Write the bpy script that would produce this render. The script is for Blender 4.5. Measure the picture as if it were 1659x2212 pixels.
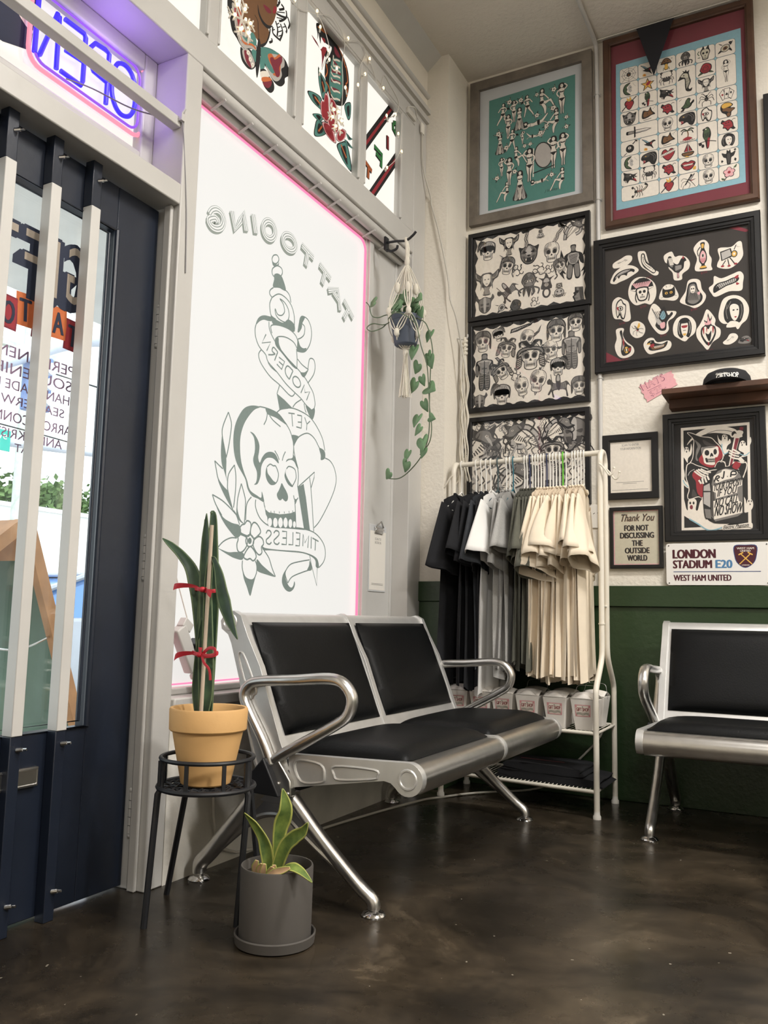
import bpy, bmesh, math, random
from mathutils import Vector, Matrix, Euler
random.seed(7)
for _o in list(bpy.data.objects): bpy.data.objects.remove(_o, do_unlink=True)
SC = bpy.context.scene
COL = SC.collection
PI = math.pi
# ---------------------------------------------------------------- camera
_yaw, _pitch, _roll, _fpx = math.radians(27.86758), math.radians(7.13881), math.radians(1.20801), 1821.03
cam_d = bpy.data.cameras.new('camera'); cam = bpy.data.objects.new('camera', cam_d); COL.objects.link(cam)
_f = Vector((-math.sin(_yaw)*math.cos(_pitch), math.cos(_yaw)*math.cos(_pitch), math.sin(_pitch)))
_r0 = Vector((math.cos(_yaw), math.sin(_yaw), 0)); _u0 = _r0.cross(_f)
_r = _r0*math.cos(_roll)+_u0*math.sin(_roll); _u = -_r0*math.sin(_roll)+_u0*math.cos(_roll)
cam.matrix_world = Matrix(((_r.x,_u.x,-_f.x,0),(_r.y,_u.y,-_f.y,0),(_r.z,_u.z,-_f.z,0.81),(0,0,0,1)))
cam_d.sensor_fit = 'VERTICAL'; cam_d.sensor_height = 24.0; cam_d.lens = 24.0*_fpx/2212.0
cam_d.clip_start = 0.02; cam_d.clip_end = 300
SC.camera = cam
# ---------------------------------------------------------------- view, world, sun, lamps
SC.view_settings.view_transform = 'Standard'; SC.view_settings.look = 'None'
SC.view_settings.exposure = 0.0; SC.view_settings.gamma = 1.0; SC.view_settings.use_curve_mapping = False
try:
    SC.cycles.use_denoising = True; SC.cycles.max_bounces = 8; SC.cycles.transparent_max_bounces = 16
    SC.cycles.sample_clamp_indirect = 6.0; SC.cycles.caustics_reflective = False; SC.cycles.caustics_refractive = False
except Exception: pass
W = bpy.data.worlds.new('sky'); SC.world = W; W.use_nodes = True
_n = W.node_tree.nodes; _l = W.node_tree.links
_bg = _n['Background']; _bg.inputs[0].default_value = (0.90, 0.96, 1.0, 1); _bg.inputs[1].default_value = 2.2
def add_sun(direction, energy, color):
    d = bpy.data.lights.new('sun', 'SUN'); d.energy = energy; d.angle = 0.02; d.color = color
    o = bpy.data.objects.new('sun', d); COL.objects.link(o)
    o.rotation_euler = Vector(direction).to_track_quat('-Z', 'Y').to_euler(); o.location = (-5, 0, 12)
def add_area(name, loc, size, power, color, direction=(0,0,-1)):
    d = bpy.data.lights.new(name, 'AREA'); d.shape = 'RECTANGLE'; d.size, d.size_y = size; d.energy = power; d.color = color
    o = bpy.data.objects.new(name, d); COL.objects.link(o); o.location = loc
    o.rotation_euler = Vector(direction).to_track_quat('-Z', 'Y').to_euler()
add_sun((-0.45, 0.35, -0.82), 3.0, (1.0, 0.97, 0.92))
add_area('ceiling_lamp', (0.8, 2.3, 3.72), (1.2, 0.3), 105, (1.0, 0.965, 0.92))
add_area('ceiling_lamp', (0.7, -0.9, 3.72), (1.2, 0.3), 75, (1.0, 0.965, 0.92))
add_area('ceiling_lamp', (3.3, 0.8, 3.72), (1.2, 0.3), 165, (1.0, 0.965, 0.92))
add_area('ceiling_fill', (0.9, 1.4, 3.3), (1.2, 0.3), 15, (1.0, 0.97, 0.94), (0,0,1))  # unseen pair of upward fill lights, added to brighten the ceiling
add_area('ceiling_fill', (2.4, 0.8, 3.3), (1.2, 0.3), 15, (1.0, 0.97, 0.94), (0,0,1))
FILM_GLOW = 0.80
# ---------------------------------------------------------------- materials
MATS = {}
def mat(name, col, rough=0.55, metal=0.0, var=0.08, vscale=6.0, bump=0.0, bscale=60.0, spec=0.5, emit=None, estr=0.0, aniso=None, dark=None, coat=0.0):
    """procedural principled material: two-tone noise in the colour, optional fine bump"""
    if name in MATS: return MATS[name]
    m = bpy.data.materials.new(name); m.use_nodes = True
    nt = m.node_tree; N, L = nt.nodes, nt.links; b = N['Principled BSDF']
    b.inputs['Roughness'].default_value = rough; b.inputs['Metallic'].default_value = metal
    b.inputs['Specular IOR Level'].default_value = spec
    if coat: b.inputs['Coat Weight'].default_value = coat
    tc = N.new('ShaderNodeTexCoord')
    if var > 0:
        nz = N.new('ShaderNodeTexNoise'); nz.inputs['Scale'].default_value = vscale; nz.inputs['Detail'].default_value = 6
        L.new(tc.outputs['Object'], nz.inputs['Vector'])
        rp = N.new('ShaderNodeValToRGB'); rp.color_ramp.elements[0].position = 0.3; rp.color_ramp.elements[1].position = 0.7
        d = dark if dark else tuple(c*(1-var) for c in col)
        rp.color_ramp.elements[0].color = (*d, 1); rp.color_ramp.elements[1].color = (*[min(1, c*(1+var*0.5)) for c in col], 1)
        L.new(nz.outputs['Fac'], rp.inputs['Fac']); L.new(rp.outputs['Color'], b.inputs['Base Color'])
    else:
        b.inputs['Base Color'].default_value = (*col, 1)
    if bump > 0:
        n2 = N.new('ShaderNodeTexNoise'); n2.inputs['Scale'].default_value = bscale; n2.inputs['Detail'].default_value = 4
        L.new(tc.outputs['Object'], n2.inputs['Vector'])
        bp = N.new('ShaderNodeBump'); bp.inputs['Strength'].default_value = bump; bp.inputs['Distance'].default_value = 0.01
        L.new(n2.outputs['Fac'], bp.inputs['Height']); L.new(bp.outputs['Normal'], b.inputs['Normal'])
    if emit:
        b.inputs['Emission Color'].default_value = (*emit, 1); b.inputs['Emission Strength'].default_value = estr
    MATS[name] = m; return m
def ink(name, col, rough=0.7):
    """flat printed colour with a faint paper tooth"""
    return mat(name, col, rough, var=0.05, vscale=90)
def glass_mat(name, tint=(1,1,1), gloss=0.05, rough=0.02, ior=1.45):
    if name in MATS: return MATS[name]
    m = bpy.data.materials.new(name); m.use_nodes = True; nt = m.node_tree; N, L = nt.nodes, nt.links
    N.clear(); o = N.new('ShaderNodeOutputMaterial'); t = N.new('ShaderNodeBsdfTransparent'); g = N.new('ShaderNodeBsdfGlossy')
    t.inputs[0].default_value = (*tint, 1); g.inputs['Roughness'].default_value = rough
    lw = N.new('ShaderNodeLayerWeight'); lw.inputs[0].default_value = 0.5
    pw = N.new('ShaderNodeMath'); pw.operation = 'POWER'; L.new(lw.outputs['Facing'], pw.inputs[0]); pw.inputs[1].default_value = 4.0
    fr = N.new('ShaderNodeMath'); fr.operation = 'MULTIPLY_ADD'; L.new(pw.outputs[0], fr.inputs[0]); fr.inputs[1].default_value = 0.7; fr.inputs[2].default_value = gloss
    mx = N.new('ShaderNodeMixShader'); L.new(fr.outputs[0], mx.inputs[0]); L.new(t.outputs[0], mx.inputs[1]); L.new(g.outputs[0], mx.inputs[2]); L.new(mx.outputs[0], o.inputs[0])
    MATS[name] = m; return m
def emis(name, col, strength):
    if name in MATS: return MATS[name]
    m = bpy.data.materials.new(name); m.use_nodes = True; N = m.node_tree.nodes; b = N['Principled BSDF']
    b.inputs['Base Color'].default_value = (*[min(1, c*0.12) for c in col], 1); b.inputs['Roughness'].default_value = 0.35
    b.inputs['Emission Color'].default_value = (*col, 1); b.inputs['Emission Strength'].default_value = strength
    MATS[name] = m; return m
def srgb(r, g, b):
    f = lambda c: c/12.92 if c <= 0.04045 else ((c+0.055)/1.055)**2.4
    return (f(r/255), f(g/255), f(b/255))
# ---------------------------------------------------------------- mesh helpers
class MB:
    """collects shapes into one mesh; k = material slot"""
    def __init__(s): s.bm = bmesh.new(); s.sm = []
    def face(s, vs, k=0, smooth=False):
        try: f = s.bm.faces.new(vs)
        except ValueError: return None
        f.material_index = k; f.smooth = smooth; return f
    def v(s, p): return s.bm.verts.new(p)
    def box(s, a, b, k=0, M=None):
        x0,y0,z0 = a; x1,y1,z1 = b
        P = [Vector(p) for p in ((x0,y0,z0),(x1,y0,z0),(x1,y1,z0),(x0,y1,z0),(x0,y0,z1),(x1,y0,z1),(x1,y1,z1),(x0,y1,z1))]
        if M: P = [M @ p for p in P]
        V = [s.v(p) for p in P]
        for f in ((3,2,1,0),(4,5,6,7),(0,1,5,4),(1,2,6,5),(2,3,7,6),(3,0,4,7)): s.face([V[i] for i in f], k)
        return s
    def loft(s, rings, k=0, caps=True, closed=True, smooth=True, loop=False):
        R = [[s.v(p) for p in r] for r in rings]; n = len(R[0])
        m = len(R) if loop else len(R)-1
        for i in range(m):
            A, B = R[i], R[(i+1) % len(R)]
            for j in range(n if closed else n-1):
                jj = (j+1) % n; s.face([A[j], A[jj], B[jj], B[j]], k, smooth)
        if caps and closed and not loop:
            s.face(R[0][::-1], k); s.face(R[-1], k)
        return s
    def tube(s, pts, r, seg=10, k=0, closed=False, caps=True, flat=1.0, up=None, rs=None):
        P = [Vector(p) for p in pts]; n = len(P); rings = []; prev = None
        for i in range(n):
            if closed: t = P[(i+1) % n]-P[i-1]
            else: t = P[min(i+1, n-1)]-P[max(i-1, 0)]
            if t.length < 1e-9: t = Vector((0,0,1))
            t.normalize()
            if up is not None: a = Vector(up) - t*t.dot(Vector(up))
            elif prev is None: a = t.cross(Vector((0,0,1)) if abs(t.z) < 0.9 else Vector((1,0,0)))
            else: a = prev - t*t.dot(prev)
            if a.length < 1e-6: a = t.orthogonal()
            a.normalize(); prev = a; b = t.cross(a)
            rr = rs[i] if rs else r
            rings.append([P[i] + a*math.cos(2*PI*j/seg)*rr*flat + b*math.sin(2*PI*j/seg)*rr for j in range(seg)])
        return s.loft(rings, k, caps, loop=closed)
    def cyl(s, p0, p1, r0, r1=None, seg=16, k=0, caps=True):
        r1 = r0 if r1 is None else r1
        return s.tube([p0, p1], r0, seg, k, caps=caps, rs=[r0, r1])
    def lathe(s, prof, c=(0,0,0), seg=40, k=0, caps=False, smooth=True):
        rings = [[Vector((c[0]+r*math.cos(2*PI*j/seg), c[1]+r*math.sin(2*PI*j/seg), c[2]+z)) for j in range(seg)] for r, z in prof]
        return s.loft(rings, k, caps, smooth=smooth)
    def prism(s, poly, fn, d0, d1, k=0, smooth_side=False):
        """poly of (a, b); fn(a, b, d) -> point"""
        A = [s.v(fn(a, b, d0)) for a, b in poly]; B = [s.v(fn(a, b, d1)) for a, b in poly]; n = len(poly)
        s.face(A[::-1], k); s.face(B, k)
        for i in range(n): s.face([A[i], A[(i+1) % n], B[(i+1) % n], B[i]], k, smooth_side)
        return s
    def ball(s, c, r, k=0, seg=14, sc=(1,1,1)):
        rings = []
        for i in range(1, seg//2):
            th = PI*i/(seg//2); rings.append([Vector((c[0]+r*sc[0]*math.sin(th)*math.cos(2*PI*j/seg), c[1]+r*sc[1]*math.sin(th)*math.sin(2*PI*j/seg), c[2]-r*sc[2]*math.cos(th))) for j in range(seg)])
        return s.loft(rings, k)
    def grid(s, fn, nu, nv, k=0, smooth=True):
        V = [[s.v(fn(i/nu, j/nv)) for j in range(nv+1)] for i in range(nu+1)]
        for i in range(nu):
            for j in range(nv): s.face([V[i][j], V[i+1][j], V[i+1][j+1], V[i][j+1]], k, smooth)
        return s
    def build(s, name, mats, parent=None, bevel=0.0, sharp=40, solid=0.0, subsurf=0, fix=True):
        if not isinstance(mats, (list, tuple)): mats = [mats]
        me = bpy.data.meshes.new(name)
        if fix: bmesh.ops.recalc_face_normals(s.bm, faces=s.bm.faces[:])
        s.bm.to_mesh(me); s.bm.free()
        for m in mats: me.materials.append(m)
        if sharp:
            try: me.set_sharp_from_angle(angle=math.radians(sharp))
            except Exception: pass
        o = bpy.data.objects.new(name, me); COL.objects.link(o)
        if parent: attach(o, parent)
        if solid:
            md = o.modifiers.new('thickness', 'SOLIDIFY'); md.thickness = solid; md.offset = 0
        if bevel:
            md = o.modifiers.new('bevel', 'BEVEL'); md.width = bevel; md.segments = 2; md.limit_method = 'ANGLE'; md.angle_limit = math.radians(50)
        if subsurf:
            md = o.modifiers.new('sub', 'SUBSURF'); md.levels = subsurf; md.render_levels = subsurf
        return o
def attach(o, parent):
    """child geometry is written in the same space as the parent's own mesh (world space for things placed where they stand)"""
    o.parent = parent
    root = parent
    if parent.get('_at'):
        o.matrix_parent_inverse = Matrix.Translation(-Vector(parent['_at']))
def tag(o, label, cat, group=None, kind=None):
    o['label'] = label; o['category'] = cat
    if group: o['group'] = group
    if kind: o['kind'] = kind
    return o
def thing(name, label, cat, at=(0,0,0), group=None, rz=0.0, local=False):
    o = bpy.data.objects.new(name, None); COL.objects.link(o); o.location = at; o.rotation_euler = (0,0,rz)
    o.empty_display_size = 0.05
    if not local: o['_at'] = list(at)
    return tag(o, label, cat, group)
def struct(o): o['kind'] = 'structure'; return o
def copy_tree(src, parent=None):
    c = src.copy(); COL.objects.link(c)
    if parent: c.parent = parent
    for ch in [x for x in bpy.data.objects if x.parent == src]: copy_tree(ch, c)
    return c
ORD = ['first','second','third','fourth','fifth','sixth','seventh','eighth','ninth','tenth','eleventh','twelfth']
def smooth(pts, closed=False, n=5):
    """Catmull-Rom through the points"""
    P = [Vector(p) for p in pts]; m = len(P); out = []
    if m < 3: return P
    for i in range(m if closed else m-1):
        p0 = P[(i-1) % m] if closed or i > 0 else P[0]; p1 = P[i]; p2 = P[(i+1) % m]
        p3 = P[(i+2) % m] if closed or i+2 < m else P[-1]
        for j in range(n):
            t = j/n; out.append(0.5*((2*p1)+(p2-p0)*t+(2*p0-5*p1+4*p2-p3)*t*t+(3*p1-p0-3*p2+p3)*t*t*t))
    if not closed: out.append(P[-1])
    return out
# shared materials
WHITE = mat('white_gloss_paint', srgb(200,198,194), 0.35, var=0.06, vscale=4, bump=0.12, bscale=18)
PLASTER = mat('white_textured_plaster', srgb(236,230,218), 0.75, var=0.04, vscale=3, bump=0.35, bscale=55)
CEIL = mat('ceiling_stipple', srgb(226,219,208), 0.85, var=0.04, vscale=3, bump=0.55, bscale=45)
GREEN = mat('dark_green_gloss_paint', srgb(43,63,38), 0.30, var=0.12, vscale=2.5, bump=0.18, bscale=38)
BLACKP = mat('black_frame_lacquer', srgb(18,18,20), 0.38, var=0.2, vscale=12)
STEEL = mat('brushed_steel', (0.66,0.65,0.63), 0.30, 1.0, var=0.08, vscale=25)
SILVER = mat('silver_painted_metal', (0.74,0.74,0.73), 0.38, 0.7, var=0.06, vscale=20)
LEATHER = mat('black_vinyl', (0.004,0.0045,0.005), 0.45, var=0.2, vscale=9, bump=0.08, bscale=180, spec=0.18)
BLKMETAL = mat('black_powder_coat', (0.012,0.013,0.016), 0.45, var=0.2, vscale=20)
CREAM = mat('cream_enamel_tube', srgb(232,226,212), 0.35, var=0.04, vscale=14)
RUBBER = mat('dark_rubber', (0.02,0.02,0.02), 0.6, var=0.1)
CHROME = mat('polished_chrome', (0.7,0.7,0.7), 0.12, 1.0, var=0.03)
PAPER = mat('white_paper', srgb(238,234,226), 0.8, var=0.02, vscale=5)
PICGLASS = glass_mat('picture_glass', gloss=0.04)
# ---------------------------------------------------------------- flat printed / painted artwork
INK = {'k': ink('ink_black', (0.012,0.012,0.013)), 'w': ink('ink_paper', srgb(240,232,220)), 'g': ink('ink_grey', srgb(128,124,120)), 'd': ink('ink_dark_grey', srgb(72,69,67)),
 'l': ink('ink_light_grey', srgb(188,183,178)), 'r': ink('ink_red', srgb(158,46,56)), 'n': ink('ink_green', srgb(74,94,66)), 'y': ink('ink_yellow', srgb(226,178,84)),
 'b': ink('ink_brown', srgb(122,86,56)), 'u': ink('ink_blue', srgb(142,186,200)), 'p': ink('ink_pink', srgb(232,178,182)), 't': ink('ink_teal', srgb(84,140,132)), 'm': ink('ink_maroon', srgb(128,42,58)), 'o': ink('ink_orange', srgb(206,112,62)), 'a': ink('ink_amber_paper', srgb(206,200,180))}
_TXT = {}
def text_tris(body, off=0.0):
    """outline of a word as triangles, unit letter height, starting at x = 0"""
    key = (body, off)
    if key in _TXT: return _TXT[key]
    cu = bpy.data.curves.new('word', 'FONT'); cu.body = body; cu.offset = off; cu.resolution_u = 3
    ob = bpy.data.objects.new('word', cu); COL.objects.link(ob)
    me = bpy.data.meshes.new_from_object(ob.evaluated_get(bpy.context.evaluated_depsgraph_get()))
    me.calc_loop_triangles()
    vs = [(v.co.x, v.co.y) for v in me.vertices]; tr = [tuple(t.vertices) for t in me.loop_triangles]
    bpy.data.objects.remove(ob); bpy.data.curves.remove(cu); bpy.data.meshes.remove(me)
    x0 = min([v[0] for v in vs] or [0]); x1 = max([v[0] for v in vs] or [1])
    y1 = max([v[1] for v in vs] or [1])
    vs = [((x-x0)/0.69, y/0.69) for x, y in vs]
    _TXT[key] = (vs, tr, (x1-x0)/0.69); return _TXT[key]
class Art(MB):
    def __init__(s, origin, U, V, keys, lz=0.00025):
        super().__init__(); s.o = Vector(origin); s.U = Vector(U); s.V = Vector(V); s.N = s.U.cross(s.V); s.keys = list(keys); s.lz = lz
        s.reset(); s.lay = 1; s.n = 0
    def reset(s): s.T = (1,0,0,1,0,0)
    def frame(s, x, y, sx, sy=None, rot=0.0, flip=False):
        sy = sx if sy is None else sy; c, n = math.cos(rot), math.sin(rot); fx = -sx if flip else sx
        s.T = (c*fx, -n*sy, n*fx, c*sy, x, y); return s
    def pt(s, p, lay):
        a,b,c,d,x,y = s.T; u, v = a*p[0]+b*p[1]+x, c*p[0]+d*p[1]+y
        return s.o + s.U*u + s.V*v + s.N*(lay*s.lz)
    def kk(s, k): return s.keys.index(k)
    def poly(s, pts, k, lay=1):
        s.n += 1; lay += (s.n % 16)*0.018
        V = [s.v(s.pt(p, lay)) for p in pts]; s.face(V, s.kk(k))
    def line(s, pts, w, k, lay=1, closed=False, taper=False):
        P = [Vector((p[0], p[1])) for p in pts]; n = len(P); A, B = [], []; s.n += 1; lay += (s.n % 16)*0.018
        for i in range(n):
            t = (P[(i+1) % n]-P[i-1]) if closed else (P[min(i+1,n-1)]-P[max(i-1,0)])
            if t.length < 1e-9: t = Vector((1,0))
            t.normalize(); q = Vector((-t.y, t.x))*(w/2)
            if taper: q = q*(0.25+0.75*math.sin(PI*i/(n-1)))
            A.append(s.v(s.pt(P[i]+q, lay))); B.append(s.v(s.pt(P[i]-q, lay)))
        for i in range(n if closed else n-1):
            j = (i+1) % n; s.face([A[i], A[j], B[j], B[i]], s.kk(k))
    def ell(s, c, rx, ry, k, lay=1, rot=0.0, n=20):
        s.poly(ellpts(c, rx, ry, rot, n), k, lay)
    def word(s, body, x, y, h, k, lay=1, width=None, off=0.0, slant=0.0, align='l', rise=0.0):
        vs, tr, w = text_tris(body, 0.0); sx = (width/w) if width else h
        W_ = w*sx; x0 = x - (W_/2 if align == 'c' else W_ if align == 'r' else 0)
        d = abs(off)*h*1.1                                      # heavier lettering: the word struck three times
        for e, g in (((-d,0),(0,d*0.4),(d,0)) if off > 0 else ((0,0),)):
            lay += 0.12
            V = [s.v(s.pt((x0+e+a*sx+b*h*slant, y+g+b*h+a*sx*rise), lay)) for a, b in vs]
            for t in tr: s.face([V[i] for i in t], s.kk(k))
    def run(s, data, k0='k'):
        """traced shapes: (op, colour, layer, width, [x, y, x, y ...])"""
        for op, k, lay, w, q in data:
            P = [(q[i], q[i+1]) for i in range(0, len(q), 2)]
            if op == 'P': s.poly(smooth2(P, True), k, lay)
            elif op == 'p': s.poly(P, k, lay)
            elif op == 'L': s.line(smooth2(P), w, k, lay)
            elif op == 'l': s.line(P, w, k, lay)
            elif op == 'C': s.line(smooth2(P, True), w, k, lay, closed=True)
    def motif(s, name, only=None):
        for i, ln in enumerate(MOTIF[name].split(';')):
            t = ln.split()
            if not t: continue
            k = t[1]; k = only.get(k, k) if only else k; lay = s.lay + i*0.35
            nums = [[float(c) for c in q.split(',')] for q in t[2:]]
            if t[0] == 'P': s.poly(smooth2(nums, True, 3), k, lay)
            elif t[0] == 'p': s.poly(nums, k, lay)
            elif t[0] == 'E': s.ell(nums[0], nums[1][0], nums[1][1], k, lay, math.radians(nums[2][0]) if len(nums) > 2 else 0, 14)
            elif t[0] == 'L': s.line(smooth2(nums[1:], False, 3), nums[0][0], k, lay)
            elif t[0] == 'l': s.line(nums[1:], nums[0][0], k, lay)
            elif t[0] == 'O': s.line(smooth2(nums[1:], True, 3), nums[0][0], k, lay, closed=True)
            elif t[0] == 'H':                                 # n hatch strokes between two edges
                n = int(nums[0][1]); (ax,ay),(bx,by),(cx,cy),(dx,dy) = nums[1:5]
                for j in range(n):
                    f = j/(n-1); s.line([(ax+(bx-ax)*f, ay+(by-ay)*f), (cx+(dx-cx)*f, cy+(dy-cy)*f)], nums[0][0], k, lay)
def smooth2(pts, closed=False, n=4):
    return [(p.x, p.y) for p in smooth([Vector((a[0], a[1], 0)) for a in pts], closed, n)]
def ellpts(c, rx, ry, rot=0.0, n=24):
    cc, ss = math.cos(rot), math.sin(rot); out = []
    for i in range(n):
        a = 2*PI*i/n; x, y = rx*math.cos(a), ry*math.sin(a); out.append((c[0]+x*cc-y*ss, c[1]+x*ss+y*cc))
    return out
# drawings on a -10..10 square: P smooth area, p straight area, E ellipse, L smooth stroke, l stroke, H hatching
_SK = 'P k -6.8,3 -4.9,7.9 0,9.3 4.9,7.9 6.8,3 5.9,-2 4.5,-4 4.1,-8 0,-9.2 -4.1,-8 -4.5,-4 -5.9,-2;P w -6.3,3 -4.6,7.5 0,8.9 4.6,7.5 6.3,3 5.4,-1.7 4,-3.7 3.6,-7.6 0,-8.7 -3.6,-7.6 -4,-3.7 -5.4,-1.7;P l -6.2,3 -4.5,7.3 -2,8.3 -3.6,4 -3.4,1 -4.4,-1 -5.3,-1.6;P g -6.1,2.6 -5,5.8 -4.4,2 -4.8,-1;H d .28,9 -6,2.6 -2.2,8.2 -4.2,.4 -.8,7;H d .24,6 3,7.6 6,2 4.4,7 5.8,3;P g -4.8,2.6 -2.6,3.2 -.8,1.6 -1,-1 -3.4,-1.6 -4.6,0;P k -4.1,1.6 -2.4,2.4 -1.2,1 -1.5,-.7 -3.2,-1.1 -4.1,-.1;P g 4.8,2.6 2.6,3.2 .8,1.6 1,-1 3.4,-1.6 4.6,0;P k 4.1,1.6 2.4,2.4 1.2,1 1.5,-.7 3.2,-1.1 4.1,-.1;P k 0,-1.2 1,-3 .3,-2.8 0,-3.2 -.3,-2.8 -1,-3;L k .35 -5,3.5 -2.8,3.8 -.8,2.4;L k .35 5,3.5 2.8,3.8 .8,2.4;P l -4.2,-2.4 -2,-3 -2.6,-6.8 -3.4,-7.2;P l 4.2,-2.4 2,-3 2.6,-6.8 3.4,-7.2;l k .3 -3.2,-5.5 3.2,-5.5;H k .25,8 -2.9,-4.3 2.9,-4.3 -2.6,-6.8 2.6,-6.8;L k .25 -1,8.6 -.2,6.6 -1,5.2'
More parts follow.
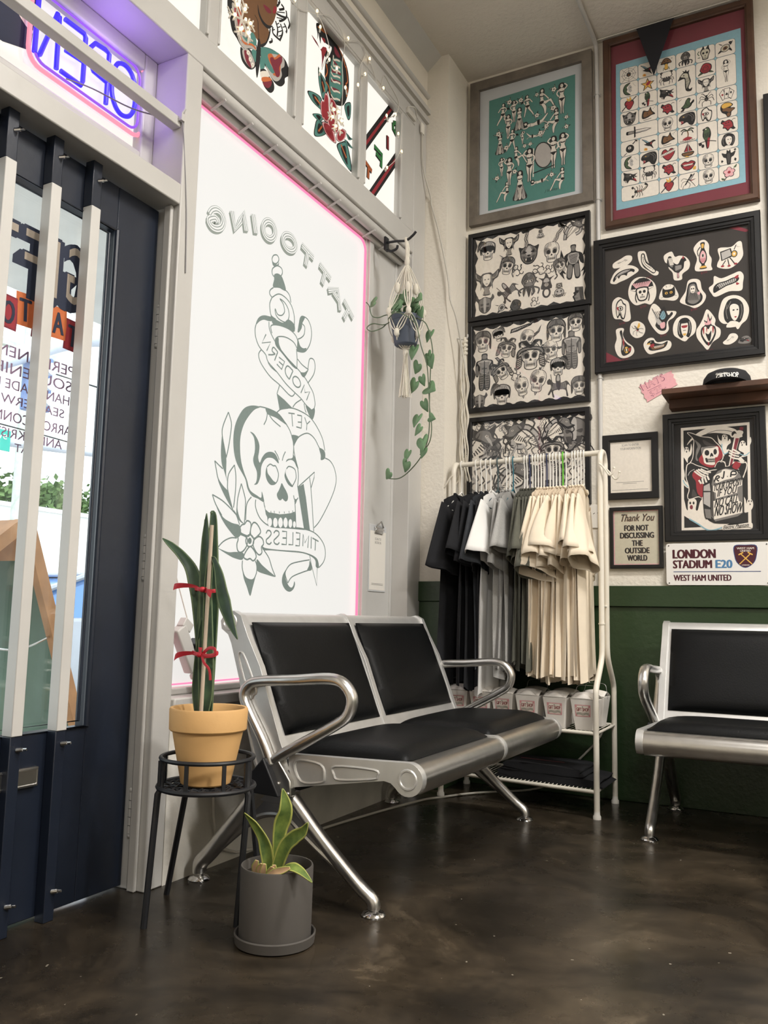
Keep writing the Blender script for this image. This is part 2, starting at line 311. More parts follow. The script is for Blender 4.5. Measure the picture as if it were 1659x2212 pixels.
MOTIF = {
'skull': _SK,
'helmet': _SK+';P k -7.6,2 -7.6,6 -4,9.9 4,9.9 7.6,6 7.6,2 4,4.4 0,5 -4,4.4;P g -6.8,3 -6.6,6 -3.4,9 3.4,9 6.6,6 6.8,3 4,5.2 0,5.8 -4,5.2;H k .4,9 -6,3.6 6,3.6 -3,9 3,9;P d -.8,5 .8,5 .8,9.9 -.8,9.9;P d -8,2 -6.6,2.6 -6,-4 -7.6,-7;P d 8,2 6.6,2.6 6,-4 7.6,-7',
'samurai': _SK+';P k -9.5,-1 -9,4 -5,6.4 0,7 5,6.4 9,4 9.5,-1 6,3 0,4.2 -6,3;P g -8.6,1 -8,4 -4,5.8 4,5.8 8,4 8.6,1 6,4 0,5 -6,4;P k -1.6,6 -6,9.9 -7,6 -8,10 -3,11 0,8 3,11 8,10 7,6 6,9.9 1.6,6;P d -9.5,-1 -6,1 -6,-6 -9.8,-8;P d 9.5,-1 6,1 6,-6 9.8,-8;H w .3,5 -9,-1.5 -9.4,-7 -6.4,-.5 -6.4,-5.5;H w .3,5 9,-1.5 9.4,-7 6.4,-.5 6.4,-5.5',
'plume': _SK+';P k -7.4,-2 -7.6,6 -3,9.2 3,9.2 7.6,6 7.4,-2 6,-3 5.6,3 0,4.4 -5.6,3 -6,-3;P l -6.6,0 -6.6,5.6 -3,8.4 3,8.4 6.6,5.6 6.6,0 6.2,4 0,5.4 -6.2,4;P k -1,8 -7,11 -10,6 -10,0 -7.6,4 -4,7;H g .4,9 -2,8.6 -9,1 -4,10.2 -9.8,5;H k .4,6 -5,4.4 5,4.4 -3,8 3,8',
'dagger': 'p k -1.6,9 1.6,9 1.3,4 -1.3,4;E k 0,9.4 1.6,1;p k -5,4 5,4 4.4,2.8 -4.4,2.8;p k -1.7,2.8 1.7,2.8 1.3,-6 0,-10 -1.3,-6;p l -1.1,2.6 0,2.6 0,-8.6 -.9,-6;p w 0,2.6 1.1,2.6 .9,-6 0,-8.6;H w .3,5 -1,8.4 -1,4.8 1,8 1,4.4',
'dagskull': 'p k -1,11 1,11 .8,7 -.8,7;p k -3.6,9 3.6,9 3,8 -3,8;p k -1.4,-6 1.4,-6 1,-10 0,-12 -1,-10;p l -.7,-6 .3,-6 .2,-11 -.5,-10;'+_SK,
'knight': 'P k -1.8,7 -1.6,10 1.6,10 1.8,7 4.6,6 5.2,3 5,-2 3.6,-2.4 3.2,1 3,-1 3.4,-6 2.8,-10 .4,-10 0,-3 -.4,-10 -2.8,-10 -3.4,-6 -3,-1 -3.2,1 -3.6,-2.4 -5,-2 -5.2,3 -4.6,6;P g -1.2,7.4 -1,9.4 1,9.4 1.2,7.4;P l -4,5.4 -1.4,6.4 1.4,6.4 4,5.4 2.6,3 2.4,-.6 0,-1.4 -2.4,-.6 -2.6,3;P g -2.8,-1.4 -.4,-2 -.8,-9.4 -2.4,-9.4;P g 2.8,-1.4 .4,-2 .8,-9.4 2.4,-9.4;P g -4.8,3 -3.8,3.4 -3.8,-1.6 -4.7,-1.4;P g 4.8,3 3.8,3.4 3.8,-1.6 4.7,-1.4;l k .5 0,6 0,-1.2;H k .3,8 -3,5 -2,-.5 3,5 2,-.5;H k .35,6 -2.7,-2.6 -2.5,-9 -.6,-2.6 -.9,-9;H k .35,6 2.7,-2.6 2.5,-9 .6,-2.6 .9,-9;l k .7 0,3 0,-10;l k .6 -1.6,1.8 1.6,1.8',
'pike': 'p k -9,-1.6 -8,1 5,2 10,4.6 6,.4 -4,-1.6;p l -8,-1 4,.6 8,3 4,1.2 -7,.4;H k .3,12 -8,-1 5,0 -7.6,.8 5,1.6;l k .4 -9,-1.6 6,1.4',
'rider': 'P k -9,4 -7,6 -5,4 -3,2 3,2 7,3 10,-2 8,0 7,-1 7,-4 8,-9 6.6,-9 5.6,-4 -1,-3.4 -4,-4.6 -3,-9 -4.4,-9 -5.4,-4.6 -7,-7 -8.4,-6.4 -6,-2 -6,1 -8.4,1.6;P g -4,1.4 3,1.4 6,2 5.6,-3 -1,-2.6 -5,-3;P k -1.6,1 -2,6 -.8,9 1,9 1.8,6 2,0 1,-4 -.4,-3;P l -1.2,4 -.6,8 .6,8 1.2,4;l k .5 -4,-2 -6,9.5;H k .3,8 -4,1 5,1 -4,-2.4 5,-2.6',
'ladywing': 'P k -9.6,9 -5,5.6 -3,7 3,7 5,5.6 9.6,9 9,3 6,1 4,-3 2,-6 3,-10 -3,-10 -2,-6 -4,-3 -6,1 -9,3;P l -8.6,7.8 -5,4.6 -4,2 -8,3.6;P l 8.6,7.8 5,4.6 4,2 8,3.6;P w -3,5 0,6.2 3,5 2.8,0 0,-3.4 -2.8,0;E k -1.3,2 .7,.4;E k 1.3,2 .7,.4;l k .4 -.8,-1.4 .8,-1.4;P g -4,4 -3,5 -3.2,-1 -5,-6;P g 4,4 3,5 3.2,-1 5,-6;H k .3,7 -8.4,7.4 -7.8,3.8 -4.6,5 -4.2,2.2;H k .3,7 8.4,7.4 7.8,3.8 4.6,5 4.2,2.2;H w .3,7 -2.6,-4 2.6,-4 -2.6,-9.6 2.6,-9.6',
'beast': 'P k -8,2 -9,7 -5,6 0,9 5,6 9,7 8,2 7,-4 3,-9 -3,-9 -7,-4;P g -7,2 -5,5 0,7.6 5,5 7,2 6,-4 2.6,-8 -2.6,-8 -6,-4;P l -3,6 3,6 2,-1 -2,-1;P k -5,3 -1.6,1.6 -4.4,.6;P k 5,3 1.6,1.6 4.4,.6;P k -1.6,-1 1.6,-1 0,-2.6;P k -4,-4 0,-3.4 4,-4 2.6,-7.4 -2.6,-7.4;p w -3.2,-4.2 -1.8,-4 -2.4,-6.4;p w 3.2,-4.2 1.8,-4 2.4,-6.4;H k .45,8 -7,1 -3,7 -4,.6 -1.4,5.6;H k .45,8 7,1 3,7 4,.6 1.4,5.6;H k .4,6 -6,-2 -4,-7 -3,-2.4 -2.6,-6.4;H k .4,6 6,-2 4,-7 3,-2.4 2.6,-6.4',
'tendril': 'L k 1.6 -6,-9 -8,-3 -4,0 -6,5 -2,9;L k 1.4 -4,0 0,2 3,-1 6,2 5,6;L k 1.3 0,2 1,6 -1,8;L k 1.2 3,-1 4,-5 8,-6 9,-3;L k 1.2 4,-5 1,-8 -2,-7;H k .4,7 -7,-6 -4,4 -4.6,-7 -2,5;E k 6,7 1.2,1.2;L g .8 -6.4,-8 -8,-3 -4,0',
'spine': 'L k 2.6 0,-10 1.4,-5 -.6,0 1.6,5 0,10;L w 1.2 0,-9.4 1.4,-5 -.6,0 1.6,5 0,9.4;H k .6,14 -2,-9 -1,9.4 2.2,-9 3,9.4;P k -3,9 -6,11 -3,6 0,8 4,11 3,6',
'flame_man': 'P k -1.4,6 -1.6,9.6 1.6,9.6 1.4,6 5,4 6,-2 4,-1 3,1 4,-9 1,-10 0,-3 -1,-10 -4,-9 -3,1 -4,-1 -6,-2 -5,4;P g -1,6.4 -1,9 1,9 1,6.4;P l -3,4.4 3,4.4 2,-1 -2,-1;P g -3,-2 -.6,-2.6 -1.4,-9 -3.4,-8.6;P g 3,-2 .6,-2.6 1.4,-9 3.4,-8.6;p k -7,8 -5,2 -7,4 -6,-3 -8,1;p k 7,8 5,2 7,4 6,-3 8,1;p k -6,-4 -4,-7 -6,-6 -5,-10 -8,-6;p k 6,-4 4,-7 6,-6 5,-10 8,-6;H k .35,8 -2.8,4 -1.8,-.8 2.8,4 1.8,-.8',
'octo': 'P k -6,3 -4,8 0,10 4,8 6,3 4,-1 5,-6 2,-9 2,-4 0,-10 -2,-4 -4,-9 -5,-5 -4,-1;P g -5,3 -3,7.4 0,9 3,7.4 5,3 3,-.6 -3,-.6;E w -2,3 1.4,1;E w 2,3 1.4,1;E k -2,3 .6,.6;E k 2,3 .6,.6;L k 1.2 -4,-2 -8,-4 -7,-8;L k 1.2 4,-2 8,-4 7,-8;H k .4,8 -4.4,4 -2,8.4 -3,0 0,5;H k .4,8 4.4,4 2,8.4 3,0 0,5;L l .5 -2,-3 -3,-7;L l .5 2,-3 3,-7',
'moto': 'E k 0,-6 3.2,4;E w 0,-6 1.8,2.6;P k -4,-3 4,-3 3,3 6,6 2,5 0,9 -2,5 -6,6 -3,3;P l -2,2 2,2 1.6,4 0,5 -1.6,4;E w 0,0 1.6,1.6;E k -.8,6.6 .5,.4;E k .8,6.6 .5,.4;H k .4,8 -3,-2.4 3,-2.4 -2,1.6 2,1.6;L k .9 -6,3 -8,5 -7,7;L k .9 6,3 8,5 7,7',
'clown': 'E k 0,-2 6,5.6;E l 0,-2 5.2,4.8;H k .6,12 -8,-3 8,-3 -6,-7 6,-7;E k -2.2,-.4 1,1.2;E k 2.2,-.4 1,1.2;P k -3.6,-3 0,-3.6 3.6,-3 2,-5.6 -2,-5.6;p w -2.8,-3.4 2.8,-3.4 2.2,-4.2 -2.2,-4.2;E k 0,6.4 3,3;E w 0,6.4 2.2,2.2;E g 0,6.4 1.2,1.2;H k .4,10 -4,3.6 4,3.6 -3,9.6 3,9.6',
'stone': 'p k -4,9 6,8 7,-9 -4,-10 -7,-3 -5,-1 -6,2 -4,3;p g -2,8 5,7.2 6,-8 -3,-9 -5,-3 -2,-1;P k -3,4 1,4 0,1 -2,1;P d 1,7 5,6 5,-7 3,-8;H k .4,8 2,6 3,-8 5.4,6 6,-7.6;l k .5 -5,-5 0,-5.6',
'horned': 'P k -7,2 -10,6 -8,10 -6,6 0,8 6,6 8,10 10,6 7,2 6,-5 2,-9 -2,-9 -6,-5;P g -6,2 -5,5 0,7 5,5 6,2 5,-4.6 1.6,-8 -1.6,-8 -5,-4.6;P l -1.4,6 1.4,6 1,-7 -1,-7;P k -4.6,1 -1.2,0 -4,-1.4;P k 4.6,1 1.2,0 4,-1.4;H k .5,7 -4.4,-3 -1.6,-3 -3.4,-6.6 -1.4,-7.6;H k .5,7 4.4,-3 1.6,-3 3.4,-6.6 1.4,-7.6',
'dragon': 'L k 3.4 -9,-9 -8,-2 -4,4 2,5 6,2 5,-3 1,-5;L l 1.8 -9,-8.6 -8,-2 -4,4 2,5 6,2 5,-3 1,-5;H k .5,16 -9.6,-8 6.6,1 -7,-8 3,3.6;P k -2,4 -4,9 0,7 2,10 4,7 8,9 7,4 10,3 6,0 2,2;P g -1,4.6 1,7 5,6.4 6.4,3.6 8,3 5,1.6 2,3;E w 4,4.6 .6,.4;E k 4,4.6 .3,.3;L k .9 -8,-4 -10,-1 -9,3;L k .9 -5,2 -8,5 -6,8;L k .8 6,-1 9,-2 10,-6;H k .35,12 -8.6,-6 0,4 -6.6,-6.6 1,6;L k .7 8,3 10,0 8,-2',
'smoke': 'L g .9 -9,-8 -6,-4 -8,0 -4,3 -6,7 -2,9;L k .7 -6,-9 -3,-5 -5,-1 -1,2 -3,6 1,9;L g .9 -2,-8 1,-4 -1,0 3,3 1,7 5,9;L k .6 3,-9 5,-5 3,-1 7,2 5,6 9,8;L l 1.4 -8,-4 -4,-1 -7,4;L l 1.4 5,-7 8,-3 6,1;H g .4,8 -8,-6 6,-6 -6,-2 8,-2',
'rose': 'P k -6,2 -3,7 2,7.6 7,4 7,-2 3,-6 -3,-6 -7,-2;P r -5.2,2 -2.6,6 2,6.6 6,3.4 6,-1.6 2.6,-5 -2.6,-5 -6,-1.6;L k .6 -3,1 0,4 3,2 2,-2 -2,-2 -3,1;L k .5 -5,3 -3,-3 2,-4 5,-1;L k .5 -1,1 1,2 1,0;P k -6,-4 -9.6,-8 -3,-6;P n -6.4,-5 -8.8,-7.6 -4,-6;P k 6,-4 9.6,-7 4,-6;P n 6.4,-5 8.8,-6.6 5,-6',
'heart': 'P k 0,-9 -8,0 -7,6 -3,7.6 0,4.6 3,7.6 7,6 8,0;P r 0,-7.8 -7,0 -6,5.4 -3,6.6 0,3.4 3,6.6 6,5.4 7,0;P w -9,-2 9,3 8.4,6 -9.6,1;l k .5 -9,-2 9,3;l k .5 -9.6,1 8.4,6;H k .6,9 -7.4,-.8 7,3.4 -7.6,.6 6.8,4.8',
'sacred': 'P k 0,-9 -6,-1 -5,4 -2,5 0,3 2,5 5,4 6,-1;P r 0,-8 -5,-1 -4,3 -2,4 0,2 2,4 4,3 5,-1;p k -10,-8 -3,-1 -2.4,-2 -9,-9;p d 2,3 9,9 10,8 3,2;P y -2,4 -3,9 0,6 1,10 3,6 2,4',
'spider': 'E k 0,0 2.4,3;E d 0,-1 1.4,1.6;E k 0,4 1.5,1.5;L k .7 -2,2 -6,5 -8,2;L k .7 2,2 6,5 8,2;L k .7 -2,0 -7,1 -9,-4;L k .7 2,0 7,1 9,-4;L k .7 -2,-2 -5,-4 -5,-9;L k .7 2,-2 5,-4 5,-9;L k .7 -1,4 -4,8 -6,8;L k .7 1,4 4,8 6,8',
'web': 'l k .35 -9,-9 9,9;l k .35 -9,9 9,-9;l k .35 0,-10 0,10;l k .35 -10,0 10,0;l k .35 -9,0 -6,6 0,9 6,6 9,0 6,-6 0,-9 -6,-6 -9,0;l k .35 -6,0 -4,4 0,6 4,4 6,0 4,-4 0,-6 -4,-4 -6,0;l k .35 -3,0 -2,2 0,3 2,2 3,0 2,-2 0,-3 -2,-2 -3,0;E k 0,0 2.4,2.8;E b 0,-.6 1.2,1.4;E g 0,3 1.2,1.2',
'mushroom': 'P k -7,1 -4,7 0,9 4,7 7,1 2,0 2.4,-7 -2.4,-7 -2,0;P b -6,1.6 -3.6,6 0,8 3.6,6 6,1.6 0,2.6;P y -1.4,0 1.4,0 1.8,-6.4 -1.8,-6.4;E k -2,4.6 .8,.8;E k 2,4.6 .8,.8;L n .8 -4,-8 -3,-4;L n .8 4,-8 3,-4;L k .5 -8,4 -7,5 -6,4;L k .5 6,6 7,7 8,6',
'seahorse': 'P k -5,6 -2,9 2,8 3,4 4,-1 2,-6 3,-8 5,-7 4,-10 0,-9 -1,-4 -1,1 -2,3 -7,2 -6,4;P a -4.4,5.4 -2,8 1.4,7 2,4 3,-1 1,-6 .4,-7 0,-4 -.2,1 -1,4;E k -1.8,6 .6,.6;H k .35,12 -.6,3 0,-8 3,3 2,-8;p k -2,9 -3,11 -1,9.6 0,11.4 1,9 3,10.4 2.4,7',
'crab': 'P k -5,0 -3,3 3,3 5,0 3,-3 -3,-3;P d -4,0 -2.6,2 2.6,2 4,0 2.6,-2 -2.6,-2;L k 1 -4,2 -7,4 -6,8;L k 1 4,2 7,4 6,8;P k -6,7 -8,9 -6,11 -4,9 -5.6,9;P k 6,7 8,9 6,11 4,9 5.6,9;L k .7 -4,0 -8,1 -9,-3;L k .7 4,0 8,1 9,-3;L k .7 -4,-1 -7,-2 -7,-7;L k .7 4,-1 7,-2 7,-7;L k .7 -3,-2 -4,-5 -3,-8;L k .7 3,-2 4,-5 3,-8;E w -1.4,2.4 .6,.6;E w 1.4,2.4 .6,.6',
'scorpion': 'L k 2.6 -4,0 2,0 6,2 9,6 6,9;L a 1 -4,0 2,0 6,2 8.6,6;P k -4,-2 -4,2 -7,1 -7,-1;L k .8 -6,1 -7,5 -9,6;L k .8 -6,-1 -7,-5 -9,-6;P k -9,4 -11,6 -9,8 -8,6;P k -9,-4 -11,-6 -9,-8 -8,-6;L k .6 -3,1 -3,5 -5,7;L k .6 -1,1 0,5 -1,8;L k .6 1,1 3,4 2,7;L k .6 -3,-1 -3,-5 -5,-7;L k .6 -1,-1 0,-5 -1,-8;L k .6 1,-1 3,-4 3,-7;H r .5,5 -3,-1 2,-1 -3,1 2,1',
'bird': 'P k -3,8 0,10 2,8 3,3 2,-2 1,-9 -1,-10 -2,-3 -4,2;P n -2.4,7.6 0,9 1.4,7.4 2,3 0,-1 -2,-2 -3,2;P r 0,-1 2,-1 1,-8 -.4,-9;P k -4,8 -2.4,9 -3,6.4;E w -1.2,8 .6,.6;L k .6 -8,-4 0,-3 7,-5;E k -6,-5 1.4,1.4;E k -4,-7 1.2,1.6;H k .35,6 -2.4,4 1.6,5 -1.6,0 1.6,1',
'swallow': 'P k -9,8 -3,5 1,2 6,4 9,2 6,1 4,-2 6,-8 2,-4 -1,-3 -6,0 -3,1;P u -7.4,6.8 -3,4.2 0,2 -3,2;P r 2,0 4,1.4 3,-2;H k .3,6 -7,6 0,1 -4,3 1,-1;P y -5,-5 -2,-6 -2,-9 -6,-8;E o -3.6,-7 1,1',
'moon': 'P k 2,9 -5,7 -8,0 -5,-7 2,-9 0,-6 -3,-3 -2,0 -3,3 0,6;P n 0,7.6 -5,5.6 -6.6,0 -5,-5.6 0,-7.6 -3.6,-3 -3,0 -3.6,3;P l 1,6 4,2 3,-1 4,-3 2,-5 0,-3 -1,2;E k 2,2 .6,.6;H k .3,5 5,6 8,2 5.6,6.6 8.6,2.6',
'star': 'p k 0,9 2.4,3 9,3 4,-1.4 6,-8.6 0,-4 -6,-8.6 -4,-1.4 -9,3 -2.4,3;p y 0,7 1.8,2.2 7,2.2 3,-1.6 4.6,-6.8 0,-3 -4.6,-6.8 -3,-1.6 -7,2.2 -1.8,2.2;P r -2,0 0,3 4,4 3,0 0,-2',
'cards': 'p k -9,2 -4,8 0,-4 -5,-8;p w -8.2,2 -4.2,6.8 -.8,-4 -4.8,-7;p k -3,8 4,8 4,-6 -3,-6;p w -2.4,7.4 3.4,7.4 3.4,-5.4 -2.4,-5.4;p k 4,7 9,2 5,-8 1,-4;p w 4.2,6 8.2,2 5,-6.8 1.8,-4;P k 0,2 -1.6,-1 1.6,-1;E k 5,1 1,1.6;E r -5,0 1.2,1.4',
'ladyhead': 'P k -7,4 -4,9 2,9.6 7,6 8,0 6,-6 3,-8 -3,-8 -7,-5 -8,0;P w -3,4 0,6 4,4 4,-2 1,-6 -2,-3;E k 0,1.6 .9,.5;E k 3,1.6 .7,.5;P r .4,-3 2.4,-3 1.4,-4;P w -3,-6 3,-7 5,-10 -6,-10;L g .6 -5,6 -6,1 -5,-4;L g .6 -2,8 -5,3;L g .6 6,5 6.6,0 5,-5',
'afro': 'P k -7,7 -3,9.6 3,9 7,5 4,2 8,1 9,-1 5,-4 4,-9 0,-10 -2,-6 -6,-3 -8,2;P y -6.4,6.4 -3,8.8 3,8 5.6,4.6 0,3 -5,2.6;P b -5,2 0,2.4 3,1 8,0 5,-3 2,-4 -1,-2 -5,-1;P b 0,-5 3,-5 3,-8.6 0,-9',
'lips': 'P k -9,2 -4,6 0,4.6 4,6 9,2 5,-5 0,-7 -5,-5;P r -8,2 -4,5 0,3.6 4,5 8,2 0,1.4;P r -7,0 0,-1.4 7,0 4,-4.4 0,-6 -4,-4.4;p w -6,1.6 6,1.6 5,-.4 -5,-.4;H k .35,7 -5,1.6 5,1.6 -4.4,-.4 4.4,-.4;P y 6,-4 9,-3 9,-7 6,-7',
'palm': 'L b 1.4 0,-6 1,0 0,5;L k 1.2 0,5 -4,8 -8,6;L k 1.2 0,5 -5,5 -7,1;L k 1.2 0,5 4,8 8,6;L k 1.2 0,5 5,5 7,1;L n .6 0,5 -4,7 -7,6;L n .6 0,5 4,7 7,6;P r -6,-6 0,-3 6,-6 0,-8;L k .6 -9,-8 0,-9.4 9,-8;H k .4,5 -6,-7 6,-7 -5,-8 5,-8.6',
'ship': 'P k -7,-3 7,-3 5,-8 -5,-8;P b -6,-4 6,-4 4.4,-7 -4.4,-7;p k -5,-2 0,9 .6,-2;p r -4,-2 -.4,6 0,-2;p k 1,-2 1,8 6,-2;p r 1.6,-2 1.6,5 4.6,-2;l k .5 0,-3 0,10;P y -4,-9 -1,-8 2,-10',
'eightball': 'E k 0,-1 5.4,5.6;E w -.4,0 2,2;E k -.4,.8 .9,.8;E k -.4,-.8 1,1;E w -.4,.8 .4,.4;E w -.4,-.8 .5,.5;p k 4,4 8,8 9,6 10,9 6,10 7,8.6 3,5;l k .8 -4,-6 -7,-9;p k -7,-9 -9,-10 -6,-7',
'panther': 'P k -10,2 -8,6 -3,8 3,9 9,7 10,-2 7,-9 3,-8 0,-4 -4,-5 -8,-6 -6,-3 -9,-1;P d -8,4 -3,7 2,7.6 0,3 -4,2;E y -4,4 1,.6;P r -8,-1 -4,-2 -6,-5;p w -8,-1 -7,-1.4 -7.4,-3;p w -5.6,-1.6 -4.6,-1.8 -5,-3.4;L g .6 2,6 6,2 6,-4;L g .6 4,7 8,3 8,-2',
'wolf': 'P k -9,-2 -8,4 -9,9 -5,7 0,6 4,4 9,5 6,2 9,0 5,-1 8,-7 3,-4 -1,-3 -4,-7 -5,-3;P d -7,3 -4,5.6 0,4.6 -2,1;E w 0,3.6 1,.7;P r 3,-2 8,-6.4 6,-2;p w 2,0 3,0 2.6,-2;p w 5,1 6,1 5.4,-.6;H k .5,6 -9,-1 -6,-6 -6,0 -4,-4',
'frog': 'P k -7,-4 -3,0 -1,5 2,8 5,6 4,2 6,-1 9,1 9,4 7,3 6,-3 2,-6 -2,-6 -4,-9 -8,-9 -5,-6;P n -5,-3.6 -2,0 0,5 2,7 4,5.6 3,2 5,-1.6 1,-5 -2,-5;E k 2.6,6 .6,.6;L k .5 -1,2 1,-2 4,-2;L k .5 -9,6 -6,8',
'turtle': 'E k 0,0 6,5 30;E a 0,0 5.2,4.2 30;E b 0,0 3,2.4 30;E k 0,0 1.4,1.1;H k .4,6 -4.4,-3 4,2 -2.4,-4 5,0;P k 5,4 9,8 7,3;P k -5,5 -8,8 -3,5;P k 4,-3 8,-6 6,-1;P k -6,-2 -9,-6 -4,-4;E k 6,6 1.8,1.6',
'rabbitskull': 'P k -6,2 -5,6 -4,7 -2,11 0,6 4,11 5,6 6,2 4,-4 3,-8 -3,-8 -4,-4;P a -5,2 -3,5.6 0,6 3,5.6 5,2 3,-4 2,-7 -2,-7 -3,-4;E k -2.2,1 1.4,1.5;E k 2.2,1 1.4,1.5;P k 0,-2 .8,-3.4 -.8,-3.4;H k .4,4 -1.6,-5 1.6,-5 -1.4,-7 1.4,-7;L n 1 -7,-1 -9,2 -7,5;L n 1 -6,-4 -9,-4',
'bug': 'L k 1.6 3,6 -1,0 -4,-5;P k 0,2 8,9 3,1;P l 1,2 6,7 3,2;P k 1,0 9,1 3,-1;P r 2,-.2 7,.6 3,-.8;L k .5 0,1 -6,4 -9,1;L k .5 -1,0 -7,-1 -9,-7;L k .5 -1,-1 2,-5 0,-10;L k .5 1,1 5,-4 8,-9;L k .5 -3,-4 -6,-6 -7,-10;E k 3.4,6.6 1.4,1.4',
'batman': 'P k -2,9 0,7 2,9 3,4 8,6 6,0 3,-2 2,-10 -2,-10 -3,-2 -6,0 -8,6 -3,4;P d -1.6,3 1.6,3 1.2,-8 -1.2,-8;p k -8,-3 -6,-5 -8,-7 -9,-5;p k 7,-3 9,-5 8,-8 6,-6;p k 6,8 8,9 9,7 7,6',
'devil': 'P k -8,4 -6,8 -3,6 2,7 6,3 7,-3 9,-6 6,-7 3,-5 0,-8 -3,-4 -6,-3 -5,1;P r -6.4,4 -3,5 2,6 5,2.4 5.6,-3 3,-4 0,-6 -2,-3 -5,-2 -4,1;E k -2,3 .8,.8;E k 1,3.4 .8,.8;l k .5 -3,0 3,-1;L k .6 4,4 7,7 9,6',
'flower': 'E k 0,4 3,3.2;E k 3.8,1 3.2,3;E k 2.4,-3.4 3.2,3;E k -2.4,-3.4 3.2,3;E k -3.8,1 3.2,3;E p 0,4 2.4,2.6;E p 3.6,1 2.6,2.4;E p 2.2,-3.2 2.6,2.4;E p -2.2,-3.2 2.6,2.4;E p -3.6,1 2.6,2.4;E r 0,0 1.8,1.8;L k 1 -3,-6 -6,-10;P n -5,-8 -9,-6 -8,-9;P n 5,5 9,9 8,5',
'cloudmoon': 'P k -8,0 -6,6 0,4 3,9 5,3 9,-2 4,-3 0,-5 -6,-6 -8,-4;P b -6,0 -4,4 0,2.6 2,6 4,2 6,-1 0,-3 -5,-4;E k -1,0 .7,.7;H k .5,3 6,6 9,9 7,5 10,8;L k .6 -6,-8 4,-7',
'banner': 'P k -9,3 -5,7 0,6 5,8 9,4 7,0 9,-4 4,-7 -1,-5 -6,-7 -9,-3 -7,0;P g -7,3 -4,5 0,4.4 5,6 7,3 5,0 7,-3 4,-5 -1,-3.4 -5,-5 -7,-2 -5,0;E r -4,0 1.6,1.2;E y 4,-1 2,1.2;H k .4,8 -6,3 6,3 -5,-3 5,-3',
'cat': 'P k -7,-5 -8,2 -7,8 -4,5 4,5 7,8 8,2 7,-5 0,-7;E y -3,0 1.8,1.8;E y 3,0 1.8,1.8;E k -3,0 .6,1.2;E k 3,0 .6,1.2;l k .4 -5,-4 -10,-6;l k .4 5,-4 10,-6;l k .4 -2,8 -3,11;l k .4 2,8 3,11',
'duck': 'P k -9,4 -7,8 -3,8 -2,4 4,1 9,4 7,-4 2,-7 -5,-7 -8,-3 -6,2;P y -9.6,3 -7,5 -6,3;P r -6,2 -3,3 -3,-1 -6,-2;P b -5,-2 4,-1 7,1 5,-4 0,-5.6 -4,-5.6;H w .5,8 -3,-1 5,0 -2,-4 5,-3;E w -5.6,6 .6,.5',
'turkey': 'P k -8,8 -9,2 -5,-2 -2,-5 0,-6 0,-10 2,-10 2,-6 6,-3 7,2 9,3 7,6 4,5 1,1 -3,3 -5,8;P g -7,6 -7.6,2 -4,-1 -4,4;P d -2,0 2,0 5,-1 3,-4 0,-4.6 -2,-3;P r 5,5 6,7 7,5;L p .9 1,-6 1,-10;H w .4,7 -8,7 -4,7 -6,1 -3,1;H l .4,8 -1,0 4,0 -1,-4 4,-3',
'jug': 'P k -3,10 3,10 2,6 5,1 5,-4 2,-7 5,-10 -5,-10 -2,-7 -5,-4 -5,1 -2,6;P y -1.6,9 1.6,9 1,6 -1,6;P p -3.6,1 0,4 3.6,1 3.6,-3.4 0,-6 -3.6,-3.4;E w 0,0 2,1.6;E k 0,0 1.2,1.3;H r .4,6 -3.4,-2 3.4,-2 -2,-5 2,-5;L k 1 -3,7 -7,4 -6,0;P y -3,-8 3,-8 4,-9.4 -4,-9.4',
'reaper': 'P k -3,9 3,9 5,3 9,-3 7,-8 0,-10 -7,-7 -6,0 -5,5;P g -2,7.6 2,7.6 3.6,3 7,-3 5,-7 0,-8.6 -5,-6 -4,0 -3.6,5;P w -1.8,6 1.8,6 2,2 0,0 -2,2;E k -.9,4 .6,.7;E k .9,4 .6,.7;l k .4 -1,1.6 1,1.6;H k .45,8 -5,-5 5,-6 -2,1 3,0;P p 4,0 7,1 6,-2',
'hanged': 'P k -9,-1 -6,3 0,4 5,6 9,5 8,1 4,-1 0,-2 -5,-5 -9,-7;P l -7,-1 -5,2 0,2.6 5,4.6 7,4 6,1 0,-.6 -5,-3.4;H k .4,10 -7,1 6,4.6 -5,-3.6 6,.6;P r 6,6 9,8 8,4;P r 7,0 9,-2 7,-3;P k -6,0 -5,-4 -8,-5',
'eyehand': 'P k -5,8 0,10 3,6 6,4 6,-2 4,-9 0,-9 -2,-5 -5,-8 -7,-2 -7,4;P w -4,7 0,8.6 2,5 5,3 5,-2 3,-8 1,-7 -2,-3 -5,-6 -6,-2 -6,3;E k -1,1 3.4,2.4;E w -1,1 2.4,1.6;E k -1,1 1.2,1.3;P r -6,2 -4,3 -4,-1;H k .4,5 -4,-1 -1,-2 -3,-6 1,-6',
'lamb': 'P k -9,9 -6,5 -3,0 -2,5 2,9 5,2 8,4 9,2 4,-3 3,-9 -2,-9 -6,-5 -5,-1;P l -7.6,7 -5,3 -2,-1 0,-4 -4,-4;P u -2,2 1,6 3,1 0,-1;P p -2,-4 2,-3 2,-7 -1,-7.6;H k .4,7 -7,6 2,6 -4,0 4,0',
'masked': 'P k -7,3 -4,9 3,9.4 7,4 7,-4 4,-9 0,-6 -3,-9 -7,-5;P w -3.6,4 0,6 3.6,4 3,-4 0,-8 -3,-4;P r -3,2.6 3,2.6 2,.6 -2,.6;l k .5 -1.6,-2 1.6,-2;L l .7 -5,6 -6,0 -5,-5;L l .7 5,6 6,0 5,-5;P y -2,-5 2,-5 0,-7;P k -3,8 3,8 4,5 -4,5',
